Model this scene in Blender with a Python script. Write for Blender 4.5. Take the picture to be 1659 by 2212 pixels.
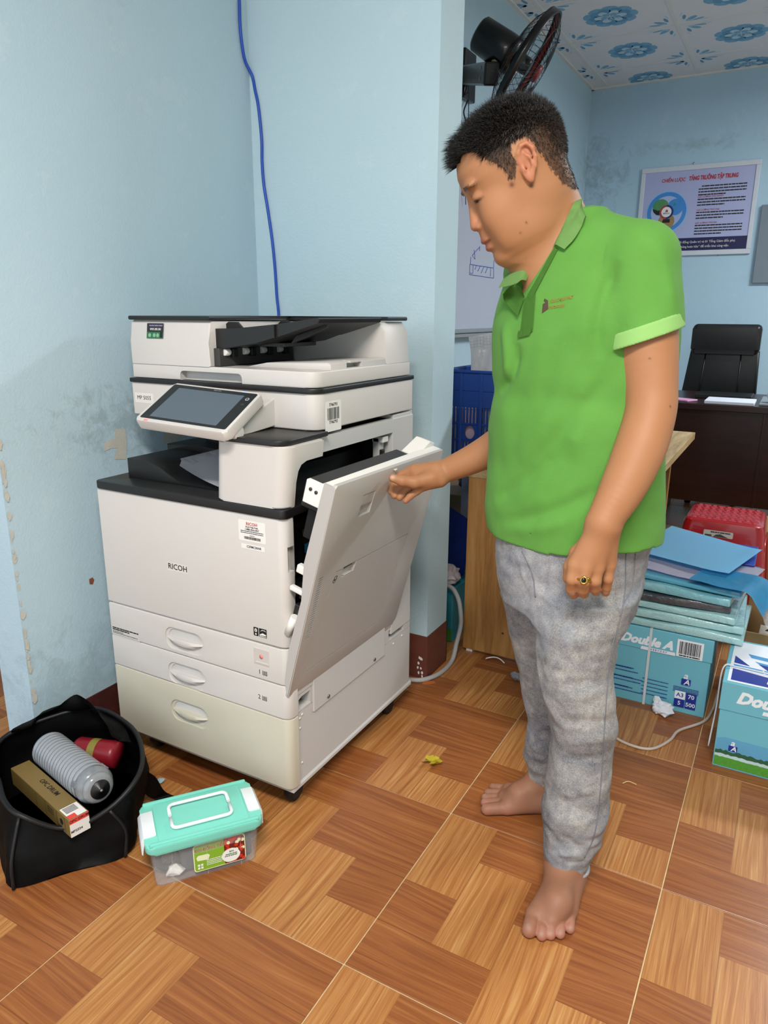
import bpy, bmesh, math, random
import numpy as np
from mathutils import Vector, Matrix, Euler
from mathutils.bvhtree import BVHTree

for o in list(bpy.data.objects): bpy.data.objects.remove(o, do_unlink=True)
scene = bpy.context.scene
C = scene.collection
R = math.radians
PI = math.pi

# ------------------------------------------------------------------ camera
F_PX, CAM_H, PITCH, ROLL, YAW = 1562.2, 1.2221, 0.2679, 0.0054, R(29.2)
CXP, CYP = 829.5, 1106.0
cam_d = bpy.data.cameras.new('camera')
cam_d.sensor_fit = 'HORIZONTAL'; cam_d.sensor_width = 36.0
cam_d.lens = F_PX / 1659 * 36.0
cam_d.clip_start = 0.02
cam = bpy.data.objects.new('camera', cam_d); C.objects.link(cam)
cam.matrix_world = (Matrix.Translation((0, 0, CAM_H)) @ Matrix.Rotation(YAW, 4, 'Z')
                    @ Matrix.Rotation(PI/2 - PITCH, 4, 'X') @ Matrix.Rotation(ROLL, 4, 'Z'))
scene.camera = cam
# horizontal axes of the view: rt points right, bk points away
RT = np.array([math.cos(YAW), math.sin(YAW), 0.0]); BK = np.array([-math.sin(YAW), math.cos(YAW), 0.0])
def ray(px, py):
    c, s = math.cos(ROLL), math.sin(ROLL); u, v = px - CXP, py - CYP
    u, v = c*u + s*v, -s*u + c*v
    cp, sp = math.cos(PITCH), math.sin(PITCH)
    return (RT*u + BK*(F_PX*cp - v*sp) + np.array([0, 0, 1.0])*(-F_PX*sp - v*cp)) / F_PX
def at(px, py, **k):
    """world point on the sight line of photo pixel px,py at x=, y=, z= or horizontal distance d="""
    d = ray(px, py); O = np.array([0, 0, CAM_H]); (a, c), = k.items()
    t = c/(d @ BK) if a == 'd' else (c - O['xyz'.index(a)])/d['xyz'.index(a)]
    return O + d*t

# ------------------------------------------------------------------ world, lamps, exposure
w = bpy.data.worlds.new('world'); scene.world = w; w.use_nodes = True
wb = w.node_tree.nodes['Background']; wb.inputs[0].default_value = (0.80, 0.90, 1.0, 1); wb.inputs[1].default_value = 0.85
def area_lamp(name, loc, rot, sx, sy, power, col):
    l = bpy.data.lights.new(name, 'AREA'); l.shape = 'RECTANGLE'; l.size = sx; l.size_y = sy; l.energy = power; l.color = col
    o = bpy.data.objects.new(name, l); C.objects.link(o); o.location = loc; o.rotation_euler = rot
    return o
area_lamp('ceiling_tube_light_front', (0.25, -0.40, 2.74), (0, 0, 0), 1.2, 0.34, 62, (1.0, 0.95, 0.88))
area_lamp('ceiling_tube_light_rear', (1.2, 4.3, 2.74), (0, 0, 0), 1.2, 0.34, 52, (0.92, 0.97, 1.0))
scene.view_settings.view_transform = 'Standard'; scene.view_settings.look = 'None'
scene.view_settings.gamma = 1.0; scene.view_settings.use_curve_mapping = False
scene.view_settings.exposure = 0.90

# ------------------------------------------------------------------ materials
def lin(h):
    h = h.lstrip('#'); v = [int(h[i:i+2], 16)/255 for i in (0, 2, 4)]
    return tuple(((c/12.92) if c <= .04045 else ((c+.055)/1.055)**2.4) for c in v) + (1.0,)
class NT:
    def __init__(s, m): s.t = m.node_tree; s.n = s.t.nodes; s.l = s.t.links
    def new(s, typ, **kw):
        n = s.n.new(typ)
        for k, v in kw.items():
            if hasattr(n, k): setattr(n, k, v)
            else: n.inputs[k].default_value = v
        return n
    def link(s, a, b): s.l.new(a, b)
    def math(s, op, a, b=None, c=None, clamp=False):
        n = s.n.new('ShaderNodeMath'); n.operation = op; n.use_clamp = clamp
        for i, x in enumerate((a, b, c)):
            if x is None: continue
            if isinstance(x, (int, float)): n.inputs[i].default_value = x
            else: s.l.new(x, n.inputs[i])
        return n.outputs[0]
    def noise(s, scale, vec=None, detail=3.0, rough=.5, dist=0.0):
        n = s.n.new('ShaderNodeTexNoise'); n.inputs['Scale'].default_value = scale; n.inputs['Detail'].default_value = detail
        n.inputs['Roughness'].default_value = rough; n.inputs['Distortion'].default_value = dist
        if vec is not None: s.l.new(vec, n.inputs['Vector'])
        return n.outputs['Fac']
    def ramp(s, fac, stops, interp='LINEAR'):
        n = s.n.new('ShaderNodeValToRGB'); n.color_ramp.interpolation = interp
        e = n.color_ramp.elements
        while len(e) < len(stops): e.new(0.5)
        for i, (p, c) in enumerate(stops): e[i].position = p; e[i].color = c
        s.l.new(fac, n.inputs[0]); return n.outputs[0]
    def mix(s, fac, a, b, typ='MIX'):
        n = s.n.new('ShaderNodeMix'); n.data_type = 'RGBA'; n.blend_type = typ
        for x, i in ((fac, 0), (a, 6), (b, 7)):
            if isinstance(x, (int, float)): n.inputs[i].default_value = x
            elif isinstance(x, tuple): n.inputs[i].default_value = x
            else: s.l.new(x, n.inputs[i])
        return n.outputs[2]
    def bump(s, h, strength, dist=.002):
        n = s.n.new('ShaderNodeBump'); n.inputs['Strength'].default_value = strength; n.inputs['Distance'].default_value = dist
        s.l.new(h, n.inputs['Height']); return n.outputs[0]
    def obj(s): return s.n.new('ShaderNodeTexCoord').outputs['Object']
    def pos(s): return s.n.new('ShaderNodeNewGeometry').outputs['Position']
    @property
    def p(s): return s.n['Principled BSDF']
def newmat(name):
    m = bpy.data.materials.new(name); m.use_nodes = True; return m, NT(m)
MATS = {}
def mat(name, hexcol, rough=.5, var=.06, vscale=18, bump=0, bscale=300, metal=0, spec=.5, trans=0, alpha=1, coat=0, emit=0, ior=1.45, sss=0, bdist=.001):
    if name in MATS: return MATS[name]
    m, t = newmat(name); p = t.p; c = lin(hexcol)
    dark = tuple(x*(1-var) for x in c[:3]) + (1,); lite = tuple(min(1, x*(1+var)) for x in c[:3]) + (1,)
    vec = t.obj()
    t.link(t.mix(t.noise(vscale, vec), dark, lite), p.inputs['Base Color'])
    p.inputs['Roughness'].default_value = rough; p.inputs['Metallic'].default_value = metal
    p.inputs['Specular IOR Level'].default_value = spec; p.inputs['Transmission Weight'].default_value = trans
    p.inputs['Alpha'].default_value = alpha; p.inputs['Coat Weight'].default_value = coat; p.inputs['IOR'].default_value = ior
    if sss: p.inputs['Subsurface Weight'].default_value = sss; p.inputs['Subsurface Radius'].default_value = (1, .35, .2); p.inputs['Subsurface Scale'].default_value = .006
    if emit: p.inputs['Emission Color'].default_value = c; p.inputs['Emission Strength'].default_value = emit
    if bump: t.link(t.bump(t.noise(bscale, vec, 2 if bdist < .002 else 4, .6, 0 if bdist < .002 else 1.2), bump, bdist), p.inputs['Normal'])
    MATS[name] = m; return m

# ------------------------------------------------------------------ mesh helpers
def tag(o, label, cat, group=None):
    o['label'] = label; o['category'] = cat
    if group: o['group'] = group
    return o
def struct(o): o['kind'] = 'structure'; return o
def empty(name, loc=(0, 0, 0), rz=0.0):
    o = bpy.data.objects.new(name, None); C.objects.link(o); o.location = loc; o.rotation_euler = (0, 0, rz)
    o.empty_display_size = .05; return o
def obj(name, bm, m, parent=None, loc=None, rot=None, smooth=None):
    """link a bmesh (or Mesh) as one mesh object"""
    if isinstance(bm, bmesh.types.BMesh):
        me = bpy.data.meshes.new(name); bmesh.ops.recalc_face_normals(bm, faces=bm.faces) ; bm.to_mesh(me); bm.free()
    else: me = bm
    for x in (m if isinstance(m, (list, tuple)) else [m]):
        if x is not None and len(me.materials) < 16 and not (len(me.materials) and x.name in me.materials): me.materials.append(x)
    if smooth is not None:
        me.polygons.foreach_set('use_smooth', [True]*len(me.polygons))
        if smooth < 180: me.set_sharp_from_angle(angle=R(smooth))
    o = bpy.data.objects.new(name, me); C.objects.link(o)
    if parent is not None: o.parent = parent
    if loc is not None: o.location = loc
    if rot is not None: o.rotation_euler = rot
    return o
def BM(): return bmesh.new()
def box(bm, x0, x1, y0, y1, z0, z1, bev=0, seg=2, mi=0):
    g = bmesh.ops.create_cube(bm, size=1)
    vs = g['verts']
    for v in vs: v.co = Vector((x0 + (v.co.x+.5)*(x1-x0), y0 + (v.co.y+.5)*(y1-y0), z0 + (v.co.z+.5)*(z1-z0)))
    fs = list({f for v in vs for f in v.link_faces})
    for f in fs: f.material_index = mi
    if bev > 0:
        es = list({e for v in vs for e in v.link_edges})
        r = bmesh.ops.bevel(bm, geom=es, offset=bev, segments=seg, profile=.5, affect='EDGES')
        for f in r['faces']: f.material_index = mi
    return vs
def prism(bm, pts, axis, a, b, mi=0, bev=0, seg=2):
    """polygon pts (2D) pulled along an axis: 'x' pts=(y,z), 'y' pts=(x,z), 'z' pts=(x,y)"""
    def P(u, v, w): return {'x': (w, u, v), 'y': (u, w, v), 'z': (u, v, w)}[axis]
    A = [bm.verts.new(P(u, v, a)) for u, v in pts]; B = [bm.verts.new(P(u, v, b)) for u, v in pts]
    fs = [bm.faces.new(A), bm.faces.new(B[::-1])]
    n = len(pts)
    for i in range(n): fs.append(bm.faces.new((A[i], B[i], B[(i+1) % n], A[(i+1) % n])))
    for f in fs: f.material_index = mi
    if bev:
        es = list({e for f in fs[:2] for e in f.edges})
        bmesh.ops.bevel(bm, geom=es, offset=bev, segments=seg, profile=.5, affect='EDGES')
    return fs
def rrect(x0, x1, y0, y1, r, n=5, corners=(1, 1, 1, 1)):
    """rounded rectangle outline, corners = (lower left, lower right, upper right, upper left)"""
    out = []
    for (cx, cy, a0, on, qx, qy) in ((x0+r, y0+r, 180, corners[0], x0, y0), (x1-r, y0+r, 270, corners[1], x1, y0), (x1-r, y1-r, 0, corners[2], x1, y1), (x0+r, y1-r, 90, corners[3], x0, y1)):
        if not on: out.append((qx, qy)); continue
        for k in range(n+1):
            a = R(a0 + 90*k/n); out.append((cx + r*math.cos(a), cy + r*math.sin(a)))
    return out
def frames(pts, closed=False):
    pts = [Vector(p) for p in pts]; n = len(pts); T = []
    for i in range(n):
        a = pts[(i-1) % n] if (closed or i) else pts[0]; b = pts[(i+1) % n] if (closed or i < n-1) else pts[-1]
        d = (b-a); T.append(d.normalized() if d.length > 1e-9 else Vector((0, 0, 1)))
    u = T[0].orthogonal().normalized(); out = []
    for i in range(n):
        u = (u - T[i]*u.dot(T[i])); u = u.normalized() if u.length > 1e-6 else T[i].orthogonal().normalized()
        out.append((pts[i], u.copy(), T[i].cross(u)))
    return out
def tube(bm, pts, r, seg=8, closed=False, mi=0, sx=1.0, smooth=True):
    fr = frames(pts, closed); rs = r if isinstance(r, (list, tuple)) else [r]*len(fr); rings = []
    for (p, u, v), q in zip(fr, rs):
        rings.append([bm.verts.new(p + u*(q*sx*math.cos(2*PI*k/seg)) + v*(q*math.sin(2*PI*k/seg))) for k in range(seg)])
    m = len(rings)
    for i in range(m if closed else m-1):
        A, B = rings[i], rings[(i+1) % m]
        for k in range(seg):
            f = bm.faces.new((A[k], A[(k+1) % seg], B[(k+1) % seg], B[k])); f.material_index = mi; f.smooth = smooth
    if not closed:
        for rg, rev in ((rings[0], True), (rings[-1], False)):
            f = bm.faces.new(rg[::-1] if rev else rg); f.material_index = mi
def spline(pts, n=8, closed=False):
    P = [Vector(p) for p in pts]; m = len(P); out = []
    for i in range(m if closed else m-1):
        p0 = P[(i-1) % m] if (closed or i) else P[0]*2-P[1]; p1 = P[i]; p2 = P[(i+1) % m]
        p3 = P[(i+2) % m] if (closed or i+2 < m) else P[-1]*2-P[-2]
        for k in range(n):
            t = k/n
            out.append(.5*((2*p1) + (p2-p0)*t + (2*p0-5*p1+4*p2-p3)*t*t + (3*p1-p0-3*p2+p3)*t**3))
    if not closed: out.append(P[-1])
    return out
def lathe(bm, prof, seg=24, M=Matrix(), mi=0, smooth=True, caps=True):
    rings = []
    for r, z in prof:
        rings.append([bm.verts.new(M @ Vector((r*math.cos(2*PI*k/seg), r*math.sin(2*PI*k/seg), z))) for k in range(seg)] if r > 1e-6 else [bm.verts.new(M @ Vector((0, 0, z)))])
    for A, B in zip(rings, rings[1:]):
        for k in range(seg):
            a = (A[k % len(A)], A[(k+1) % len(A)]); b = (B[k % len(B)], B[(k+1) % len(B)])
            vs = [a[0]] + ([a[1]] if len(A) > 1 else []) + ([b[1]] if len(B) > 1 else []) + [b[0]]
            if len(vs) > 2: f = bm.faces.new(vs); f.material_index = mi; f.smooth = smooth
    for rg in ((rings[0], rings[-1]) if caps else ()):
        if len(rg) > 1:
            try: bm.faces.new(rg).material_index = mi
            except ValueError: pass
def align(p, xdir, ydir):
    x = Vector(xdir).normalized(); z = x.cross(Vector(ydir)).normalized(); y = z.cross(x)
    M = Matrix((x, y, z)).transposed().to_4x4(); M.translation = Vector(p); return M
def text_bm(s, size, bold=0.0, shear=0.0, depth=.0003, ax='CENTER', ay='CENTER', width=None, spacing=1.0):
    c = bpy.data.curves.new('t', 'FONT'); c.body = s; c.size = size; c.align_x = ax; c.align_y = ay; c.extrude = depth/2; c.offset = bold*size; c.shear = shear; c.resolution_u = 2
    c.space_character = spacing
    o = bpy.data.objects.new('t', c); C.objects.link(o)
    dg = bpy.context.evaluated_depsgraph_get(); me = bpy.data.meshes.new_from_object(o.evaluated_get(dg))
    bpy.data.objects.remove(o); bpy.data.curves.remove(c)
    bm = BM(); bm.from_mesh(me); bpy.data.meshes.remove(me)
    if width:
        xs = [v.co.x for v in bm.verts]
        if xs:
            k = width/(max(xs)-min(xs))
            for v in bm.verts: v.co.x *= k
    return bm
def lettering(s, size, M, m, parent, name='lettering', **kw):
    """flat print: M places the text (x along the line, y up, z out of the surface)"""
    bm = text_bm(s, size, **kw); bm.transform(M @ Matrix.Translation((0, 0, .0002)))
    return obj(name, bm, m, parent)
def greek(bm, M, x0, x1, y, h, rng, gap=.35, mi=0):
    """one line of print too small to read: a row of small bars"""
    x = x0
    while x < x1:
        wd = h*rng.uniform(1.2, 4.5); e = min(x+wd, x1)
        vs = [bm.verts.new(M @ Vector(p)) for p in ((x, y, .0003), (e, y, .0003), (e, y+h, .0003), (x, y+h, .0003))]
        bm.faces.new(vs).material_index = mi; x = e + h*gap*rng.uniform(.7, 1.6)
def patch(bm, M, pts, mi=0, z=.0004):
    vs = [bm.verts.new(M @ Vector((x, y, z))) for x, y in pts]; f = bm.faces.new(vs); f.material_index = mi; return f
def cut(o, cutters, op='DIFFERENCE'):
    """apply boolean cutters (bmeshes in o's local space)"""
    tmp = []
    for cb in cutters:
        me = bpy.data.meshes.new('c'); bmesh.ops.recalc_face_normals(cb, faces=cb.faces); cb.to_mesh(me); cb.free(); k = bpy.data.objects.new('c', me); C.objects.link(k)
        k.matrix_world = Matrix(); tmp.append(k)
    par = o.parent; o.parent = None; keep = o.matrix_basis.copy(); o.matrix_basis = Matrix()
    for k in tmp:
        md = o.modifiers.new('b', 'BOOLEAN'); md.object = k; md.operation = op; md.solver = 'EXACT'
    bpy.context.view_layer.update()
    dg = bpy.context.evaluated_depsgraph_get(); me = bpy.data.meshes.new_from_object(o.evaluated_get(dg))
    o.modifiers.clear(); old = o.data; o.data = me; bpy.data.meshes.remove(old)
    for k in tmp: bpy.data.objects.remove(k, do_unlink=True)
    o.parent = par; o.matrix_basis = keep
    return o
def shade(o, ang=35):
    me = o.data; me.polygons.foreach_set('use_smooth', [True]*len(me.polygons)); me.set_sharp_from_angle(angle=R(ang)); return o
def copy_tree(o, parent=None):
    c = o.copy(); C.objects.link(c); c.parent = parent
    for ch in o.children: copy_tree(ch, c)
    return c
rng = random.Random(7)
# ================================================================== the room
X_L, Y_B, Y_F, Z_C = -1.645, 2.049, 6.16, 2.88
P_X, P_Y2 = -0.975, 2.206            # end and rear face of the stub wall
def wall_mat(name, base, dark, stains=()):
    m, t = newmat(name); p = t.p; pos = t.pos()
    n1 = t.noise(1.6, pos, 4, .6); n2 = t.noise(9, pos, 5, .65)
    col = t.mix(t.math('MULTIPLY', n1, .9), lin(base), lin(dark))
    col = t.mix(t.math('MULTIPLY', t.math('GREATER_THAN', n2, .62), .10), col, lin('#d8e6ea'))
    for (c, rad, hexc, sc, thr, amt) in stains:       # mould and grime with their own ragged shapes
        d = t.new('ShaderNodeVectorMath', operation='SUBTRACT'); t.link(pos, d.inputs[0]); d.inputs[1].default_value = c
        e = t.new('ShaderNodeVectorMath', operation='DIVIDE'); t.link(d.outputs[0], e.inputs[0]); e.inputs[1].default_value = rad
        l = t.new('ShaderNodeVectorMath', operation='LENGTH'); t.link(e.outputs[0], l.inputs[0])
        fall = t.math('SUBTRACT', 1.0, l.outputs['Value'], clamp=True)
        k = t.math('MULTIPLY', t.math('SUBTRACT', t.math('ADD', t.noise(sc, pos, 6, .75, .6), t.math('MULTIPLY', fall, .35)), thr), 5.0, clamp=True)
        k = t.math('MULTIPLY', t.math('MULTIPLY', k, t.math('MULTIPLY', fall, 2.2, clamp=True)), amt)
        col = t.mix(k, col, lin(hexc))
    t.link(col, p.inputs['Base Color']); p.inputs['Roughness'].default_value = .62; p.inputs['Specular IOR Level'].default_value = .35
    h = t.math('ADD', t.math('MULTIPLY', t.noise(150, pos, 3, .6), .55), t.math('MULTIPLY', t.noise(28, pos, 3, .5), .45))
    h = t.math('ADD', h, t.math('MULTIPLY', t.noise(5, pos, 2), .7))
    t.link(t.bump(h, .36, .0042), p.inputs['Normal'])
    return m
M_wallL = wall_mat('blue_wall_paint', '#bbd3de', '#adc8d6', [((X_L, 1.45, .93), (.3, .5, .22), '#6d777b', 22, .68, .35), ((X_L, 1.2, .2), (.3, .5, .35), '#7d8b92', 14, .66, .3),
            ((X_L, 1.75, .98), (.3, .35, .25), '#5f6a6c', 30, .68, .35), ((X_L, 6.16, 2.3), (.55, .5, .4), '#5f6b66', 12, .70, .35), ((X_L, 1.3, 2.2), (.3, .6, .4), '#7f9199', 9, .66, .3)])
M_wallB = wall_mat('blue_wall_paint_back', '#c2d9e1', '#b5d0db')
M_wallF = wall_mat('blue_wall_paint_rear', '#b2cedd', '#a5c4d8', [((-1.55, Y_F, 2.28), (.5, .5, .5), '#5a665f', 13, .69, .35), ((-.9, Y_F, 2.42), (.75, .4, .10), '#66706c', 10, .68, .3)])
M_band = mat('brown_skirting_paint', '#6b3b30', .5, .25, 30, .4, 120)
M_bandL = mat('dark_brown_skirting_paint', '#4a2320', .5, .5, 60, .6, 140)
def wallbox(name, x0, x1, y0, y1, z0, z1, m):
    bm = BM(); box(bm, x0, x1, y0, y1, z0, z1); return struct(obj(name, bm, m))
wl = wallbox('wall_left', X_L-.12, X_L, 1.04, Y_F+.12, -.002, Z_C, M_wallL)
wallbox('wall_side', -3.52, -3.4, -1.8, 3.2, -.002, Z_C, M_wallB); wallbox('wall_recess', -3.4, X_L-.12, 3.2, 3.32, -.002, Z_C, M_wallB)
wb_ = wallbox('wall_back', X_L, P_X, Y_B, P_Y2, -.002, Z_C, M_wallB)
wr = wallbox('wall_rear', X_L, 3.2, Y_F, Y_F+.12, -.002, Z_C, M_wallF)
wallbox('wall_front_blocker', .9, 3.32, -1.92, -1.8, -.002, Z_C, M_wallB)  # unseen wall added behind the camera to cut light from the right
wallbox('wall_right', 3.2, 3.32, -1.8, Y_F+.12, -.002, Z_C, M_wallB)
# painted skirting bands, a little proud of the plaster
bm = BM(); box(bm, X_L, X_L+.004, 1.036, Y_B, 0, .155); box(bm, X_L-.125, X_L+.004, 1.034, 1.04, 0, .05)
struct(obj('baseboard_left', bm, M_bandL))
bm = BM(); box(bm, X_L, P_X+.003, Y_B-.003, Y_B, 0, .16); box(bm, P_X, P_X+.003, Y_B, P_Y2+.003, 0, .16); box(bm, X_L, P_X+.003, P_Y2, P_Y2+.003, 0, .16)
struct(obj('baseboard_back', bm, M_band))
bm = BM(); box(bm, X_L, 3.2, Y_F-.004, Y_F, 0, .16); struct(obj('baseboard_rear', bm, M_band))
# paint chips: bare plaster and brick showing through
M_plaster = mat('bare_plaster', '#c3c1b6', .85, .12, 40, .5, 200); M_chip = mat('bare_brick', '#8a4f36', .9, .3, 60)
def blob(cx, cy, rx, ry, n, jit, rg): return [(cx + rx*math.cos(2*PI*k/n)*(1+rg.uniform(-jit, jit)), cy + ry*math.sin(2*PI*k/n)*(1+rg.uniform(-jit, jit))) for k in range(n)]
ML = Matrix(((0, 0, 1, X_L), (1, 0, 0, 0), (0, 1, 0, 0), (0, 0, 0, 1)))   # wall plane: x->world y, y->world z, z->out
def wall_px(pts): return [tuple(at(a, b, x=X_L)[1:]) for a, b in pts]
bm = BM()
patch(bm, ML, wall_px([(248, 926), (270, 926), (273, 958), (272, 992), (246, 992), (247, 982), (254, 968), (240, 968), (224, 976), (223, 958), (236, 950), (247, 948)]), z=.001)
patch(bm, ML, wall_px([(355, 935), (390, 925), (400, 930), (385, 950), (362, 962), (352, 950)]), z=.001)
for k in range(60):                                      # ragged white edge where the wall corner has lost its paint
    z = rng.uniform(.12, 1.02); r = rng.uniform(.003, .009)
    patch(bm, ML, blob(1.042 + r*.6, z, r*rng.uniform(.5, .9), r*1.6, 7, .3, rng), z=.001+k*.00005)
obj('bare_plaster_patch', bm, M_plaster, wl)
bm = BM(); patch(bm, ML, wall_px([(192, 1251), (199, 1247), (203, 1252), (200, 1262), (193, 1262)]), z=.0012); obj('paint_chip', bm, M_chip, wl)
bm = BM()
for k in range(9): patch(bm, align((P_X-.02, Y_B, 0), (1, 0, 0), (0, 0, 1)), blob(rng.uniform(-.01, .01), .01+k*.008*rng.uniform(.6, 1.5), .004, .006, 6, .3, rng), z=.004+k*.0001)
obj('plaster_spot', bm, mat('white_plaster_spots', '#e4ded8', .8), wb_)

# ---- floor: square ceramic tiles printed with parquet
S_T = .5084; A_X, A_Y = -.613, 1.455
def floor_mat():
    m, t = newmat('parquet_print_tile'); p = t.p; o = t.obj()
    sx = t.new('ShaderNodeSeparateXYZ'); t.link(o, sx.inputs[0])
    s = t.math('MULTIPLY', t.math('ADD', t.math('DIVIDE', sx.outputs[0], S_T), .5), 4.0); q = t.math('MULTIPLY', t.math('ADD', t.math('DIVIDE', sx.outputs[1], S_T), .5), 4.0)
    fs, fq = t.math('FLOOR', s), t.math('FLOOR', q)
    light = t.math('LESS_THAN', t.math('ABSOLUTE', t.math('SUBTRACT', t.math('ADD', fs, fq), 2.5)), .75)
    def lerp(a, b): return t.math('ADD', t.math('MULTIPLY', a, t.math('SUBTRACT', 1.0, light)), t.math('MULTIPLY', b, light))
    across = lerp(q, s); along = lerp(s, q); pid = lerp(t.math('ADD', fq, 11.3), fs)
    v = t.new('ShaderNodeCombineXYZ'); t.link(across, v.inputs[0]); t.link(t.math('MULTIPLY', along, .16), v.inputs[1]); t.link(t.math('MULTIPLY', pid, 3.7), v.inputs[2])
    warp = t.noise(1.1, v.outputs[0], 2, .5)
    v2 = t.new('ShaderNodeCombineXYZ'); t.link(t.math('ADD', across, t.math('MULTIPLY', warp, .55)), v2.inputs[0]); t.link(t.math('MULTIPLY', along, .022), v2.inputs[1]); t.link(t.math('MULTIPLY', pid, 2.1), v2.inputs[2])
    g1 = t.noise(13, v2.outputs[0], 4, .62); g2 = t.noise(46, v2.outputs[0], 2, .5)
    g = t.math('ADD', t.math('MULTIPLY', g1, .66), t.math('MULTIPLY', g2, .34))
    cl = t.ramp(g, [(.33, lin('#8a532b')), (.45, lin('#a46a38')), (.56, lin('#b47e48')), (.70, lin('#ca9e66'))])
    cd = t.ramp(g, [(.33, lin('#784323')), (.48, lin('#8d532b')), (.60, lin('#9b6033')), (.74, lin('#ab7445'))])
    col = t.mix(light, cd, cl)
    fr = t.math('FRACT', across); edge = t.math('LESS_THAN', t.math('MINIMUM', fr, t.math('SUBTRACT', 1.0, fr)), .010)
    fa = t.math('FRACT', along); edge2 = t.math('MULTIPLY', t.math('LESS_THAN', t.math('MINIMUM', fa, t.math('SUBTRACT', 1.0, fa)), .008), 0.0)
    col = t.mix(t.math('MULTIPLY', t.math('MAXIMUM', edge, edge2), .45), col, lin('#5d3313'))
    oi = t.new('ShaderNodeObjectInfo'); col = t.mix(t.math('MULTIPLY', oi.outputs['Random'], .10), col, lin('#8f5a30'))
    t.link(col, p.inputs['Base Color'])
    t.link(t.math('ADD', .24, t.math('MULTIPLY', t.noise(7, o, 3), .16)), p.inputs['Roughness']); p.inputs['Specular IOR Level'].default_value = .45
    emb = t.math('ADD', t.math('MULTIPLY', g2, .5), t.math('MULTIPLY', t.noise(55, o, 2, .5, 1.5), .5))
    t.link(t.bump(emb, .16, .0012), p.inputs['Normal'])
    return m
M_tile = floor_mat(); M_grout = mat('cream_grout', '#cdb489', .8, .35, 25)
bm = BM(); box(bm, -3.4, 3.2, -1.8, Y_F+.05, -.12, -.0022)
floor = struct(obj('floor', bm, M_grout))
g = S_T/2 - .0014
bm = BM(); box(bm, -g, g, -g, g, -.010, 0, .0009, 1); tile_me = bpy.data.meshes.new('floor_tile'); bm.to_mesh(tile_me); bm.free(); tile_me.materials.append(M_tile)
for i in range(-6, 4):
    for j in range(-4, 10):
        o = bpy.data.objects.new('floor_tile', tile_me); C.objects.link(o); o.parent = floor
        o.location = (A_X + (i+.5)*S_T, A_Y + (j+.5)*S_T, 0)

# ---- ceiling: printed square panels in a white grid
M_ceil = mat('ceiling_board', '#dcdce0', .7, .03, 6); M_rail = mat('ceiling_rail_white', '#d9d8d6', .5); M_p1 = mat('ceiling_print_blue', '#79abcb', .7, .15, 40); M_p2 = mat('ceiling_print_pale', '#b9d2e0', .7, .1, 30); M_p3 = mat('ceiling_print_dark', '#6398bd', .7, .1, 30)
bm = BM(); box(bm, -3.52, 3.32, -1.8, Y_F+.12, Z_C+.012, Z_C+.14)
ceiling = struct(obj('ceiling', bm, M_ceil))
PT = .64; CX0 = -.885; CY0 = 5.76
h = PT/2 - .006
bm = BM(); box(bm, -h, h, -h, h, 0, .010, .002, 1); panel_me = bpy.data.meshes.new('ceiling_panel'); bm.to_mesh(panel_me); bm.free(); panel_me.materials.append(M_ceil)
def flower():
    bm = BM(); I = Matrix.Diagonal((1, 1, -1, 1))
    def petal(cx, cy, a, l, wd, mi, z):
        pts = []
        for k in range(10):
            u = 2*PI*k/10; x = l*.5*math.cos(u); y = wd*.5*math.sin(u)*(1+.25*math.cos(u)); pts.append((cx + x*math.cos(a) - y*math.sin(a), cy + x*math.sin(a) + y*math.cos(a)))
        patch(bm, I, pts, mi, z)
    for k in range(9): a = 2*PI*k/9; petal(.105*math.cos(a), .105*math.sin(a), a, .10, .095, 0, .0006)
    for k in range(9): a = 2*PI*(k+.5)/9; petal(.082*math.cos(a), .082*math.sin(a), a, .085, .07, 2, .0008)
    for k in range(6): a = 2*PI*k/6; petal(.055*math.cos(a), .055*math.sin(a), a, .075, .05, 1, .0010)
    for k in range(5): a = 2*PI*(k+.3)/5; petal(.03*math.cos(a), .03*math.sin(a), a, .055, .04, 0, .0012)
    for k in range(6): a = 2*PI*(k+.5)/6; petal(.016*math.cos(a), .016*math.sin(a), a, .03, .008, 1, .0014)
    for sx in (-1, 1):
        for sy in (-1, 1):
            for (x, y, a, l, wd, mi) in ((.235, .245, .8, .09, .035, 0), (.20, .27, .3, .07, .02, 0), (.27, .21, 1.4, .07, .02, 2), (.25, .27, 2.3, .05, .02, 1), (.28, .16, 1.3, .06, .010, 1), (.165, .285, .2, .06, .010, 1)):
                petal(sx*x, sy*y, a if sx*sy > 0 else -a, l, wd, mi, .0006)
    me = bpy.data.meshes.new('flower_print'); bm.to_mesh(me); bm.free()
    for x in (M_p1, M_p2, M_p3): me.materials.append(x)
    return me
fl_me = flower()
for i in range(-2, 7):
    for j in range(-11, 1):
        x, y = CX0 + (i+.5)*PT, CY0 + (j+.5)*PT
        if j == 0 or i == -2: continue
        o = bpy.data.objects.new('ceiling_panel', panel_me); C.objects.link(o); o.parent = ceiling; o.location = (x, y, Z_C-.0)
        f_ = bpy.data.objects.new('flower_print', fl_me); C.objects.link(f_); f_.parent = o
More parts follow.
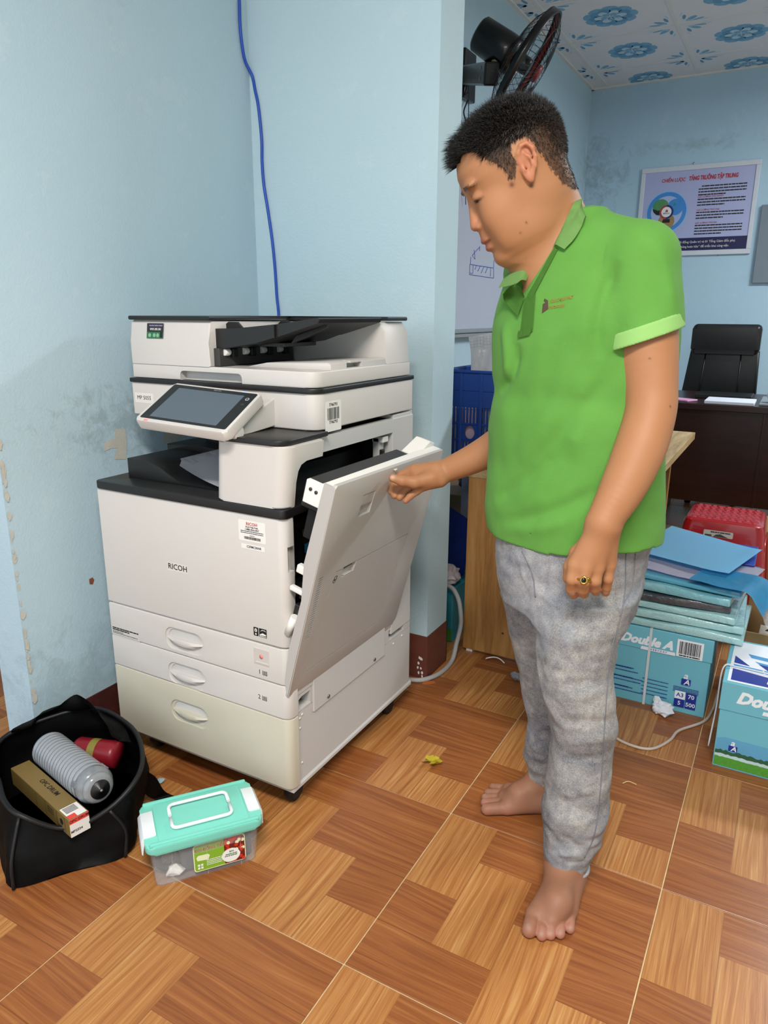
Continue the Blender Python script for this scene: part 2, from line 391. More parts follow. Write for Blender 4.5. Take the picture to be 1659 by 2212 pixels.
# cut panels along the walls
def cutpanel(x0, x1, y0, y1, cx, cy):
    bm = BM(); box(bm, x0, x1, y0, y1, Z_C, Z_C+.010); o = obj('ceiling_panel', bm, M_ceil, ceiling)
    b = BM(); b.from_mesh(fl_me); b.transform(Matrix.Translation((cx, cy, Z_C)))
    for ax, v, s in ((0, x0, -1), (0, x1, 1), (1, y0, -1), (1, y1, 1)):
        no = [0, 0, 0]; no[ax] = s; co = [0, 0, 0]; co[ax] = v
        bmesh.ops.bisect_plane(b, geom=b.verts[:]+b.edges[:]+b.faces[:], plane_co=co, plane_no=no, clear_outer=True)
    obj('flower_print', b, [M_p1, M_p2, M_p3], o)
for i in range(-1, 6): cutpanel(CX0+i*PT+.006, CX0+(i+1)*PT-.006, CY0+.006, Y_F-.002, CX0+(i+.5)*PT, CY0+.5*PT)
for j in range(-8, 0): cutpanel(X_L+.002, CX0-PT-.006, CY0+j*PT+.006, CY0+(j+1)*PT-.006, CX0-1.5*PT, CY0+(j+.5)*PT)
cutpanel(X_L+.002, CX0-PT-.006, CY0+.006, Y_F-.002, CX0-1.5*PT, CY0+.5*PT)
for i in range(-1, 7):
    bm = BM(); box(bm, CX0+i*PT-.011, CX0+i*PT+.011, -1.75, Y_F-.001, Z_C-.003, Z_C+.012, .001, 1); obj('ceiling_rail', bm, M_rail, ceiling)
for j in range(-11, 1):
    bm = BM(); box(bm, X_L, 3.19, CY0+j*PT-.008, CY0+j*PT+.008, Z_C-.0025, Z_C+.012, .001, 1); obj('ceiling_rail', bm, M_rail, ceiling)
bm = BM(); box(bm, X_L, X_L+.022, P_Y2, Y_F, Z_C-.012, Z_C+.004); box(bm, X_L, 3.19, Y_F-.022, Y_F, Z_C-.012, Z_C+.004); struct(obj('trim_1', bm, M_rail))
# the tube lamps on the ceiling
for k, (x, y, m_) in enumerate(((0.25, -0.40, 'front'), (1.2, 4.3, 'rear'))):
    t_ = tag(empty('tube_lamp', (x, y, Z_C)), 'white fluorescent tube lamp on the ceiling of the %s room' % m_, 'lamp', None)
    bm = BM(); box(bm, -.62, .62, -.17, .17, -.07, 0, .006); obj('housing', bm, M_rail, t_)
    bm = BM(); tube(bm, [(-.58, 0, -.09), (.58, 0, -.09)], .013, 12); obj('tube', bm, mat('lit_tube', '#fff6e8', .4, 0, emit=6), t_)
    for x_ in (-.61, .58): bm = BM(); box(bm, x_, x_+.03, -.02, .02, -.11, -.065, .003); obj('socket', bm, M_rail, t_)
# ================================================================== the photocopier
M_pw = mat('printer_warm_white', '#cdc8c3', .42, .015, 12, .05, 900); M_pg = mat('printer_cool_white', '#c4c1be', .45, .015, 12, .06, 900)
M_py = mat('printer_yellowed_white', '#c6c0ae', .42, .05, 7, .05, 900); M_pb = mat('printer_black', '#1d1c1c', .38, .1, 30, .08, 1200); M_pk = mat('printer_cavity_black', '#050506', .6, .2, 30)
M_dg = mat('printer_dark_grey', '#3a3836', .5); M_ink = mat('print_black', '#17181a', .6, 0); M_red = mat('print_red', '#b3202c', .6, 0); M_white = mat('label_white', '#e6e3de', .5, .02); M_lgrey = mat('label_grey', '#8f9499', .6)
M_bluelab = mat('label_cyan', '#2f8fb6', .5, .05); M_steel = mat('screw_steel', '#9c9894', .3, .1, metal=1); M_roll = mat('roller_white', '#e9e5df', .4, .02); M_rub = mat('caster_rubber', '#151515', .6)
pr_ = tag(empty('photocopier', (-1.538, 1.228, 0)), 'large white office photocopier with black trim, its side door swung open', 'photocopier')
FRONT = lambda lx, z, ly=0: Matrix(((1, 0, 0, lx), (0, 0, -1, ly), (0, 1, 0, z), (0, 0, 0, 1)))       # x right, y up, out = -y
SIDE = lambda ly, z, lx=.592: Matrix(((0, 0, 1, lx), (1, 0, 0, ly), (0, 1, 0, z), (0, 0, 0, 1)))       # x back, y up, out = +x
def plan(name, x0, x1, y0, y1, z0, z1, r, m, par, corners=(1, 1, 1, 1), bev=.002, rr=None):
    bm = BM(); prism(bm, rrect(x0, x1, y0, y1, r, 6, corners), 'z', z0, z1, bev=bev); return obj(name, bm, m, par, smooth=40)
# base cabinet with its flange
cab = BM(); box(cab, .006, .590, .03, .640, .078, .345, .003); cab = obj('cabinet', cab, M_pg, pr_)
def sidebox(y0, y1, z0, z1, x0=.565, x1=.60, b=0): k = BM(); box(k, x0, x1, y0, y1, z0, z1, b); return k
c1 = BM(); prism(c1, [(.034, .284), (.096, .284), (.096, .318), (.060, .318), (.034, .308)], 'x', .555, .60)
c2 = BM(); prism(c2, [(.500, .284), (.592, .284), (.592, .316), (.500, .316)], 'x', .555, .60)
cut(cab, [c1, c2, sidebox(.02, .65, .2775, .2795, .588, .6), sidebox(.0995, .1015, .2795, .36, .588, .6), sidebox(.475, .4765, .2795, .36, .588, .6)])
bm = BM(); prism(bm, [(.590, .088), (.5935, .082), (.5935, .074), (.006, .074), (.006, .088)], 'y', .012, .646); obj('flange', bm, M_pg, cab)
bm = BM(); box(bm, .560, .562, .034, .1, .282, .32); obj('grip_back', bm, M_dg, cab); bm = BM(); box(bm, .560, .562, .498, .594, .282, .32); obj('grip_back', bm, M_dg, cab)
bm = BM(); box(bm, .588, .5945, .106, .470, .252, .342, .0015); obj('side_plate', bm, M_pg, pr_)
for (y, z) in ((.170, .265), (.409, .265)):
    bm = BM(); lathe(bm, [(.0055, 0), (.0055, .002), (.004, .003), (0, .003)], 14, Matrix.Translation((.5943, y, z)) @ Matrix.Rotation(PI/2, 4, 'Y')); obj('screw', bm, M_steel, pr_)
for (y, z) in ((.06, .268), (.05, .262), (.05, .235), (.53, .262), (.585, .267), (.055, .135)):
    bm = BM(); lathe(bm, [(.0035, 0), (.0035, .0012), (0, .0012)], 10, Matrix.Translation((.590, y, z)) @ Matrix.Rotation(PI/2, 4, 'Y')); obj('screw', bm, M_roll, pr_)
# casters
for (x, y) in ((.06, .08), (.545, .075), (.06, .58), (.55, .565)):
    bm = BM(); lathe(bm, [(.018, -.013), (.028, -.011), (.030, -.004), (.030, .004), (.028, .011), (.018, .013)], 20, Matrix.Translation((x, y, .030)) @ Matrix.Rotation(PI/2, 4, 'Y')); k = obj('caster', bm, M_rub, pr_)
    bm = BM(); box(bm, x-.02, x+.02, y-.012, y+.024, .040, .076, .003); obj('caster_fork', bm, M_dg, k)
# drawers
def drawer(z0, z1, m, hz, depth=.034):
    bm = BM(); prism(bm, rrect(0, .598, 0, depth, .020, 6, (0, 1, 0, 0)), 'z', z0, z1, bev=.0025); d = obj('drawer', bm, m, pr_)
    cx = .270; k = BM(); prism(k, rrect(cx-.066, cx+.066, hz-.031, hz+.031, .028, 7), 'y', -.01, .0035)
    k2 = BM(); prism(k2, rrect(cx-.056, cx+.056, hz-.022, hz+.026, .022, 7), 'y', -.02, .030)
    cut(d, [k, k2]); shade(d, 35)
    bm = BM()      # the bowed grip bar across the pocket
    n = 10; rows = []
    for i in range(n+1):
        u = -1 + 2*i/n; x = cx + .060*u; bow = .012*(1-u*u); zt = hz + .006 - .003*abs(u); zb = hz - .014 + .010*u*u
        rows.append([bm.verts.new(p) for p in ((x, .004-bow, zt), (x, .001-bow, (zt+zb)/2), (x, .006-bow, zb), (x, .022, zb+.002), (x, .020, zt))])
    for a, b in zip(rows, rows[1:]):
        for q in range(5): bm.faces.new((a[q], a[(q+1) % 5], b[(q+1) % 5], b[q]))
    bm.faces.new(rows[0]); bm.faces.new(rows[-1][::-1]); obj('handle', bm, m, d, smooth=50)
    return d
d3 = drawer(.088, .2805, M_py, .2045); d2 = drawer(.2825, .3705, M_pw, .3135); d1 = drawer(.3725, .4655, M_pw, .4125)
bm = BM(); prism(bm, rrect(.008, .588, .006, .05, .018, 5, (0, 1, 0, 0)), 'z', .085, .781); obj('front_frame', bm, M_pg, pr_)
# front door
bm = BM(); prism(bm, rrect(0, .600, 0, .032, .022, 7, (0, 1, 0, 0)), 'z', .4695, .781, bev=.003); fd = obj('front_door', bm, M_pw, pr_, smooth=40)
k = BM(); box(k, .590, .62, .012, .05, .655, .715); cut(fd, [k]); shade(fd, 40)
# print and labels on the front
lettering('RICOH', .0205, FRONT(.266, .611), M_ink, fd, 'brand_lettering', bold=.012, spacing=1.02)
bm = BM(); patch(bm, FRONT(.266, .611), rrect(-.034, .034, -.011, .011, .001, 2), z=.0001); obj('brand_plate', bm, mat('printer_plate', '#d9d3cc', .3), fd)
lab = BM(); patch(lab, FRONT(.508, .742), rrect(-.039, .039, -.025, .025, .003, 3)); lab = obj('service_label', lab, M_white, fd)
LM = FRONT(.508, .742) @ Matrix.Translation((0, 0, .0005))
lettering('RICOH', .0105, LM @ Matrix.Translation((0, .0165, 0)), M_red, lab, bold=.012)
lettering('Ricoh Help Desk', .0052, LM @ Matrix.Translation((0, .0095, 0)), M_ink, lab, bold=.01)
lettering('1-888-456-6457', .0064, LM @ Matrix.Translation((0, .0035, 0)), M_ink, lab, bold=.012)
bm = BM()
for y in (-.002, -.006): greek(bm, LM, -.033, .033, y, .0016, rng, .3)
x = -.023
while x < .023: wd = rng.choice((.0005, .0009, .0014)); patch(bm, LM, [(x, -.020), (x+wd, -.020), (x+wd, -.0135), (x, -.0135)]); x += wd + rng.choice((.0005, .0008))
obj('small_print', bm, M_ink, lab)
lettering('163609731', .0032, LM @ Matrix.Translation((0, -.0108, 0)), M_ink, lab)
lb2 = BM(); patch(lb2, FRONT(.509, .704), rrect(-.034, .034, -.006, .006, .001, 2)); lb2 = obj('asset_label', lb2, M_white, fd); lettering('C2FMC00AR', .0078, FRONT(.512, .704) @ Matrix.Translation((0, 0, .0005)), M_ink, lb2, bold=.012)
bm = BM(); EM = FRONT(.519, .495)
patch(bm, EM, rrect(-.0195, -.005, -.011, .011, .002, 3), 0); patch(bm, EM, rrect(-.003, .0195, -.011, .011, .001, 2), 0)
patch(bm, EM, rrect(-.016, -.009, -.001, .008, .003, 3), 1, .0008); patch(bm, EM, rrect(-.0135, -.0115, .001, .006, .001, 2), 0, .0012); patch(bm, EM, rrect(-.0145, -.0105, -.0085, -.004, .001, 2), 1, .0008)
patch(bm, EM, [(-.001, -.0045), (.008, .0), (.018, -.003), (.018, -.0055), (-.001, -.0065)], 1, .0008); patch(bm, EM, [(.000, .003), (.006, .008), (.015, .008), (.018, .004), (.014, .0065), (.007, .0065)], 1, .0008)
greek(bm, EM @ Matrix.Translation((0, 0, .0005)), -.001, .018, -.0095, .002, rng, .3, 1); obj('energy_mark', bm, [M_ink, M_white], fd)
def traymark(cx, z, n, par):
    lettering(n, .0165, FRONT(cx-.008, z), M_ink, par)
    bm = BM(); E_ = FRONT(cx+.008, z)
    for pts in (((-.007, .006), (-.007, -.006), (.007, -.006), (.007, .006), (.0055, .006), (.0055, -.0045), (-.0055, -.0045), (-.0055, .006)),): patch(bm, E_, pts)
    for i in range(3): patch(bm, E_, [(-.0042, -.003+i*.003), (.0042, -.003+i*.003), (.0042, -.0014+i*.003), (-.0042, -.0014+i*.003)])
    obj('tray_mark', bm, M_ink, par)
traymark(.520, .391, '1', d1); traymark(.516, .323, '2', d2)
bm = BM(); box(bm, .497, .543, -.0012, .003, .411, .453, .001); w_ = obj('paper_window', bm, mat('frosted_window', '#c9c1bb', .35, .05), d1)
bm = BM(); lathe(bm, [(.006, 0), (.006, .0004), (0, .0004)], 16, FRONT(.520, .433) @ Matrix.Translation((0, 0, .0012))); obj('window_lamp', bm, mat('pink_lamp', '#e08d86', .5, .2), w_)
bm = BM(); box(bm, .503, .541, -.002, .001, .4145, .4185, .0007); obj('window_ledge', bm, M_pw, w_)
bm = BM(); Pm = FRONT(.055, .386); patch(bm, Pm, rrect(-.052, .052, -.016, .013, .001, 2), 1, .0002)
greek(bm, Pm, -.050, .049, .006, .0036, rng, .22); greek(bm, Pm, -.050, .014, .001, .0036, rng, .22); greek(bm, Pm, -.050, -.01, -.004, .0018, rng, .3); greek(bm, Pm, -.050, .045, -.008, .0018, rng, .3); patch(bm, Pm, [(-.05, -.0125), (.05, -.0125), (.05, -.012), (-.05, -.012)])
obj('precaution_label', bm, [M_ink, M_pw], d1)
# body shell behind the doors
bm = BM(); box(bm, 0, .012, .03, .636, .345, .783, .002); obj('left_panel', bm, M_pg, pr_); bm = BM(); box(bm, .0, .588, .622, .636, .345, .955, .002); obj('rear_panel', bm, M_pg, pr_)
bm = BM(); box(bm, .02, .590, .518, .622, .345, .953, .002); obj('rear_tower', bm, M_pg, pr_)
bm = BM(); box(bm, .545, .592, .512, .634, .30, .944, .002); box_ = obj('rear_post', bm, M_pg, pr_)
bm = BM(); prism(bm, [(.040, .944), (.512, .944), (.512, .906), (.075, .906), (.055, .900), (.045, .885), (.040, .86)], 'x', .560, .592); obj('upper_rail', bm, M_pg, pr_)
bm = BM(); box(bm, .555, .592, .034, .515, .328, .346, .002); obj('sill', bm, M_pg, pr_)
# black cavity
for (x0, x1, y0, y1, z0, z1) in ((.28, .29, .034, .516, .34, .782), (.415, .425, .034, .516, .804, .944), (.28, .575, .034, .040, .34, .782), (.42, .575, .034, .040, .804, .94), (.28, .556, .506, .518, .34, .782), (.42, .556, .506, .518, .804, .944), (.28, .586, .034, .516, .338, .345), (.42, .575, .034, .516, .938, .944)):
    bm = BM(); box(bm, x0, x1, y0, y1, z0, z1); obj('cavity_wall', bm, M_pk, pr_)
def cav(name, x0, x1, y0, y1, z0, z1, m, b=.002): bm = BM(); box(bm, x0, x1, y0, y1, z0, z1, b); return obj(name, bm, m, pr_)
cav('fuser_unit', .43, .50, .06, .50, .74, .86, M_pk); cav('fuser_rail', .30, .52, .045, .49, .722, .732, M_pb); cav('drum_unit', .30, .47, .05, .50, .56, .70, M_pb); cav('guide_plate', .30, .53, .05, .50, .53, .545, M_pb); cav('feed_unit', .30, .50, .05, .50, .36, .50, M_pk)
for (y, z, l, h_, m_, nm) in ((.255, .775, .018, .050, M_bluelab, 'blue_label'), (.33, .720, .09, .016, M_white, 'warning_label'), (.295, .672, .105, .012, M_lgrey, 'grey_label'), (.31, .624, .12, .024, M_bluelab, 'blue_label')):
    bm = BM(); lx_ = .501 if z > .735 else .472 if z < .70 else .5215
    box(bm, lx_, lx_+.0015, y-l/2, y+l/2, z-h_/2, z+h_/2); k = obj(nm, bm, m_, pr_)
    if nm == 'warning_label':
        bm = BM(); Mx = SIDE(y, z, lx_+.0016)
        for i in range(2): patch(bm, Mx, [(-.043+i*.016, -.0065), (-.030+i*.016, -.0065), (-.0365+i*.016, .0065)], 1)
        patch(bm, Mx, [(.012, -.006), (.022, -.006), (.022, .006), (.012, .006)], 2); greek(bm, Mx, -.008, .008, -.003, .006, rng); greek(bm, Mx, .026, .043, -.003, .006, rng); obj('label_print', bm, [M_ink, mat('label_yellow', '#d9b53a', .5), M_red], k)
    elif m_ is not M_white:
        bm = BM(); Mx = SIDE(y, z, lx_+.0016)
        if l > h_: greek(bm, Mx, -l*.3, l*.1, -h_*.22, h_*.45, rng)
        else: patch(bm, Mx, rrect(-.004, .004, .006, .018, .004, 4)); patch(bm, Mx, [(-.005, -.004), (.005, -.004), (0, -.014)])
        obj('label_print', bm, M_ink, k)
cav('latch_bracket', .552, .572, .470, .498, .80, .895, M_pg); cav('latch_hook', .556, .580, .474, .49, .842, .862, M_pb); cav('latch_pin', .55, .585, .47, .50, .882, .898, M_roll)
for y in (.06, .075): 
    bm = BM(); tube(bm, [(.50, y, .40+y), (.50, y, .75)], .0035, 6); obj('guide_rod', bm, M_dg, pr_)
# output tray, column and cap
tray = plan('output_tray', -.003, .602, -.004, .500, .7835, .803, .012, M_pb, pr_, (1, 1, 0, 0))
bm = BM(); prism(bm, [(.040, .803), (.040, .853), (.115, .852), (.150, .843), (.185, .826), (.225, .806), (.42, .8035)], 'y', .070, .245, bev=.002); obj('tray_step', bm, M_pb, tray, smooth=30)
bm = BM(); prism(bm, [(.006, .803), (.006, .862), (.11, .868), (.20, .862), (.30, .85), (.42, .845), (.42, .803)], 'y', .245, .500, bev=.003); obj('tray_step', bm, M_pb, tray, smooth=30)
bm = BM(); box(bm, .10, .42, .30, .50, .86, .893, .006); obj('tray_step', bm, M_pb, tray, smooth=30)
col = BM(); o_ = rrect(.396, .600, 0, .14, .032, 8, (1, 1, 0, 0))
A = [(x, y, .804) for x, y in o_]; B = [(.408 + (x-.396)*(.616-.408)/(.204), y-.002, .9445) for x, y in o_]
va = [col.verts.new(p) for p in A]; vb = [col.verts.new(p) for p in B]; col.faces.new(va[::-1]); col.faces.new(vb)
for i in range(len(va)): col.faces.new((va[i], va[(i+1) % len(va)], vb[(i+1) % len(va)], vb[i]))
bmesh.ops.bevel(col, geom=[e for e in col.edges if abs(e.verts[0].co.z-e.verts[1].co.z) < .001], offset=.003, segments=2, affect='EDGES')
col = obj('column', col, M_pw, pr_, smooth=40)
k = BM(); prism(k, [(.040, .78), (.040, .86), (.045, .885), (.055, .898), (.075, .904), (.20, .904), (.20, .78)], 'x', .45, .66); cut(col, [k]); shade(col, 40)
plan('column_cap', .404, .606, -.006, .17, .9455, .957, .032, M_pb, pr_, (1, 1, 0, 0), .002)
# scanner and rim
sc = plan('scanner', 0, .594, .145, .622, .9585, 1.043, .032, M_pw, pr_, (0, 1, 0, 0), .003)
plan('scanner_rim', -.003, .597, .140, .625, 1.0435, 1.0545, .034, M_pb, pr_, (0, 1, 0, 0), .002)
bm = BM(); SM = SIDE(.21, .987, .594); patch(bm, SM, rrect(-.034, .036, -.036, .036, .004, 3)); bl = obj('barcode_label', bm, M_white, sc)
bm = BM(); x = -.024
while x < .026: wd = rng.choice((.0012, .002, .003)); patch(bm, SM, [(x, -.008), (x+wd, -.008), (x+wd, .020), (x, .020)], z=.0008); x += wd + rng.choice((.0012, .002))
obj('barcode', bm, M_ink, bl)
for y in (.027, -.014): lettering('7746793', .0105, SM @ Matrix.Translation((.001, y, .0006)), M_ink, bl)
lettering('MP 5055', .0145, FRONT(.040, 1.003, .145), M_ink, sc)
bm = BM(); patch(bm, FRONT(.040, 1.003, .145), rrect(-.034, .034, -.013, .013, .001, 2), z=.0001); obj('model_plate', bm, mat('printer_plate2', '#e0dad4', .3), sc)
# document feeder
ab = plan('feeder_base', .003, .588, .150, .615, 1.0555, 1.092, .032, M_pw, pr_, (0, 1, 0, 0), .003)
k = BM(); prism(k, rrect(.170, .372, 1.04, 1.0795, .012, 4), 'y', .10, .172); cut(ab, [k]); shade(ab, 40)
bm = BM(); prism(bm, [(.148, 1.092), (.148, 1.150), (.156, 1.196), (.164, 1.203), (.612, 1.203), (.612, 1.092)], 'x', .002, .274, bev=.004); fb = obj('feeder_head', bm, M_pw, pr_, smooth=35)
bm = BM(); prism(bm, [(0, .150), (.278, .150), (.278, .478), (.578, .505), (.578, .616), (0, .616)], 'z', 1.203, 1.2135, bev=.003); obj('feeder_lid', bm, M_pb, fb)
bm = BM(); prism(bm, [(.274, 1.092), (.588, 1.092), (.582, 1.176), (.565, 1.200), (.274, 1.200)], 'y', .480, .612, bev=.004); obj('feeder_rear', bm, M_pw, pr_, smooth=35)
bm = BM(); prism(bm, [(.33, 1.0915), (.40, 1.104), (.578, 1.110), (.586, 1.106), (.587, 1.0915)], 'y', .215, .480, bev=.003); out = obj('feeder_output_shelf', bm, M_pw, pr_)
k = BM(); box(k, .55, .60, .285, .355, 1.094, 1.106); cut(out, [k]); shade(out, 35)
bm = BM(); box(bm, .563, .566, .284, .356, 1.093, 1.107); box(bm, .564, .588, .30, .335, 1.105, 1.111, .001); obj('latch', bm, M_pg, out)
bm = BM(); box(bm, .272, .292, .165, .47, 1.093, 1.137, .002); ex = obj('exit_guide', bm, M_dg, pr_)
for i in range(4):
    y = .19 + i*.072; bm = BM(); lathe(bm, [(.008, -.010), (.009, -.006), (.009, .006), (.008, .010)], 14, Matrix.Translation((.293, y, 1.127)) @ Matrix.Rotation(PI/2, 4, 'X')); k = obj('exit_roller', bm, M_roll, ex)
    bm = BM(); box(bm, .284, .306, y+.012, y+.030, 1.114, 1.136, .003); obj('roller_bracket', bm, M_pk, k)
# input tray: sloping black plate with raised edges
bm = BM()
prism(bm, [(.240, 1.128), (.240, 1.183), (.345, 1.186), (.455, 1.196), (.455, 1.166), (.40, 1.152)], 'y', .175, .182)
prism(bm, [(.240, 1.128), (.240, 1.138), (.40, 1.160), (.455, 1.176), (.455, 1.168), (.40, 1.150)], 'y', .182, .470)
prism(bm, [(.455, 1.166), (.455, 1.196), (.575, 1.212), (.580, 1.209), (.575, 1.200)], 'y', .182, .470)
it = obj('input_tray', bm, M_pb, pr_)
for (x0, x1, y0, y1, z0, z1) in ((.262, .325, .215, .222, 1.14, 1.200), (.262, .325, .43, .437, 1.14, 1.200)):
    bm = BM(); prism(bm, [(x0, z0), (x0, z1-.012), (x0+.02, z1), (x1-.015, z1), (x1, z1-.014), (x1, z0)], 'y', y0, y1); obj('paper_guide', bm, M_pb, it)
bm = BM(); box(bm, .30, .42, .26, .40, 1.140, 1.150, .002); obj('tray_underside', bm, M_dg, it)
bm = BM(); prism(bm, [(.455, 1.150), (.47, 1.168), (.56, 1.196), (.56, 1.19), (.50, 1.165)], 'y', .24, .25); obj('tray_rib', bm, M_pb, it)
# sticker on the feeder
bm = BM(); St = FRONT(.093, 1.176, .1515) @ Matrix.Rotation(-.15, 4, 'X'); patch(bm, St, rrect(-.029, .029, -.019, .019, .001, 2), 0, .0012); stk = obj('dealer_sticker', bm, mat('sticker_dark', '#23242a', .4), fb)
lettering('HOANG MINH PHAT', .0050, St @ Matrix.Translation((.003, .013, .0013)), mat('sticker_lilac', '#b9a8dc', .5), stk, bold=.012); lettering('0935.285.281', .0072, St @ Matrix.Translation((.002, .004, .0013)), M_white, stk, bold=.012)
bm = BM(); patch(bm, St, [(-.029, -.019), (.029, -.019), (.029, -.003), (-.029, -.003)], 0, .0014)
for x in (-.018, -.002, .010): patch(bm, St, rrect(x-.005, x+.005, -.016, -.006, .005, 4), 1, .0016)
patch(bm, St, [(.018, -.017), (.027, -.017), (.027, -.001), (.018, -.001)], 2, .0016); obj('sticker_band', bm, [mat('sticker_green', '#2e6b46', .4), mat('sticker_pale', '#7fae8a', .4), M_ink], stk)
# control panel
DM = Matrix.Translation((.352, .016, 1.014)) @ Matrix.Rotation(R(2.2), 4, 'Z') @ Matrix.Rotation(R(2.5), 4, 'Y') @ Matrix.Rotation(R(28.5), 4, 'X')
dp = bpy.data.objects.new('control_panel', None); 
bm = BM(); prism(bm, rrect(-.132, .132, -.0765, .0765, .010, 5), 'z', -.024, 0, bev=.004); bm.transform(DM); dp = obj('control_panel', bm, M_pw, pr_, smooth=40)
def panel(name, pts, m, z, par=dp):
    bm = BM(); prism(bm, pts, 'z', z-.0012, z, bev=.0004, seg=1); bm.transform(DM); return obj(name, bm, m, par)
panel('bezel', rrect(-.124, .124, -.0655, .0705, .004, 3), M_pb, .0012); panel('screen', rrect(-.100, .094, -.058, .058, .001, 2), mat('screen_off_grey', '#56606a', .16, .03, 5), .0017)
panel('home_button', rrect(.104, .115, .041, .052, .0055, 5), M_lgrey, .0018); panel('button_core', rrect(.107, .112, .044, .049, .0025, 5), M_pb, .0022)
for y in (.026,): panel('status_lamp', rrect(.105, .114, y-.003, y+.003, .001, 2), M_dg, .0018)
panel('alarm_lamp', rrect(-.106, -.094, -.0755, -.0695, .001, 2), mat('red_lamp', '#ff5a5a', .4, 0, emit=1.2), .0009)
panel('data_lamp', rrect(.078, .090, .0715, .0745, .001, 2), mat('blue_lamp', '#8a9bff', .4, 0, emit=.6), .0009)
lettering('RICOH', .007, DM @ Matrix.Translation((.012, .0645, .0014)), M_lgrey, dp)
bm = BM(); tube(bm, [(.425, .040, .975), (.425, .012, .966), (.425, .000, .966)], [.014, .016, .012], 14); obj('hinge', bm, M_pw, dp)
bm = BM(); lathe(bm, [(.015, -.05), (.017, -.046), (.017, .0), (.015, .004)], 20, Matrix.Translation((.478, .004, .966)) @ Matrix.Rotation(PI/2, 4, 'Y')); obj('hinge_barrel', bm, M_pw, dp)
bm = BM(); prism(bm, [(-.005, .955), (.02, .972), (.06, .997), (.15, 1.03), (.15, .962), (.06, .958)], 'x', .425, .472, bev=.003); obj('panel_arm', bm, M_pw, dp)
# the side door, hinged along its lower edge and hanging open
U_, N_ = Vector((.262, 0, .965)).normalized(), Vector((.965, 0, -.262)).normalized()
M_door = mat('printer_door_shaded', '#b5b1ad', .42, .015, 12, .06, 900)  # shell white darkened: shade on the tilted door is put into its colour
sdm = Matrix(((0, U_.x, N_.x, .593), (1, 0, 0, 0), (0, U_.z, N_.z, .335), (0, 0, 0, 1)))
sd = bpy.data.objects.new('side_door', None)
bm = BM(); prism(bm, [(.0, .012), (.51, -.02), (.535, .02), (.536, .545), (.528, .553), (.003, .560), (-.003, .553)], 'z', -.010, 0, bev=.002); sd = obj('side_door', bm, M_door, pr_); sd.matrix_local = sdm
k1 = BM(); prism(k1, [(.127, .455), (.180, .455), (.184, .510), (.130, .510)], 'z', -.008, .01)
k2 = BM(); prism(k2, [(.116, .300), (.172, .300), (.176, .326), (.118, .326)], 'z', -.008, .01)
ks = []
bp = [(.056, .058), (.414, .052), (.443, .322), (.178, .3235), (.168, .298), (.124, .299), (.116, .3235), (.084, .324)]
for a, b in zip(bp, bp[1:]+bp[:1]):
    d = Vector((b[0]-a[0], b[1]-a[1], 0)); n_ = Vector((-d.y, d.x, 0)).normalized()*.0011; q = BM()
    e = d.normalized()*.0011
    prism(q, [(a[0]-e.x+n_.x, a[1]-e.y+n_.y), (a[0]-e.x-n_.x, a[1]-e.y-n_.y), (b[0]+e.x-n_.x, b[1]+e.y-n_.y), (b[0]+e.x+n_.x, b[1]+e.y+n_.y)], 'z', -.0035, .01); ks.append(q)
for i in range(26):
    u = .168 + i*.0064; q = BM(); prism(q, [(.016, u), (.033, u+.001), (.033, u+.0042), (.016, u+.0032)], 'z', -.02, .01); ks.append(q)
cut(sd, [k1, k2] + ks); shade(sd, 30)
bm = BM(); prism(bm, [(.132, .482), (.182, .482), (.184, .508), (.134, .508)], 'z', -.0075, -.001, bev=.001); obj('latch_lever', bm, M_door, sd)
bm = BM(); prism(bm, [(.124, .318), (.164, .318), (.166, .326), (.126, .326)], 'z', -.0078, -.004); obj('pull_shadow_gap', bm, M_dg, sd)
bm = BM(); Ic = Matrix.Translation((.091, .306, .0002)); 
for pts in (rrect(-.005, .005, -.004, .006, .001, 2),): 
    tube(bm, [Ic @ Vector((x, y, 0)) for x, y in pts], .0006, 5, True)
tube(bm, [Ic @ Vector((-.004+.005*math.cos(a), -.006+.005*math.sin(a), 0)) for a in np.linspace(0, 2*PI, 12)[:-1]], .0006, 5, True); obj('tray_icon', bm, M_ink, sd)
bm = BM(); prism(bm, [(.014, -.002), (.555, -.002), (.555, -.030), (.36, -.036), (.27, -.022), (.14, -.026), (.05, -.018)], 'x', -.003, .004); obj('door_flange', bm, M_door, sd)
bm = BM(); prism(bm, [(.0, -.002), (.545, -.002), (.545, -.030), (.36, -.036), (.27, -.022), (.14, -.026), (.05, -.018)], 'x', .527, .535); obj('door_flange', bm, M_door, sd)
bm = BM(); box(bm, .0, .532, .538, .553, -.036, -.004, .003); obj('door_top_rail', bm, M_roll, sd)
bm = BM(); prism(bm, [(.250, .549), (.258, .544), (.266, .549)], 'z', -.012, .003); obj('door_notch', bm, M_roll, sd)
bm = BM(); box(bm, .012, .42, .478, .542, -.085, -.036, .003); obj('transfer_unit', bm, M_pb, sd)
bm = BM(); box(bm, -.001, .012, .495, .548, -.075, -.030, .002); k = obj('transfer_end', bm, M_roll, sd)
for (y, z) in ((.53, -.06), (.528, -.045)): 
    bm = BM(); lathe(bm, [(.004, 0), (.004, .002), (0, .002)], 10, Matrix.Translation((-.001, y, z)) @ Matrix.Rotation(-PI/2, 4, 'Y')); obj('end_screw', bm, M_dg, k)
bm = BM(); prism(bm, [(.43, .54), (.50, .57), (.53, .562), (.53, .53), (.43, .53)], 'z', -.075, -.03, bev=.003); obj('door_end_flap', bm, M_roll, sd)
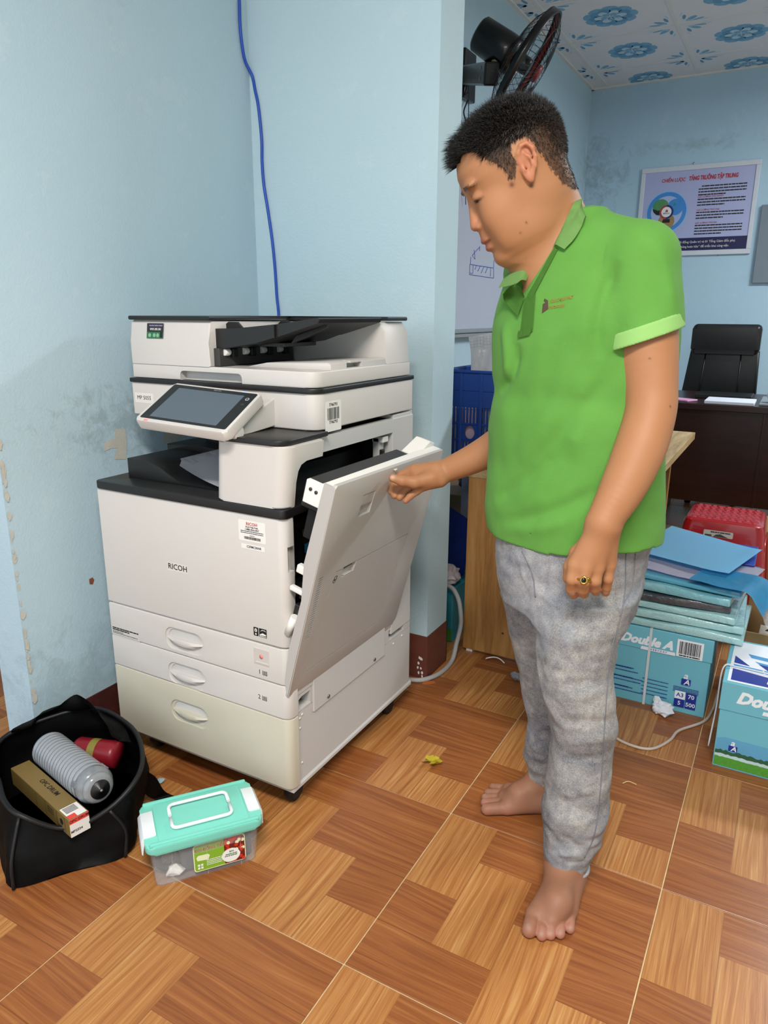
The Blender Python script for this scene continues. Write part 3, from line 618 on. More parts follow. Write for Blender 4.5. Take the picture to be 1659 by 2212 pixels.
for (x0, x1, u0, u1, n0, n1, m_, nm) in ((.03, .44, .40, .47, -.075, -.036, M_pk, 'guide_unit'), (.03, .44, .25, .38, -.050, -.02, M_pk, 'guide_unit'), (.02, .48, .09, .24, -.05, -.012, M_pb, 'feed_guide'), (.006, .022, .325, .345, -.058, -.02, M_roll, 'door_hook'), (.006, .020, .275, .287, -.065, -.02, M_roll, 'door_hook'), (.01, .03, .05, .12, -.060, -.01, M_roll, 'hinge_bracket')):
    bm = BM(); box(bm, x0, x1, u0, u1, n0, n1, .003); obj(nm, bm, m_, sd)
bm = BM(); tube(bm, [(.008, .135, -.058), (.06, .142, -.058)], .013, 14); obj('feed_roller', bm, M_roll, sd)
bm = BM(); tube(bm, [(.010, .165, -.045), (.010, .215, -.036)], .010, 12); obj('feed_arm', bm, M_roll, sd)
# sheet lying in the output tray
sh = BM(); vs = [(.124, .140, .828), (.25, .085, .812), (.42, .05, .815), (.44, .22, .852), (.30, .245, .846), (.19, .2, .842)]
n = 8
g_ = [[sh.verts.new(Vector((.124, .146, .842)).lerp(Vector((.43, .03, .818)), i/n).lerp(Vector((.225, .262, .872)).lerp(Vector((.50, .14, .858)), i/n), j/n) + Vector((0, 0, .004*math.sin(i/n*PI)*(1-j/n)-.012*math.sin(i/n*PI)))) for j in range(n+1)] for i in range(n+1)]
for i in range(n):
    for j in range(n): sh.faces.new((g_[i][j], g_[i+1][j], g_[i+1][j+1], g_[i][j+1]))
bmesh.ops.solidify(sh, geom=sh.faces[:], thickness=.0004)
sh = obj('paper_sheet', sh, mat('copy_paper', '#d4d5dc', .7, .02), smooth=180); sh.location = (-1.538, 1.228, 0); tag(sh, 'white printed sheet lying in the black output tray of the photocopier', 'paper')
bm = BM()
for k in range(2): 
    p0 = Vector((.135, .156, .845+.0006)); xd = (Vector((.43, .03, .818))-Vector((.124, .146, .842))).normalized()
    Mg = align(p0 + Vector((.012*k+.012, .012*k+.006, .002)), xd, (.1, .116, .03)); greek(bm, Mg, .0, .05, 0, .0025, rng, .25)
obj('small_print', bm, M_lgrey, sh)
# ================================================================== the person
D0, R0 = 1.45, .38                                   # base of the figure: distance ahead and to the right of the camera
person = tag(empty('person', tuple(RT*R0 + BK*D0), YAW), 'barefoot person in a green polo shirt and grey jeans reaching for the copier door', 'person')
def loc_(P): P = np.asarray(P, float); return np.array([P @ RT - R0, P @ BK - D0, P[2]])
def Q(px, py, d): return loc_(at(px, py, d=d))       # figure space: x right, y away, z up
def G(px, py, z=0.0): return loc_(at(px, py, z=z))
CAMF = np.array([-R0, -D0, CAM_H])
def ray_l(px, py): d = ray(px, py); return np.array([d @ RT, d @ BK, d[2]])

class Field:
    """smooth union of simple solids, meshed with surface nets on a common lattice"""
    def __init__(s, h): s.h = h; s.pr = []; s.post = None
    def add(s, fn, lo, hi, k=.015, op='u'): s.pr.append((fn, np.array(lo, float), np.array(hi, float), k, op)); return s
    def cap(s, a, b, ra, rb=None, k=.015, op='u', flat=None):
        a, b = np.array(a, float), np.array(b, float); rb = ra if rb is None else rb; m = max(ra, rb)
        def fn(P):
            ab = b-a; t = np.clip(((P-a) @ ab)/max(ab @ ab, 1e-12), 0, 1); v = P - a - t[:, None]*ab
            if flat is not None:
                ax, sc = flat; c = v @ ax; v = v + np.outer(c*(1/sc-1), ax)
            return np.sqrt((v*v).sum(1)) - (ra + (rb-ra)*t)
        return s.add(fn, np.minimum(a, b)-m, np.maximum(a, b)+m, k, op)
    def chain(s, pts, rs, k=.012, k0=None):
        for i in range(len(pts)-1): s.cap(pts[i], pts[i+1], rs[i], rs[i+1], (k0 if (i == 0 and k0) else k))
        return s
    def limb(s, pts, rs, k=.02, sub_=6):
        Z = [np.array(v) for v in spline(pts, sub_)]; rr = np.interp(np.linspace(0, len(rs)-1, len(Z)), np.arange(len(rs)), rs); w_ = np.hanning(7); w_ /= w_.sum(); rr = np.convolve(np.pad(rr, 3, mode='edge'), w_, 'valid')
        def fn(P):
            best = np.full(len(P), 9.0); pc = P.mean(0); rad = np.linalg.norm(P.max(0)-P.min(0))/2 + .13
            for i in range(len(Z)-1):
                a, b = Z[i], Z[i+1]; ab = b-a
                if np.linalg.norm(pc-(a+b)/2) > rad: continue
                t = np.clip(((P-a) @ ab)/(ab @ ab), 0, 1); v = P - a - t[:, None]*ab; best = np.minimum(best, np.sqrt((v*v).sum(1)) - (rr[i] + (rr[i+1]-rr[i])*t))
            return best
        Za = np.array(Z); m = max(rs); return s.add(fn, Za.min(0)-m, Za.max(0)+m, k, 'u')
    def ell(s, c, r, k=.015, op='u', M=None):
        c, r = np.array(c, float), np.array(r, float); m = r.max()
        def fn(P):
            v = P-c
            if M is not None: v = v @ M
            q = v/r; n = np.sqrt((q*q).sum(1)); g = np.sqrt(((q/r)**2).sum(1))
            return np.where(n > 1e-6, n*(n-1)/np.maximum(g, 1e-6), -r.min())
        return s.add(fn, c-m, c+m, k, op)
    def loft(s, lv, k=.015, phi=0.0, p=2.0, off=0.0, op='u'):
        """levels (z, x, y, a, b): ellipse sections stacked along z"""
        lv = np.array(sorted(lv), float); z = lv[:, 0]; zz = np.linspace(z[0], z[-1], 300)
        def sm(v):
            t = np.interp(zz, z, v); w_ = 9; ker = np.hanning(2*w_+1); ker /= ker.sum()
            return np.convolve(np.pad(t, w_, mode='edge'), ker, 'valid')
        tb = [sm(lv[:, i]) for i in range(1, 5)]; c, s_ = math.cos(phi), math.sin(phi)
        def fn(P):
            x, y, a, b = [np.interp(P[:, 2], zz, q) for q in tb]; a = a+off; b = b+off
            u = P[:, 0]-x; v = P[:, 1]-y; u, v = c*u+s_*v, -s_*u+c*v
            rho = (np.abs(u/a)**p + np.abs(v/b)**p)**(1/p)
            gr = np.sqrt((u/a**2)**2 + (v/b**2)**2)/np.maximum(rho, 1e-6)
            d = (rho-1)/np.maximum(gr, 1e-6); d = np.where(rho < .3, -.7*np.minimum(a, b), d)
            return np.maximum(d, np.maximum(z[0]-P[:, 2], P[:, 2]-z[-1]))
        m = lv[:, 3:5].max() + off
        return s.add(fn, (lv[:, 1].min()-m, lv[:, 2].min()-m, z[0]), (lv[:, 1].max()+m, lv[:, 2].max()+m, z[-1]), k, op)
    def ev(s, P, prims):
        F = np.full(len(P), 1.0)
        for fn, lo, hi, k, op in prims:
            d = fn(P)
            if op == 'u':
                h = np.maximum(k - np.abs(F-d), 0)/k; F = np.minimum(F, d) - h*h*k*.25
            elif op == 's':
                h = np.maximum(k - np.abs(F+d), 0)/k; F = np.maximum(F, -d) + h*h*k*.25
            else: F = np.maximum(F, d)
        return F
    def mesh(s, n=20):
        h = s.h; u = [p for p in s.pr if p[4] == 'u']
        lo = np.min([p[1] for p in u], 0) - .02; hi = np.max([p[2] for p in u], 0) + .02
        b0 = np.floor(lo/h/n).astype(int); b1 = np.ceil(hi/h/n).astype(int)
        g = np.stack(np.meshgrid(*[np.arange(n+1)]*3, indexing='ij'), -1).reshape(-1, 3)
        K, V, QD = [], [], []
        off = 1 << 20
        def key(I): return ((I[:, 0]+off) << 42) | ((I[:, 1]+off) << 21) | (I[:, 2]+off)
        cor = np.array([[i, j, k] for i in (0, 1) for j in (0, 1) for k in (0, 1)])
        eds = [(a, b) for a in range(8) for b in range(a+1, 8) if np.abs(cor[a]-cor[b]).sum() == 1]
        for bx in range(b0[0], b1[0]):
            for by in range(b0[1], b1[1]):
                for bz in range(b0[2], b1[2]):
                    o = np.array([bx, by, bz])*n; wl_, wh = o*h, (o+n)*h
                    if not any((p[1]-p[3]-h < wh).all() and (p[2]+p[3]+h > wl_).all() for p in u): continue
                    act = [p for p in s.pr if p[4] == 'i' or ((p[1]-p[3]-h < wh).all() and (p[2]+p[3]+h > wl_).all())]
                    P = (g + o)*h; F = s.ev(P, act)
                    if s.post is not None and F.min() < .03: F = s.post(P, F)
                    if F.min() > 0 or F.max() < 0: continue
                    F = F.reshape((n+1,)*3); S = F < 0
                    st = np.stack([S[c[0]:n+c[0], c[1]:n+c[1], c[2]:n+c[2]] for c in cor], -1)
                    cells = np.argwhere(st.any(-1) & ~st.all(-1))
                    if len(cells):
                        fc = np.stack([F[cells[:, 0]+c[0], cells[:, 1]+c[1], cells[:, 2]+c[2]] for c in cor], -1)
                        acc = np.zeros((len(cells), 3)); cnt = np.zeros(len(cells))
                        for a, b in eds:
                            fa, fb = fc[:, a], fc[:, b]; cr = (fa < 0) != (fb < 0); t = np.where(cr, fa/np.where(cr, fa-fb, 1), 0)
                            acc += np.where(cr[:, None], cor[a] + t[:, None]*(cor[b]-cor[a]), 0); cnt += cr
                        K.append(key(cells+o)); V.append((cells + o + acc/cnt[:, None])*h)
                    for ax in range(3):
                        e = np.zeros(3, int); e[ax] = 1
                        A_ = S[:n, :n, :n]; B_ = S[e[0]:n+e[0], e[1]:n+e[1], e[2]:n+e[2]]
                        ix = np.argwhere(A_ != B_)
                        if not len(ix): continue
                        u_ = np.zeros(3, int); v_ = np.zeros(3, int); u_[(ax+1) % 3] = 1; v_[(ax+2) % 3] = 1; I = ix + o
                        q = np.stack([key(I-u_-v_), key(I-v_), key(I), key(I-u_)], 1)
                        fl = ~S[ix[:, 0], ix[:, 1], ix[:, 2]]; q[fl] = q[fl][:, ::-1]; QD.append(q)
        K = np.concatenate(K); V = np.concatenate(V); QD = np.concatenate(QD)
        K, iu = np.unique(K, return_index=True); V = V[iu]
        ix = np.searchsorted(K, QD); ix = np.minimum(ix, len(K)-1); ok = (K[ix] == QD).all(1)
        return V, ix[ok]
def to_mesh(name, V, Fq):
    me = bpy.data.meshes.new(name); me.vertices.add(len(V)); me.vertices.foreach_set('co', V.astype(np.float32).ravel())
    me.loops.add(len(Fq)*4); me.loops.foreach_set('vertex_index', Fq.astype(np.int32).ravel()); me.polygons.add(len(Fq))
    me.polygons.foreach_set('loop_start', np.arange(len(Fq), dtype=np.int32)*4); me.polygons.foreach_set('loop_total', np.full(len(Fq), 4, np.int32))
    me.update(calc_edges=True); me.polygons.foreach_set('use_smooth', [True]*len(Fq)); me.validate(); return me
def vnorm(V, Fq):
    a, b, c, d = (V[Fq[:, i]] for i in range(4)); n = np.cross(c-a, d-b); N = np.zeros_like(V)
    for i in range(4): np.add.at(N, Fq[:, i], n)
    return N/np.maximum(np.linalg.norm(N, axis=1, keepdims=True), 1e-12)
def relax(V, Fq, it=1, lam=.5):
    for _ in range(it):
        A = np.zeros_like(V); n = np.zeros(len(V))
        for i in range(4):
            j = Fq[:, (i+1) % 4]; k = Fq[:, i]; np.add.at(A, k, V[j]); np.add.at(A, j, V[k]); np.add.at(n, k, 1); np.add.at(n, j, 1)
        V = V + lam*(A/np.maximum(n, 1)[:, None]-V)
    return V
def bvh_of(V, Fq): return BVHTree.FromPolygons([tuple(v) for v in V], [tuple(int(i) for i in f) for f in Fq])
def on_surface(bvh, px, py, lift=0.0):
    d = Vector(ray_l(px, py)).normalized(); hit, n, i, t = bvh.ray_cast(Vector(CAMF), d)
    if hit is None: return None
    if n.dot(d) > 0: n = -n
    return hit + n*lift, n
def crease(V, N, bvh, pts, width, amp):
    """raise (amp>0) or press in a soft ridge along a line drawn on the surface"""
    P = [on_surface(bvh, *p) for p in pts]; P = [np.array(p[0]) for p in P if p]
    if len(P) < 2: return V
    P = [np.array(v) for v in spline(P, 4)] if len(P) > 2 else P
    best = np.full(len(V), 9.0); tt = np.zeros(len(V)); L = len(P)-1
    lo = np.min(P, 0)-4*width; hi = np.max(P, 0)+4*width; sel = np.where(((V > lo) & (V < hi)).all(1))[0]; W = V[sel]; bs = np.full(len(sel), 9.0); ts = np.zeros(len(sel))
    for i in range(L):
        a, b = P[i], P[i+1]; ab = b-a; t = np.clip(((W-a) @ ab)/max(ab @ ab, 1e-12), 0, 1); d = np.linalg.norm(W-a-t[:, None]*ab, axis=1)
        m = d < bs; bs[m] = d[m]; ts[m] = (i+t[m])/L
    f = amp*np.exp(-(bs/width)**2)*np.clip(np.minimum(ts, 1-ts)*4, 0, 1); V[sel] += N[sel]*f[:, None]; return V
def vnoise(P, sc, seed=0):
    """smooth value noise"""
    X = P*sc; I = np.floor(X).astype(np.int64); f = X-I; f = f*f*(3-2*f); out = np.zeros(len(P))
    def hsh(a, b, c):
        n = (a*374761393 + b*668265263 + c*2147483647 + seed*1274126177) & 0xffffffff; n = ((n ^ (n >> 13))*1274126177) & 0xffffffff
        return ((n ^ (n >> 16)) & 0xffff)/65535.0
    for i in (0, 1):
        for j in (0, 1):
            for k in (0, 1):
                out += hsh(I[:, 0]+i, I[:, 1]+j, I[:, 2]+k)*(f[:, 0] if i else 1-f[:, 0])*(f[:, 1] if j else 1-f[:, 1])*(f[:, 2] if k else 1-f[:, 2])
    return out*2-1
def row(py, l, r, d, b=None, ratio=None):
    a0, a1 = Q(l, py, d), Q(r, py, d); w_ = (a1[0]-a0[0])/2
    return ((a0[2]+a1[2])/2, (a0[0]+a1[0])/2, d-D0, w_, b if b is not None else w_*(ratio or 1))

# ---------------------------------------------------------------- head space: (forward, left, up) in photo pixels about the ear
HS = .00087; HO = Q(1120, 390, 1.475)
Fv = np.array([-.895, 0, -.445*1.037])*HS; Uv = np.array([-.445, 0, .895*1.037])*HS; Lv = np.array([0, -1, 0])*HS
HM = np.stack([Fv, Lv, Uv], 1); HI = np.linalg.inv(HM)
def Hp(f, l, u): return HO + HM @ np.array([f, l, u], float)
def hx(P): return (P-HO) @ HI.T
class HeadField:
    def __init__(s, F): s.F = F
    def ell(s, c, r, k=10, op='u', rot=None):
        c, r = np.array(c, float), np.array(r, float); M = None if rot is None else np.array(Euler([R(a) for a in rot]).to_matrix())
        def fn(P):
            v = hx(P)-c
            if M is not None: v = v @ M
            q = v/r; n = np.sqrt((q*q).sum(1)); g = np.sqrt(((q/r)**2).sum(1)); return np.where(n > 1e-6, n*(n-1)/np.maximum(g, 1e-6), -r.min())*HS
        w_ = Hp(*c); m = r.max()*HS*1.06; s.F.add(fn, w_-m, w_+m, k*HS, op)
    def cap(s, a, b, ra, rb=None, k=8, op='u'):
        s.F.cap(Hp(*a), Hp(*b), ra*HS, (ra if rb is None else rb)*HS, k*HS, op)
    def face(s, lv, k=14, p=2.25):
        lv = np.array(sorted(lv), float)
        def fn(P):
            q = hx(P); u = q[:, 2]; f = np.interp(u, lv[:, 0], lv[:, 1]); b = np.interp(u, lv[:, 0], lv[:, 2]); w_ = np.interp(u, lv[:, 0], lv[:, 3])
            c, a = (f+b)/2, (f-b)/2; x = (q[:, 0]-c); y = q[:, 1]; rho = (np.abs(x/a)**p + np.abs(y/w_)**p)**(1/p)
            gr = np.sqrt((x/a**2)**2+(y/w_**2)**2)/np.maximum(rho, 1e-6); d = np.where(rho > .3, (rho-1)/np.maximum(gr, 1e-6), -.7*np.minimum(a, w_))
            return np.maximum(d, np.maximum(lv[0, 0]-u, u-lv[-1, 0]))*HS
        c = np.array([Hp(f_, l_, u_) for f_ in (-130, 130) for l_ in (-95, 95) for u_ in (lv[0, 0], lv[-1, 0])]); s.F.add(fn, c.min(0), c.max(0), k*HS, 'u')

SK = Field(.0027); H = HeadField(SK)
H.ell((0, 0, 52), (115, 84, 92)); H.ell((-30, 0, 40), (86, 82, 84), 14)
H.face([(-136, 86, 36, 20), (-128, 97, 12, 36), (-112, 104, -12, 50), (-95, 107, -30, 58), (-75, 109, -50, 65), (-45, 109, -78, 72), (-15, 107, -96, 77), (10, 107, -106, 80), (35, 113, -110, 82), (60, 112, -110, 81), (85, 99, -104, 76)])
for sg in (1, -1):
    H.ell((68, sg*42, -42), (36, 27, 42), 24)                                  # cheek
    H.ell((35, sg*42, -92), (50, 22, 34), 30)                                  # jaw
    H.ell((100, sg*30, 33), (14, 28, 9), 10, rot=(0, 0, sg*-14))               # brow
    H.ell((110, sg*31, 8), (13, 17, 9), 12, 's')                               # socket
    H.ell((95, sg*32, 7), (14.5, 18, 12), 7)                                   # lid over the eyeball
    H.ell((111, sg*34, 0), (10, 16, 1.6), 2.5, 's', rot=(0, 0, sg*-18))        # slit between the lids
    H.ell((110, sg*13, -45), (13, 9, 9), 7)                              # wing of the nose
H.cap((107, 0, 12), (119, 0, -34), 7.5, 9.5, 10); H.ell((119.5, 0, -41), (11.5, 11.5, 9.5), 6)
for sg in (1, -1): H.ell((121, sg*7.5, -51), (5, 3.2, 3.2), 2, 's')
H.ell((110, 0, -62), (9, 16, 10), 10)                                          # philtrum bulge
H.ell((110, 0, -75), (12.5, 23, 7.5), 8, rot=(0, 8, 0)); H.ell((106.5, 0, -93), (12, 20, 8.5), 8, rot=(0, 4, 0))
for sg in (1, -1): H.cap((122, 0, -84), (110, sg*17, -83), 1.6, 1.5, 3, 's'); H.cap((110, sg*17, -83), (97, sg*30, -77), 1.5, 1.2, 3, 's')
H.ell((88, 0, -120), (18, 24, 15), 12)                                         # chin
H.ell((55, 0, -128), (48, 38, 18), 20)                                         # soft underside of the jaw
ES = lambda f, l, u: (-10 + (f+12)*.84, l, 14 + (u-14)*.84)
for sg in (1, -1):                                                             # ears
    M_ = (0, -17, sg*14)
    def E_(c, r, k, op='u', rot=None): p = ES(c[0], c[1], c[2]); H.ell((p[0], sg*p[1], p[2]), (r[0]*.86, r[1], r[2]*.86), k, op, rot)
    E_((-11, 82, 16), (18, 6, 37), 6, 'u', M_)
    hel = [ES(*p) for p in ((4, 84, 26), (2, 87, 44), (-10, 90, 56), (-24, 92, 55), (-33, 93, 40), (-33, 92, 20), (-25, 90, 2), (-14, 88, -12))]
    for a, b in zip(hel, hel[1:]): H.cap((a[0], sg*a[1], a[2]), (b[0], sg*b[1], b[2]), 4.2, 4.2, 4)
    an = [ES(*p) for p in ((-12, 90, 40), (-20, 91, 26), (-20, 91, 10), (-12, 90, -2))]
    for a, b in zip(an, an[1:]): H.cap((a[0], sg*a[1], a[2]), (b[0], sg*b[1], b[2]), 3, 3, 3)
    E_((-7, 86, -17), (9, 5.5, 12), 6); E_((-8, 93, 12), (8, 7, 13), 4, 's'); E_((-18, 94, 42), (6, 4.5, 9), 4, 's'); E_((1, 88, 6), (4, 4.5, 7), 4); E_((-5, 90, 6), (3.5, 12, 4), 2, 's')
# neck, trunk, limbs
NB = Q(1200, 520, 1.505)
SK.cap(Hp(-36, 0, -50), NB, .057, .066, .03); SK.cap(Hp(15, 0, -105), Q(1172, 600, 1.495), .044, .058, .03); SK.cap(Hp(-64, 0, -48), Q(1210, 472, 1.515), .026, .046, .03)
PHI = math.atan2(.69, -.72)
TR = [row(470, 1165, 1300, 1.49), row(520, 1135, 1370, 1.49), row(580, 1108, 1420, 1.49), row(640, 1096, 1432, 1.49), row(700, 1082, 1436, 1.49), row(760, 1080, 1430, 1.49), row(840, 1082, 1420, 1.485), row(930, 1074, 1412, 1.48), row(1000, 1074, 1410, 1.475), row(1080, 1070, 1408, 1.47), row(1150, 1072, 1404, 1.465), row(1200, 1078, 1392, 1.46)]
def torso(lv): return [(z, x, y, a*1.12, a*.84) for (z, x, y, a, b) in lv]
SK.loft(torso(TR[:-2]), .03, PHI, 2.15, -.012)
SHL, SHR = Q(1386, 560, 1.375), Q(1152, 592, 1.62)
ELL, WRL, ELR, WRR = Q(1402, 872, 1.315), Q(1303, 1128, 1.238), Q(1190, 885, 1.59), Q(952, 1022, 1.685)
SK.limb([Q(1300, 545, 1.45), SHL, Q(1394, 640, 1.36), Q(1399, 740, 1.342), Q(1406, 840, 1.322), Q(1404, 895, 1.306), Q(1380, 975, 1.284), Q(1344, 1055, 1.26), WRL], [.045, .053, .054, .0535, .046, .0445, .0455, .040, .0305], .025)
SK.limb([Q(1200, 560, 1.56), SHR, Q(1165, 740, 1.615), ELR, Q(1105, 943, 1.635), Q(1035, 985, 1.662), WRR], [.045, .052, .048, .043, .043, .036, .027], .025)
# left hand: back of the hand to the camera, fingers curled
kn = [(1241, 1220, 1.236), (1266, 1226, 1.226), (1291, 1225, 1.230), (1316, 1219, 1.244)]
ws = [(1290, 1140, 1.240), (1298, 1142, 1.234), (1307, 1142, 1.234), (1316, 1140, 1.240)]
for i in range(4):
    SK.cap(Q(*ws[i]), Q(*kn[i]), .0185, .0125, .014); SK.cap(Q(ws[i][0], ws[i][1]+12, ws[i][2]+.016), Q(kn[i][0], kn[i][1]-6, kn[i][2]+.014), .015, .011, .012)
fg = [[(1235, 1252, 1.230), (1234, 1272, 1.242), (1239, 1285, 1.260)], [(1261, 1256, 1.220), (1259, 1273, 1.232), (1261, 1283, 1.252)], [(1286, 1255, 1.226), (1285, 1270, 1.238), (1287, 1277, 1.258)], [(1313, 1250, 1.242), (1310, 1268, 1.252), (1308, 1280, 1.264)]]
fr_ = [(.0115, .0108, .0102, .0088), (.0118, .0112, .0105, .0092), (.0114, .0108, .0102, .009), (.0105, .0098, .009, .008)]
for i in range(4): SK.chain([Q(*kn[i])] + [Q(*p) for p in fg[i]], fr_[i], .003, .006)
SK.chain([Q(1285, 1158, 1.262), Q(1247, 1195, 1.278), Q(1231, 1225, 1.284), Q(1226, 1250, 1.284)], [.018, .014, .0115, .0095], .006)
# right hand: thumb towards the camera, fingers bent behind the door edge
dd = -.022
kr = [(895, 1014, 1.712), (900, 1026, 1.702), (907, 1038, 1.692), (917, 1049, 1.680)]
wr_ = [(940, 1012, 1.697), (942, 1020, 1.692), (945, 1029, 1.688), (950, 1037, 1.684)]
for i in range(4): SK.cap(Q(wr_[i][0], wr_[i][1], wr_[i][2]+dd), Q(kr[i][0], kr[i][1], kr[i][2]+dd), .0175, .0125, .013)
fR = [[(866, 1026, 1.716), (851, 1044, 1.713), (845, 1062, 1.704)], [(872, 1042, 1.709), (857, 1058, 1.706), (852, 1071, 1.698)], [(882, 1054, 1.699), (869, 1067, 1.695), (863, 1075, 1.688)], [(900, 1062, 1.682), (885, 1073, 1.680), (876, 1082, 1.676)]]
for i in range(4): SK.chain([Q(kr[i][0], kr[i][1], kr[i][2]+dd)] + [Q(a, b, c+dd) for a, b, c in fR[i]], (.0110, .0100, .0092, .0080) if i < 3 else (.0098, .0088, .0080, .0072), .003, .006)
SK.chain([Q(930, 1034, 1.676+dd), Q(896, 1042, 1.664+dd), Q(869, 1039, 1.660+dd), Q(849, 1033, 1.662+dd)], [.0185, .0140, .0118, .0098], .006, .012)
# legs inside the trousers, ankles and feet
LEGL = [row(1280, 1165, 1362, 1.385), row(1350, 1160, 1340, 1.365), row(1400, 1161, 1329, 1.36), row(1450, 1165, 1319, 1.355), row(1500, 1172, 1325, 1.35), row(1550, 1185, 1330, 1.345), row(1600, 1192, 1323, 1.345), row(1650, 1188, 1318, 1.345), row(1700, 1180, 1312, 1.345), row(1750, 1173, 1308, 1.342), row(1790, 1176, 1296, 1.34), row(1830, 1174, 1282, 1.338), row(1868, 1180, 1268, 1.336)]
LEGR = [row(1280, 1084, 1240, 1.545), row(1350, 1098, 1232, 1.55), row(1400, 1108, 1224, 1.555), row(1450, 1121, 1222, 1.56), row(1500, 1128, 1224, 1.57), row(1560, 1140, 1228, 1.58), row(1600, 1134, 1226, 1.585), row(1640, 1132, 1222, 1.59), row(1665, 1138, 1216, 1.595), row(1697, 1150, 1206, 1.60)]
PEL = [row(1120, 1085, 1402, 1.465), row(1190, 1076, 1384, 1.46), row(1250, 1080, 1376, 1.46), row(1300, 1090, 1362, 1.455)]
SK.loft(LEGL, .02, off=-.016); SK.loft(LEGR, .02, off=-.014); SK.loft([(z, x, y, a*.98, a*.86) for z, x, y, a, b in PEL], .05, PHI, 2.1, -.014)
aL = Q(1219, 1872, 1.332); SK.cap(Q(1222, 1830, 1.34), aL, .036, .0345, .02)
hl = np.array([aL[0]+.006, aL[1]+.022, .030]); SK.cap(aL, hl, .034, .031, .02)
SK.cap(aL, G(1203, 1950, .040), .036, .028, .03); SK.cap(G(1203, 1950, .036), G(1190, 1990, .020), .029, .018, .02)
for (p, r) in (((1155, 1976), .0195), ((1174, 1980), .0155), ((1193, 1980), .0145), ((1213, 1977), .0145), ((1232, 1968), .0155)): SK.cap(hl*[1, 1, 0]+[0, -.03, .034], G(*p, r*.95), .030, r, .018)
def toe(a, b, ra, rb, za, zb): SK.chain([G(*a, za), G((a[0]+b[0])/2, (a[1]+b[1])/2, za*.95), G(*b, zb)], [ra, (ra+rb)/2*.95, rb], .0025, .004)
toe((1151, 1984), (1143, 2009), .0165, .0150, .017, .0145); toe((1172, 1992), (1170, 2020), .0120, .0112, .016, .011); toe((1191, 1994), (1189, 2019), .0112, .0105, .015, .0105); toe((1211, 1990), (1210, 2017), .0108, .0102, .014, .010); toe((1232, 1978), (1231, 2006), .0108, .0102, .013, .010)
aR = Q(1176, 1688, 1.605); SK.cap(Q(1178, 1640, 1.60), aR, .036, .035, .02)
hr = G(1203, 1726, .032); SK.cap(aR, hr, .034, .031, .02); SK.cap(aR, G(1122, 1716, .046), .035, .027, .03); SK.cap(G(1122, 1716, .042), G(1092, 1722, .022), .028, .018, .02)
for (p, r) in (((1097, 1743), .0200), ((1094, 1733), .0155), ((1093, 1723), .0145), ((1094, 1713), .0145), ((1099, 1704), .0155)): SK.cap(hr + [-.02, 0, 0], G(*p, r*.95), .029, r, .018)
toe((1090, 1745), (1052, 1748), .0170, .0150, .017, .0145); toe((1082, 1733), (1047, 1734), .0120, .0108, .015, .011); toe((1080, 1723), (1048, 1723), .0112, .0102, .014, .010); toe((1082, 1713), (1053, 1712), .0108, .010, .013, .010); toe((1090, 1703), (1064, 1700), .0108, .010, .013, .010)
SK.add(lambda P: P[:, 2]*-1+.0005, (-9, -9, -9), (9, 9, 9), .004, 'i')
V, Fq = SK.mesh(); V = relax(V, Fq, 1, .35)
me = to_mesh('body', V, Fq)
# natural colouring of the skin
hq = hx(V); inhead = (hq[:, 2] > -150) & (np.abs(hq[:, 0]) < 160) & (V[:, 2] > 1.2)
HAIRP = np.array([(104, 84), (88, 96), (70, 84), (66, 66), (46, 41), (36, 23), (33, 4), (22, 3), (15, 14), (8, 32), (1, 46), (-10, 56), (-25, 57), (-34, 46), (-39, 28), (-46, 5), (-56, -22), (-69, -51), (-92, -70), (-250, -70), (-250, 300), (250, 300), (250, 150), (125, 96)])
def inpoly(x, y, poly):
    c = np.zeros(len(x), bool); n = len(poly)
    for i in range(n):
        x0, y0 = poly[i]; x1, y1 = poly[(i+1) % n]
        k = ((y0 > y) != (y1 > y)) & (x < (x1-x0)*(y-y0)/(y1-y0+1e-12)+x0); c ^= k
    return c
def l3(h): return np.array(lin(h)[:3])
col = np.tile(l3('#a97652'), (len(V), 1))
def tint(mask, c, a): 
    global col
    a = (np.asarray(mask, float)*a)[:, None]; col = col*(1-a) + l3(c)*a
def soft(P, c, r): return np.exp(-(np.linalg.norm(P-np.asarray(c), axis=1)/r)**2)
tint(vnoise(V, 40, 1)*.5+.5, '#99643f', .25); tint(vnoise(V, 9, 2)*.5+.5, '#b07e58', .3)
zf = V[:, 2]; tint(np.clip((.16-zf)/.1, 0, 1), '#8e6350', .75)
for f in ((1142, 2012), (1170, 2022), (1189, 2021), (1210, 2019), (1231, 2008), (1050, 1752), (1095, 1756), (1045, 1736)): tint(soft(V, G(*f, .01), .016), '#b4705f', .6)
hd = inhead & ~((hq[:, 1] > 80) & False)
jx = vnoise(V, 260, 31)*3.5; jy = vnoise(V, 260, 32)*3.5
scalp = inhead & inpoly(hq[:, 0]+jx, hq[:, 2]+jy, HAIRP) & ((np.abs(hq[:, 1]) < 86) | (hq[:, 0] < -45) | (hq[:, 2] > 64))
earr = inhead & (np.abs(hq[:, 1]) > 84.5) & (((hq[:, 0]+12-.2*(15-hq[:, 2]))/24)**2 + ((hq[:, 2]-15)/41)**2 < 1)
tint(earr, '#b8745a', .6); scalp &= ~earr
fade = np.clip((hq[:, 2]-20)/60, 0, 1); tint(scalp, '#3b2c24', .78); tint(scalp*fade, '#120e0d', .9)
lips = np.maximum(np.exp(-(((hq[:, 0]-114)/18)**4 + (hq[:, 1]/23)**4 + ((hq[:, 2]+76)/7)**4)), np.exp(-(((hq[:, 0]-110)/18)**4 + (hq[:, 1]/20)**4 + ((hq[:, 2]+91.5)/7.5)**4)))*inhead
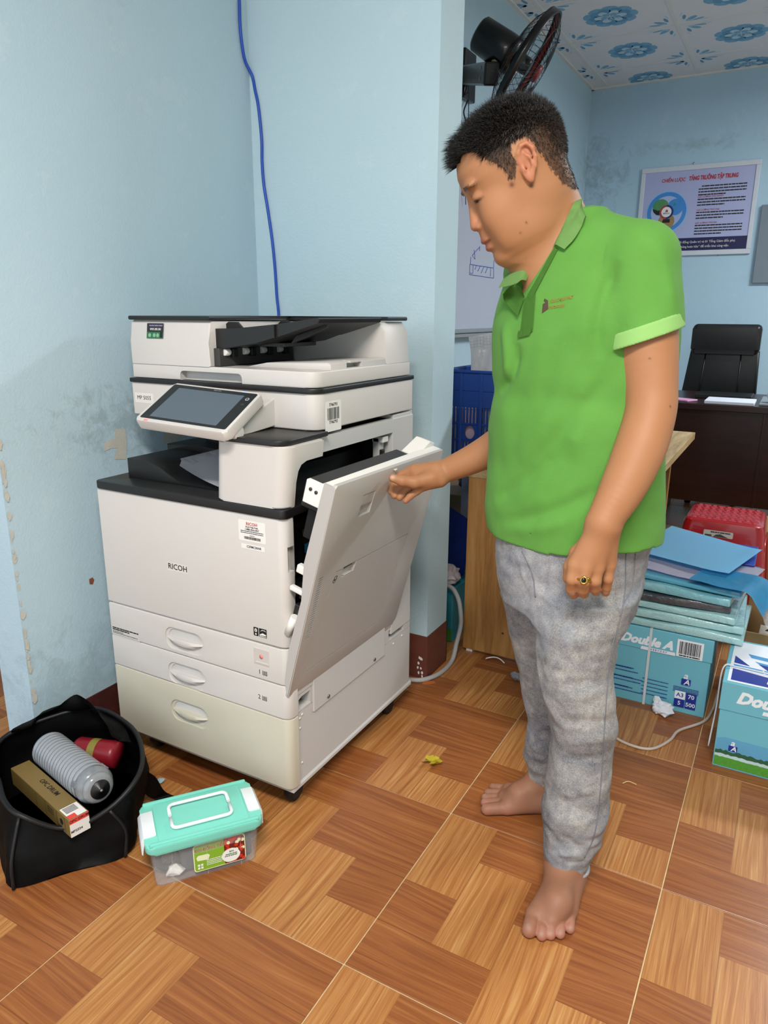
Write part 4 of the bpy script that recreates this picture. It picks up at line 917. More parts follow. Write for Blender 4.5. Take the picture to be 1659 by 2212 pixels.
tint(lips, '#8f5148', .85); tint(inhead*np.exp(-(((hq[:, 0]-118)/16)**2 + (hq[:, 1]/20)**2 + ((hq[:, 2]+42)/16)**2)), '#b8705c', .55)
for sg in (1, -1):
    tint(inhead*np.exp(-(((hq[:, 0]-102)/30)**4 + ((hq[:, 1]-sg*34)/24)**4 + ((hq[:, 2]-30-.10*(hq[:, 0]-100))/5)**4)), '#4a352b', .55)
    tint(inhead*np.exp(-(((hq[:, 1]-sg*34)/18)**4 + ((hq[:, 2]-.5)/3.2)**4))*(hq[:, 0] > 88), '#150d0b', 1.0)
bvh_s = bvh_of(V, Fq)
for (px, py, r) in ((1105.6, 399, .0046), (1147.5, 401, .0042), (1137, 481, .0020), (1124, 503, .0017), (1403, 774, .0018), (1448, 878, .002)):
    h_ = on_surface(bvh_s, px, py)
    if h_: tint(soft(V, h_[0], r), '#4b2a20', .9)
for f, r in (((1238, 1284), 0), ((1309, 1281), 0)): 
    h_ = on_surface(bvh_s, *f)
    if h_: tint(soft(V, h_[0], .005), '#d8b49c', .7)
h_ = on_surface(bvh_s, 847, 1031)
if h_: tint(soft(V, h_[0], .006), '#dcb6a4', .7)
for f in ((1141, 1999), (1169, 2016), (1188, 2015), (1209, 2014), (1232, 2004), (1044, 1738), (1043, 1726), (1045, 1716)):
    h_ = on_surface(bvh_s, *f)
    if h_: tint(soft(V, h_[0], .006), '#a08676', .7)
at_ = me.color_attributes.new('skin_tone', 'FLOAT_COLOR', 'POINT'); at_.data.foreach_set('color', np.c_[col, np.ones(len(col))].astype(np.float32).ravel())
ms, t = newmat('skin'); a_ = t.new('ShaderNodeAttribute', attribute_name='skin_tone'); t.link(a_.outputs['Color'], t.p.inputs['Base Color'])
t.p.inputs['Roughness'].default_value = .55; t.p.inputs['Subsurface Weight'].default_value = .12; t.p.inputs['Subsurface Radius'].default_value = (1, .35, .2); t.p.inputs['Subsurface Scale'].default_value = .006; t.p.inputs['Specular IOR Level'].default_value = .35
t.link(t.bump(t.noise(420, t.obj(), 3, .6), .18, .0008), t.p.inputs['Normal'])
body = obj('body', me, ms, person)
# eyes
for sg in (1, -1):
    bm = BM(); bmesh.ops.create_uvsphere(bm, u_segments=16, v_segments=10, radius=12.2*HS); bm.transform(Matrix.Translation(Vector(Hp(95, sg*32, 5))))
    obj('eye', bm, mat('eye_dark', '#1d1512', .15, .1), person, smooth=180)
# ---------------------------------------------------------------- hair: short strands rooted on the scalp
NS = vnorm(V, Fq); idx = np.where(scalp)[0]; rg = np.random.default_rng(3)
M_hair = mat('black_hair', '#14100e', .38, .35, 400, spec=.6); M_hair2 = mat('clipped_brown_hair', '#33271f', .45, .35, 400)
Fv_, Uv_ = Fv/np.linalg.norm(Fv), Uv/np.linalg.norm(Uv)
def strands(name, sel, n, lenf, wid, m, seg=3):
    pick = rg.choice(sel, n); B = V[pick] + rg.normal(0, .0012, (n, 3)); N = NS[pick]; q = hq[pick]
    top = np.clip((q[:, 2]-25)/75, 0, 1)
    dirn = N*(.55+.35*top)[:, None] + Fv_*(np.clip((q[:, 0]+60)/120, 0, 1)*.75*top)[:, None] - Uv_*((1-top)*.75)[:, None] + Fv_*((1-top)*.15)[:, None] + rg.normal(0, .22, (n, 3))
    dirn += Uv_*(.45*top*(q[:, 0] < -40))[:, None]
    dirn /= np.linalg.norm(dirn, axis=1, keepdims=True); L = lenf(q)*rg.uniform(.7, 1.15, n)*HS
    sd_ = np.cross(dirn, rg.normal(0, 1, (n, 3))); sd_ /= np.linalg.norm(sd_, axis=1, keepdims=True); s2 = np.cross(dirn, sd_)
    grav = (Fv_*.35*np.clip(q[:, 0]/80, 0, 1)[:, None] - np.array([0, 0, 1])*.18)
    vs = []; 
    for k in range(seg+1):
        t_ = k/seg; c = B - N*.001 + dirn*(L*t_)[:, None] + grav*(L*t_*t_*.5)[:, None]; w_ = wid*(1-t_*.85)
        if k == seg: vs.append(c[:, None, :])
        else: vs.append(np.stack([c + (sd_*math.cos(a) + s2*math.sin(a))*w_ for a in (0, 2.094, 4.189)], 1))
    allv = np.concatenate(vs, 1); per = allv.shape[1]; base = (np.arange(n)*per)[:, None]
    tri = []
    for k in range(seg-1):
        for a in range(3): b = (a+1) % 3; tri += [[3*k+a, 3*k+b, 3*k+3+b], [3*k+a, 3*k+3+b, 3*k+3+a]]
    for a in range(3): tri.append([3*(seg-1)+a, 3*(seg-1)+(a+1) % 3, 3*seg])
    tri = np.array(tri); T = (base[:, None, :] + tri[None]).reshape(-1, 3)
    mh = bpy.data.meshes.new(name); mh.vertices.add(n*per); mh.vertices.foreach_set('co', allv.reshape(-1, 3).astype(np.float32).ravel()); mh.loops.add(len(T)*3); mh.loops.foreach_set('vertex_index', T.astype(np.int32).ravel())
    mh.polygons.add(len(T)); mh.polygons.foreach_set('loop_start', np.arange(len(T), dtype=np.int32)*3); mh.polygons.foreach_set('loop_total', np.full(len(T), 3, np.int32)); mh.update(calc_edges=True)
    o = obj(name, mh, m, person); o['kind'] = 'stuff'; return o
ht = hq[idx]; top_i = idx[(ht[:, 2] > 62 + .12*np.abs(ht[:, 0]) - 20*(ht[:, 0] > 60)) | ((ht[:, 0] < -70) & (ht[:, 2] > 5))]; side_i = idx
strands('hair', top_i, 15000, lambda q: 6 + 24*np.clip((q[:, 2]-50)/70, 0, 1) + 8*(q[:, 0] > 70), .00055, M_hair)
strands('clipped_hair', side_i, 16000, lambda q: 5 + 7*np.clip(q[:, 2]/70, 0, 1), .00045, M_hair2, 2)
for sg in (1, -1):
    sel = np.where(inhead & (np.abs(hq[:, 1]-sg*34) < 22) & (np.abs(hq[:, 2]-31-.10*(hq[:, 0]-100)) < 4) & (hq[:, 0] > 85))[0]
    if len(sel): 
        n = 160; pick = rg.choice(sel, n); bm = BM()
        for v, nn in zip(V[pick], NS[pick]): tube(bm, [Vector(v), Vector(v) + Vector(nn)*.0012 + Vector((0, -sg*.004, .001))], [.0003, .0001], 3)
        o = obj('eyebrow', bm, M_hair, person); o['kind'] = 'stuff'
# ---------------------------------------------------------------- polo shirt
SF = Field(.0037)
SHT = [row(462, 1190, 1290, 1.49), row(500, 1150, 1350, 1.49), row(540, 1122, 1395, 1.49), row(600, 1104, 1428, 1.49), row(660, 1086, 1436, 1.49), row(710, 1076, 1438, 1.49), row(760, 1073, 1432, 1.49), row(810, 1075, 1426, 1.485), row(850, 1080, 1420, 1.485), row(890, 1071, 1415, 1.48), row(940, 1066, 1412, 1.48), row(1000, 1067, 1411, 1.475), row(1050, 1062, 1411, 1.47), row(1100, 1058, 1412, 1.468), row(1140, 1061, 1410, 1.465), row(1175, 1067, 1406, 1.46), row(1215, 1070, 1400, 1.458)]
SF.loft(torso(SHT), .03, PHI, 2.2)
SF.cap(Q(1268, 506, 1.475), SHL, .047, .063, .03); SF.cap(Q(1205, 535, 1.54), SHR, .050, .060, .03)
CUF = Q(1396, 731, 1.345); CN = np.array([.33, -.10, -.945]); CN /= np.linalg.norm(CN)
def sleeve(sh, e, r0, r1, c, n):
    def fn(P):
        ab = e-sh; t_ = np.clip(((P-sh) @ ab)/(ab @ ab), 0, 1); d = np.linalg.norm(P-sh-t_[:, None]*ab, axis=1) - (r0+(r1-r0)*t_); s_ = (P-c) @ n
        d2 = np.maximum(d, s_); return np.where(s_ > -.03, np.maximum(d2, -(d+.007)), d2)
    SF.add(fn, np.minimum(sh, e)-r1, np.maximum(sh, e)+r1, .012)
sleeve(SHL, Q(1397, 790, 1.335), .065, .067, CUF, CN); sleeve(SHR, Q(1163, 760, 1.62), .060, .062, Q(1163, 748, 1.62), np.array([0, 0, -1.0]))
HEM = Q(1230, 1190, 1.34)
def shirt_post(P, F):
    n = vnoise(P*[1, 1, .55], 16, 5)*.0045 + vnoise(P*[1, 1, .8], 34, 6)*.0014
    F = F + n*np.clip((1.33-P[:, 2])/.15, .15, 1)
    # hem plane, slightly dipping towards the front
    hem = (HEM[2] + .012*(P[:, 0]) + .010*np.sin(P[:, 0]*14) + .02*(P[:, 1]+.1)) - P[:, 2]
    inner = F + .006
    F2 = np.maximum(F, hem)
    near = hem > -.05
    F2 = np.where(near, np.maximum(F2, -inner), F2)
    # open neck: a wedge down to the placket
    a = (P-VB) @ VL; b = (P-VB) @ VR; w_ = np.minimum(np.minimum(a, b), np.minimum(P[:, 2]-VB[2], VD-P[:, 1]))
    F2 = np.maximum(F2, np.minimum(w_, .02)*1.0)
    # round neck hole
    nk = .064 - np.linalg.norm((P-NKC)*[1, 1, .0], axis=1); F2 = np.maximum(F2, np.where(P[:, 2] > NKC[2]-.03 + .25*(P[:, 0]-NKC[0]) , nk, -1))
    return F2
VB = Q(1133, 648, 1.40); p1, p2 = Q(1152, 548, 1.42), Q(1204, 522, 1.42)
def nrm2(a, b, s_): d = b-a; n = np.array([-d[2], 0, d[0]])*s_; return n/np.linalg.norm(n)
VL = nrm2(VB, p1, 1); VR = nrm2(VB, p2, -1)
mid = (p1+p2)/2
if (mid-VB) @ VL < 0: VL = -VL
if (mid-VB) @ VR < 0: VR = -VR
VD = .06; NKC = Q(1196, 500, 1.50)
SF.post = shirt_post
V2, F2q = SF.mesh(); V2 = relax(V2, F2q, 1, .4)
N2 = vnorm(V2, F2q); b2 = bvh_of(V2, F2q)
for pts, w_, a_ in (([(1335, 560), (1310, 620), (1290, 700), (1296, 780)], .012, -.006), ([(1300, 600), (1240, 760), (1180, 900), (1120, 1000)], .022, .004), ([(1340, 760), (1280, 860), (1190, 960), (1110, 1040)], .016, -.004),
        ([(1240, 950), (1170, 1010), (1100, 1060), (1068, 1080)], .014, -.005), ([(1330, 1040), (1230, 1090), (1140, 1120), (1075, 1130)], .014, -.005),
        ([(1250, 1115), (1170, 1140), (1080, 1138)], .014, .003), ([(1090, 690), (1095, 760), (1100, 830)], .012, .005), ([(1120, 740), (1105, 810), (1080, 850)], .010, -.007), ([(1390, 500), (1440, 590), (1455, 680)], .014, .004),
        ([(1310, 520), (1300, 560), (1295, 610)], .004, -.0012), ([(1260, 800), (1255, 900), (1230, 1000)], .02, .004), ([(1190, 700), (1160, 800), (1130, 900)], .018, .003), ([(1345, 1000), (1352, 1100), (1362, 1190)], .003, -.0012)):
    V2 = crease(V2, N2, b2, pts, w_*1.1, a_*1.35)
me = to_mesh('polo_shirt', V2, F2q); b2 = bvh_of(V2, F2q)
def fabric(name, c1, c2, sc, rough, bump, knit):
    m, t = newmat(name); o = t.obj(); t.link(t.mix(t.noise(sc, o, 4, .6), lin(c1), lin(c2)), t.p.inputs['Base Color']); t.p.inputs['Roughness'].default_value = rough; t.p.inputs['Specular IOR Level'].default_value = .2
    t.p.inputs['Sheen Weight'].default_value = .05
    h = t.math('ADD', t.noise(knit, o, 2, .5), t.math('MULTIPLY', t.noise(60, o, 3), .6)); t.link(t.bump(h, bump, .0012), t.p.inputs['Normal']); return m
M_sh = fabric('green_pique', '#558c39', '#629a45', 10, .85, .35, 900); M_cl = fabric('pale_green_rib', '#86b566', '#90bd70', 20, .85, .3, 1100)
shirt = obj('polo_shirt', me, M_sh, person)
def drape(name, pts, m, lift=.002, thick=.0012, n=10, par=None, bv=None):
    """a strip of cloth laid on the surface: quad a,b,c,d in photo pixels"""
    bm = BM(); a, b, c, d = [np.array(p, float) for p in pts]; gr = []
    for i in range(n+1):
        rw = []
        for j in range(n+1):
            p = (a*(1-i/n)+b*i/n)*(1-j/n) + (d*(1-i/n)+c*i/n)*j/n; h_ = on_surface(bv or b2, p[0], p[1], lift); rw.append(bm.verts.new(h_[0]) if h_ else None)
        gr.append(rw)
    for i in range(n):
        for j in range(n):
            q = (gr[i][j], gr[i+1][j], gr[i+1][j+1], gr[i][j+1])
            if all(q): bm.faces.new(q)
    bmesh.ops.solidify(bm, geom=bm.faces[:], thickness=thick); return obj(name, bm, m, par or person, smooth=60)
def sheet(name, rows, m, par, thick=.0016, sub=5):
    """collar leaf from rows of (px, py, d) points"""
    R_ = [spline([Q(*p) for p in r_], sub) for r_ in rows]; cols = list(zip(*R_)); gr = [[Vector(v) for v in (spline(c, sub) if len(c) > 2 else c)] for c in cols]
    bm = BM(); vv = [[bm.verts.new(p) for p in c] for c in gr]
    for i in range(len(vv)-1):
        for j in range(len(vv[0])-1): bm.faces.new((vv[i][j], vv[i+1][j], vv[i+1][j+1], vv[i][j+1]))
    bmesh.ops.solidify(bm, geom=bm.faces[:], thickness=thick); return obj(name, bm, m, par, smooth=70)
# collar: near leaf, back band and far leaf, lying on neck and shirt
def hit2(px, py, lift):
    hs = [h_ for h_ in (on_surface(b2, px, py, lift), on_surface(bvh_s, px, py, lift)) if h_]
    return min((h_[0] for h_ in hs), key=lambda p: (p-Vector(CAMF)).length) if hs else None
def leaf(name, rows, m, n=6):
    """rows of (px, py, lift) lying on the near surface, or (px, py, lift, d) placed at distance d"""
    g_ = [[(hit2(*p) or Vector(Q(p[0], p[1], 1.46))) if len(p) == 3 else Vector(Q(p[0], p[1], p[3])) for p in r_] for r_ in rows]
    R_ = [spline(r_, n) for r_ in g_]; gr = [spline(c, 4) for c in zip(*R_)]; bm = BM(); vv = [[bm.verts.new(p) for p in c] for c in gr]
    for i in range(len(vv)-1):
        for j in range(len(vv[0])-1): bm.faces.new((vv[i][j], vv[i+1][j], vv[i+1][j+1], vv[i][j+1]))
    bmesh.ops.solidify(bm, geom=bm.faces[:], thickness=.0018); return obj(name, bm, m, person, smooth=70)
leaf('collar', [[(1206, 452, 0, 1.60), (1240, 430, 0, 1.545), (1236, 440, .004), (1222, 472, .003), (1208, 505, .003), (1198, 532, .003)],
     [(1215, 440, 0, 1.62), (1248, 428, 0, 1.555), (1246, 442, .010), (1232, 480, .011), (1216, 512, .011), (1205, 534, .010)],
     [(1225, 455, 0, 1.63), (1258, 440, 0, 1.56), (1256, 456, .010), (1245, 490, .010), (1230, 518, .011), (1214, 538, .010)],
     [(1232, 475, 0, 1.635), (1272, 468, 0, 1.56), (1266, 474, .007), (1256, 498, .006), (1242, 522, .007), (1223, 542, .008)]], M_cl)
leaf('collar', [[(1160, 556, 0, 1.53), (1152, 558, 0, 1.485), (1137, 606, 0, 1.435)], [(1146, 545, 0, 1.545), (1138, 553, 0, 1.49), (1126, 605, 0, 1.425)], [(1124, 552, 0, 1.555), (1108, 580, 0, 1.49), (1112, 614, 0, 1.425)], [(1116, 566, 0, 1.56), (1092, 596, 0, 1.50), (1076, 622, 0, 1.445)]], M_cl)
leaf('lapel', [[(1113, 612, 0, 1.425), (1126, 624, 0, 1.415), (1136, 643, .004)], [(1098, 622, 0, 1.435), (1112, 642, .010), (1130, 664, .006)], [(1086, 636, 0, 1.44), (1102, 655, .012), (1125, 684, .008)]], M_sh)
drape('placket', [(1134, 646), (1158, 634), (1152, 716), (1124, 727)], M_sh, .0022)
drape('placket_foot', [(1122, 716), (1152, 708), (1146, 724), (1121, 730)], M_sh, .0038, n=6)
drape('placket_edge', [(1140, 640), (1200, 534), (1206, 540), (1150, 648)], M_sh, .003, n=12)
# rib cuff of the near sleeve
cf = Field(.0022); cf.cap(SHL, Q(1397, 790, 1.335), .0665, .0685, .03)
def cuff_post(P, F):
    s_ = (P-CUF) @ CN; d = np.maximum(F, np.maximum(s_-.001, -.026-s_)); return np.maximum(d, -(F+.0065))
cf.post = cuff_post; Vc, Fc = cf.mesh(); Vc = relax(Vc, Fc, 1, .4); obj('sleeve_cuff', to_mesh('sleeve_cuff', Vc, Fc), M_cl, person)
# chest logo
def flat_print(name, bm, x0, y0, ex, ey, m, bv, par, lift=.0012):
    """lay a flat bmesh (photo-pixel units) onto the cloth"""
    for v in list(bm.verts):
        p = np.array([x0, y0]) + v.co.x*np.array(ex) + v.co.y*np.array(ey); h_ = on_surface(bv, p[0], p[1], lift)
        if h_: v.co = h_[0]
        else: bm.verts.remove(v)
    return obj(name, bm, m, par)
M_gold = mat('logo_gold', '#8a7a34', .6); M_lgb = mat('logo_brown', '#4a3a2c', .7)
b_ = text_bm('HOANG MINH PHAT', 11.5, bold=.02, depth=0, ax='LEFT', width=50); flat_print('logo_lettering', b_, 1188, 652, (1, -.20), (.10, -1), M_gold, b2, person)
b_ = text_bm('Photocoppy', 12, bold=.02, depth=0, ax='LEFT', width=34); flat_print('logo_lettering', b_, 1186, 665, (1, -.22), (.10, -1), M_gold, b2, person)
bm = BM()
for pts in ([(1173, 657), (1184, 651), (1185, 667), (1171, 677)], [(1177, 645), (1185, 650), (1180, 654), (1175, 650)]): bm.faces.new([bm.verts.new((x, y, 0)) for x, y in pts])
flat_print('logo_emblem', bm, 0, 0, (1, 0), (0, 1), M_lgb, b2, person)
# ---------------------------------------------------------------- jeans
JF = Field(.0040); JF.loft(LEGR, .02, p=2.2); JF.loft(LEGL, .018, p=2.25); JF.loft([(z, x, y, a*1.05, a*.9) for z, x, y, a, b in PEL], .04, PHI, 2.2)
ZL, ZR = LEGL[-1][0], LEGR[-1][0]
def jean_post(P, F):
    z = P[:, 2]; lf = np.clip((.32-z)/.2, 0, 1)
    n = vnoise(P*[.7, .7, 1.5], 17, 11)*(.0030+.004*lf) + vnoise(P*[.8, .8, 1.8], 38, 12)*(.0014+.002*lf) + vnoise(P, 80, 13)*.0006
    F = F + n
    bot = np.where(P[:, 1] < .02, ZL, ZR) - z; F2 = np.maximum(F, bot); return np.where(bot > -.03, np.maximum(F2, -(F+.006)), F2)
JF.post = jean_post; V3, F3 = JF.mesh(); V3 = relax(V3, F3, 1, .4); N3 = vnorm(V3, F3); b3 = bvh_of(V3, F3)
for pts, w_, a_ in (([(1160, 1290), (1162, 1390), (1172, 1480), (1196, 1540), (1240, 1590)], .010, .008), ([(1180, 1300), (1200, 1420), (1215, 1520)], .03, .004), ([(1330, 1440), (1290, 1470), (1240, 1480), (1190, 1470)], .009, -.006), ([(1325, 1470), (1280, 1500), (1220, 1510)], .010, .006), ([(1330, 1540), (1270, 1560), (1210, 1560)], .010, -.006),
        ([(1330, 1575), (1270, 1600), (1200, 1600)], .012, .006), ([(1325, 1620), (1260, 1640), (1200, 1630)], .010, -.005), ([(1192, 1640), (1240, 1680), (1300, 1690)], .010, .004), ([(1172, 1780), (1215, 1800), (1260, 1840)], .008, -.008), ([(1170, 1800), (1200, 1835), (1265, 1850)], .007, .008), ([(1180, 1770), (1240, 1775), (1300, 1770)], .010, .005), ([(1172, 1850), (1215, 1862), (1268, 1860)], .005, -.007), ([(1180, 1840), (1220, 1845), (1270, 1838)], .006, .006),
        ([(1130, 1640), (1160, 1655), (1180, 1668)], .006, -.008), ([(1132, 1650), (1160, 1672), (1182, 1690)], .006, .007), ([(1140, 1600), (1160, 1620), (1180, 1625)], .008, .005), ([(1110, 1420), (1150, 1440), (1165, 1450)], .008, -.005), ([(1090, 1300), (1130, 1310), (1160, 1320)], .010, .004), ([(1085, 1230), (1150, 1225), (1220, 1215)], .008, -.004), ([(1180, 1200), (1178, 1260), (1162, 1300)], .006, -.005), ([(1120, 1190), (1128, 1240), (1150, 1290)], .005, .003), ([(1300, 1330), (1250, 1345), (1200, 1335)], .012, -.004), ([(1330, 1360), (1270, 1385), (1210, 1380)], .012, .004), ([(1200, 1720), (1250, 1730), (1300, 1720)], .012, -.004)):
    V3 = crease(V3, N3, b3, pts, w_*1.15, a_*.62)
me = to_mesh('jeans', V3, F3); b3 = bvh_of(V3, F3)
mj, t = newmat('acid_wash_denim'); o_ = t.obj()
n1 = t.noise(420, o_, 3, .6); n2 = t.noise(7, o_, 4, .6); n3 = t.noise(45, o_, 4, .65)
g_ = t.math('ADD', t.math('MULTIPLY', n1, .36), t.math('ADD', t.math('MULTIPLY', n2, .40), t.math('MULTIPLY', n3, .30)))
cj = t.ramp(g_, [(.38, lin('#50545e')), (.47, lin('#78797d')), (.55, lin('#91908f')), (.66, lin('#b1aea9'))])
cj = t.mix(t.math('MULTIPLY', t.math('GREATER_THAN', t.noise(3.2, o_, 3, .5), .52), .22), cj, lin('#8f97a8'))
t.link(cj, t.p.inputs['Base Color']); t.p.inputs['Roughness'].default_value = .9; t.p.inputs['Specular IOR Level'].default_value = .15
t.link(t.bump(t.math('ADD', n1, t.noise(900, o_, 2)), .2, .001), t.p.inputs['Normal'])
jeans = obj('jeans', me, mj, person)
M_seam = mat('denim_seam', '#74757c', .9, .2, 200)
for path in ([(1352, 1196), (1347, 1300), (1318, 1420), (1306, 1560), (1297, 1700), (1284, 1800), (1262, 1852)], [(1372, 1196), (1366, 1260), (1350, 1300), (1338, 1330)], [(1128, 1190), (1150, 1240), (1157, 1290)]):
    pp = spline([(x, y, 0) for x, y in path], 12); P_ = [on_surface(b3, p.x, p.y, .0004) for p in pp]; P_ = [p[0] for p in P_ if p]
    bm = BM(); tube(bm, P_, .0014, 5); obj('jeans_seam', bm, M_seam, person)
for (pts, zz) in ((LEGL[-1], ZL), (LEGR[-1], ZR)):       # stitched hems
    bm = BM(); z_, x_, y_, a_, b_ = pts
    tube(bm, [(x_+(a_+.001)*math.cos(k), y_+(b_+.001)*math.sin(k), zz+.004+.004*math.sin(3*k)) for k in np.linspace(0, 2*PI, 29)[:-1]], .0045, 6, True); obj('jeans_hem', bm, mj, person)
# ring on the middle finger
p_, q_ = Q(*kn[1]), Q(*fg[1][0]); c_ = p_*.12+q_*.88; ax = Vector(q_-p_).normalized(); cam_d_ = (Vector(CAMF)-Vector(c_)); cam_d_ = (cam_d_-ax*cam_d_.dot(ax)).normalized()
Mr = align(c_, ax.cross(cam_d_), cam_d_) 
bm = BM(); tube(bm, [Mr @ Vector((.0122*math.cos(k), .0122*math.sin(k), .0)) for k in np.linspace(0, 2*PI, 25)[:-1]], .0021, 8, True); M_au = mat('ring_gold', '#c9a04a', .22, .1, metal=1)
ring = obj('ring', bm, M_au, person, smooth=180)
bm = BM(); tube(bm, [Mr @ Vector((.0052*math.cos(k), .0145, .0060*math.sin(k))) for k in np.linspace(0, 2*PI, 17)[:-1]], .0020, 8, True); tube(bm, [Mr @ Vector((-.010, .009, .003)), Mr @ Vector((-.005, .0135, .004))], .0022, 8); obj('ring_setting', bm, M_au, ring, smooth=180)
bm = BM(); bmesh.ops.create_uvsphere(bm, u_segments=14, v_segments=8, radius=.0048); bm.transform(Mr @ Matrix.Translation((.001, .0145, 0)) @ Matrix.Diagonal((1, .6, 1.1, 1))); obj('ring_stone', bm, mat('black_stone', '#080808', .08), ring, smooth=180)
# ================================================================== things by the copier
def noise_disp(bm, amp, sc, seed=0, axis=None):
    P = np.array([v.co for v in bm.verts]); 
    if not len(P): return
    dx = np.stack([vnoise(P, sc, seed+i) for i in range(3)], 1)*amp
    for v, d in zip(bm.verts, dx): v.co += Vector(d)
def ring_loft(bm, rings, close=True, mi=0):
    vr = [[bm.verts.new(p) for p in r_] for r_ in rings]; n = len(vr[0])
    for A, B in zip(vr, vr[1:]):
        for k in range(n): f = bm.faces.new((A[k], A[(k+1) % n], B[(k+1) % n], B[k])); f.smooth = True; f.material_index = mi
    return vr
# ---- black cloth bag
M_bag = mat('black_nylon', '#0b0b0c', .6, .5, 60, .5, 500, spec=.35); M_pipe = mat('black_piping', '#101012', .5)
b0 = [(-1.34, .752, 0), (-1.275, .845, 0), (-1.21, .935, 0), (-1.25, 1.01, 0), (-1.33, 1.10, 0), (-1.42, 1.165, 0), (-1.51, 1.13, 0), (-1.60, 1.02, 0), (-1.63, .93, 0), (-1.56, .86, 0), (-1.47, .80, 0), (-1.40, .765, 0)]
b1 = [(-1.345, .765, .07), (-1.285, .855, .055), (-1.215, .94, .07), (-1.235, 1.02, .09), (-1.315, 1.115, .10), (-1.41, 1.175, .11), (-1.52, 1.15, .11), (-1.605, 1.03, .10), (-1.64, .94, .09), (-1.57, .855, .08), (-1.48, .80, .07), (-1.40, .77, .07)]
b2_ = [(-1.36, .80, .145), (-1.30, .86, .095), (-1.235, .925, .125), (-1.225, 1.01, .165), (-1.30, 1.09, .175), (-1.40, 1.135, .185), (-1.52, 1.125, .20), (-1.60, 1.025, .19), (-1.63, .94, .175), (-1.575, .875, .165), (-1.50, .84, .16), (-1.425, .805, .155)]
rings = [[tuple(v) for v in spline(r_, 5, True)] for r_ in (b0, b1, b2_)]
R3 = []
for i in range(13):
    t_ = i/12*2; k = min(int(t_), 1); u = t_-k
    R3.append([tuple(Vector(a).lerp(Vector(b), u)) for a, b in zip(rings[k], rings[k+1])])
bag = tag(empty('cloth_bag', (-1.42, .95, 0)), 'open black cloth bag holding a toner bottle and a carton', 'bag')
off_ = Matrix.Translation((1.42, -.95, 0))
bm = BM(); vr = ring_loft(bm, R3); bm.faces.new(vr[0][::-1]); bm.transform(off_)
P = np.array([v.co for v in bm.verts]); nn = vnoise(P, 14, 3)*.010 + vnoise(P, 35, 4)*.004
for v, q in zip(bm.verts, nn):
    if v.co.z > .01: v.co += Vector((v.co.x, v.co.y, 0)).normalized()*float(q)
    else: v.co.z = .002
bmesh.ops.solidify(bm, geom=bm.faces[:], thickness=.004); obj('bag_wall', bm, M_bag, bag, smooth=60)
bm = BM(); rim = [Vector(p)+Vector((0, 0, .002)) for p in rings[2]]; tube(bm, [off_ @ p for p in rim], .006, 8, True); obj('bag_rim', bm, M_pipe, bag)
bm = BM(); tube(bm, [off_ @ Vector(p) for p in spline([(-1.337, .745, .006), (-1.345, .755, .07), (-1.362, .795, .147)], 5)], .004, 6); obj('bag_seam', bm, M_pipe, bag)
bm = BM(); tube(bm, [off_ @ Vector(p) for p in spline([(-1.204, .935, .006), (-1.207, .945, .07), (-1.228, .925, .128)], 5)], .004, 6); obj('bag_seam', bm, M_pipe, bag)
# soft flap of the bag standing up at the back, and the strap
bm = BM(); A_ = spline([(-1.63, .99, .17), (-1.60, 1.06, .19), (-1.52, 1.125, .195), (-1.42, 1.13, .185), (-1.34, 1.10, .17)], 5); B_ = spline([(-1.61, .96, .205), (-1.565, 1.04, .225), (-1.52, 1.085, .265), (-1.45, 1.085, .235), (-1.345, 1.07, .19)], 5)
rows_ = [[bm.verts.new(off_ @ (a.lerp(b, j/6) + Vector((.02*math.sin(j/6*PI)*math.sin(i*.9), -.012*math.sin(j/6*PI), 0)))) for j in range(7)] for i, (a, b) in enumerate(zip(A_, B_))]
for a, b in zip(rows_, rows_[1:]):
    for j in range(6): bm.faces.new((a[j], b[j], b[j+1], a[j+1]))
noise_disp(bm, .006, 25, 9); bmesh.ops.solidify(bm, geom=bm.faces[:], thickness=.004); obj('bag_flap', bm, M_bag, bag, smooth=70)
st = spline([at(300, 1672, z=.13), at(318, 1685, z=.09), at(335, 1712, z=.04), at(352, 1722, z=.012), at(385, 1735, z=.006)], 6); bm = BM(); vv = []
for p in st: vv.append([bm.verts.new(off_ @ (p + Vector((.012*s_, .018*s_, 0)))) for s_ in (-1, 1)])
for a, b in zip(vv, vv[1:]): bm.faces.new((a[0], a[1], b[1], b[0]))
bmesh.ops.solidify(bm, geom=bm.faces[:], thickness=.003); obj('bag_strap', bm, M_bag, bag, smooth=60)
# ---- toner bottle
tb_a, tb_b = Vector((-1.545, 1.005, .140)), Vector((-1.272, .937, .162))
zt = (tb_b-tb_a).normalized(); L_ = (tb_b-tb_a).length; Mb = align(tb_a, zt.orthogonal(), zt.cross(zt.orthogonal()))
bot = tag(empty('toner_bottle', tuple(tb_a)), 'translucent white ribbed toner bottle lying in the black bag', 'bottle'); Mb = Matrix.Translation(-tb_a) @ Mb
prof = [(0, -.004), (.034, -.004), (.042, .002)]
n_r = 15
for i in range(n_r):
    z0 = .008 + i*.0148; prof += [(.0445, z0), (.0445, z0+.006), (.0380, z0+.009), (.0380, z0+.012)]
prof += [(.0445, .232), (.0440, .240), (.040, .246)]
bm = BM(); lathe(bm, prof, 36, Mb); obj('ribbed_body', bm, mat('bottle_plastic', '#8f949a', .28, .06, 30, .1, 90, spec=.6, coat=.4), bot)
bm = BM(); lathe(bm, [(.041, .242), (.0435, .246), (.0435, .262), (.038, .272), (.034, .274)], 36, Mb); obj('neck_ring', bm, mat('bottle_smoke', '#7b8084', .25, .35, 60, coat=.5), bot)
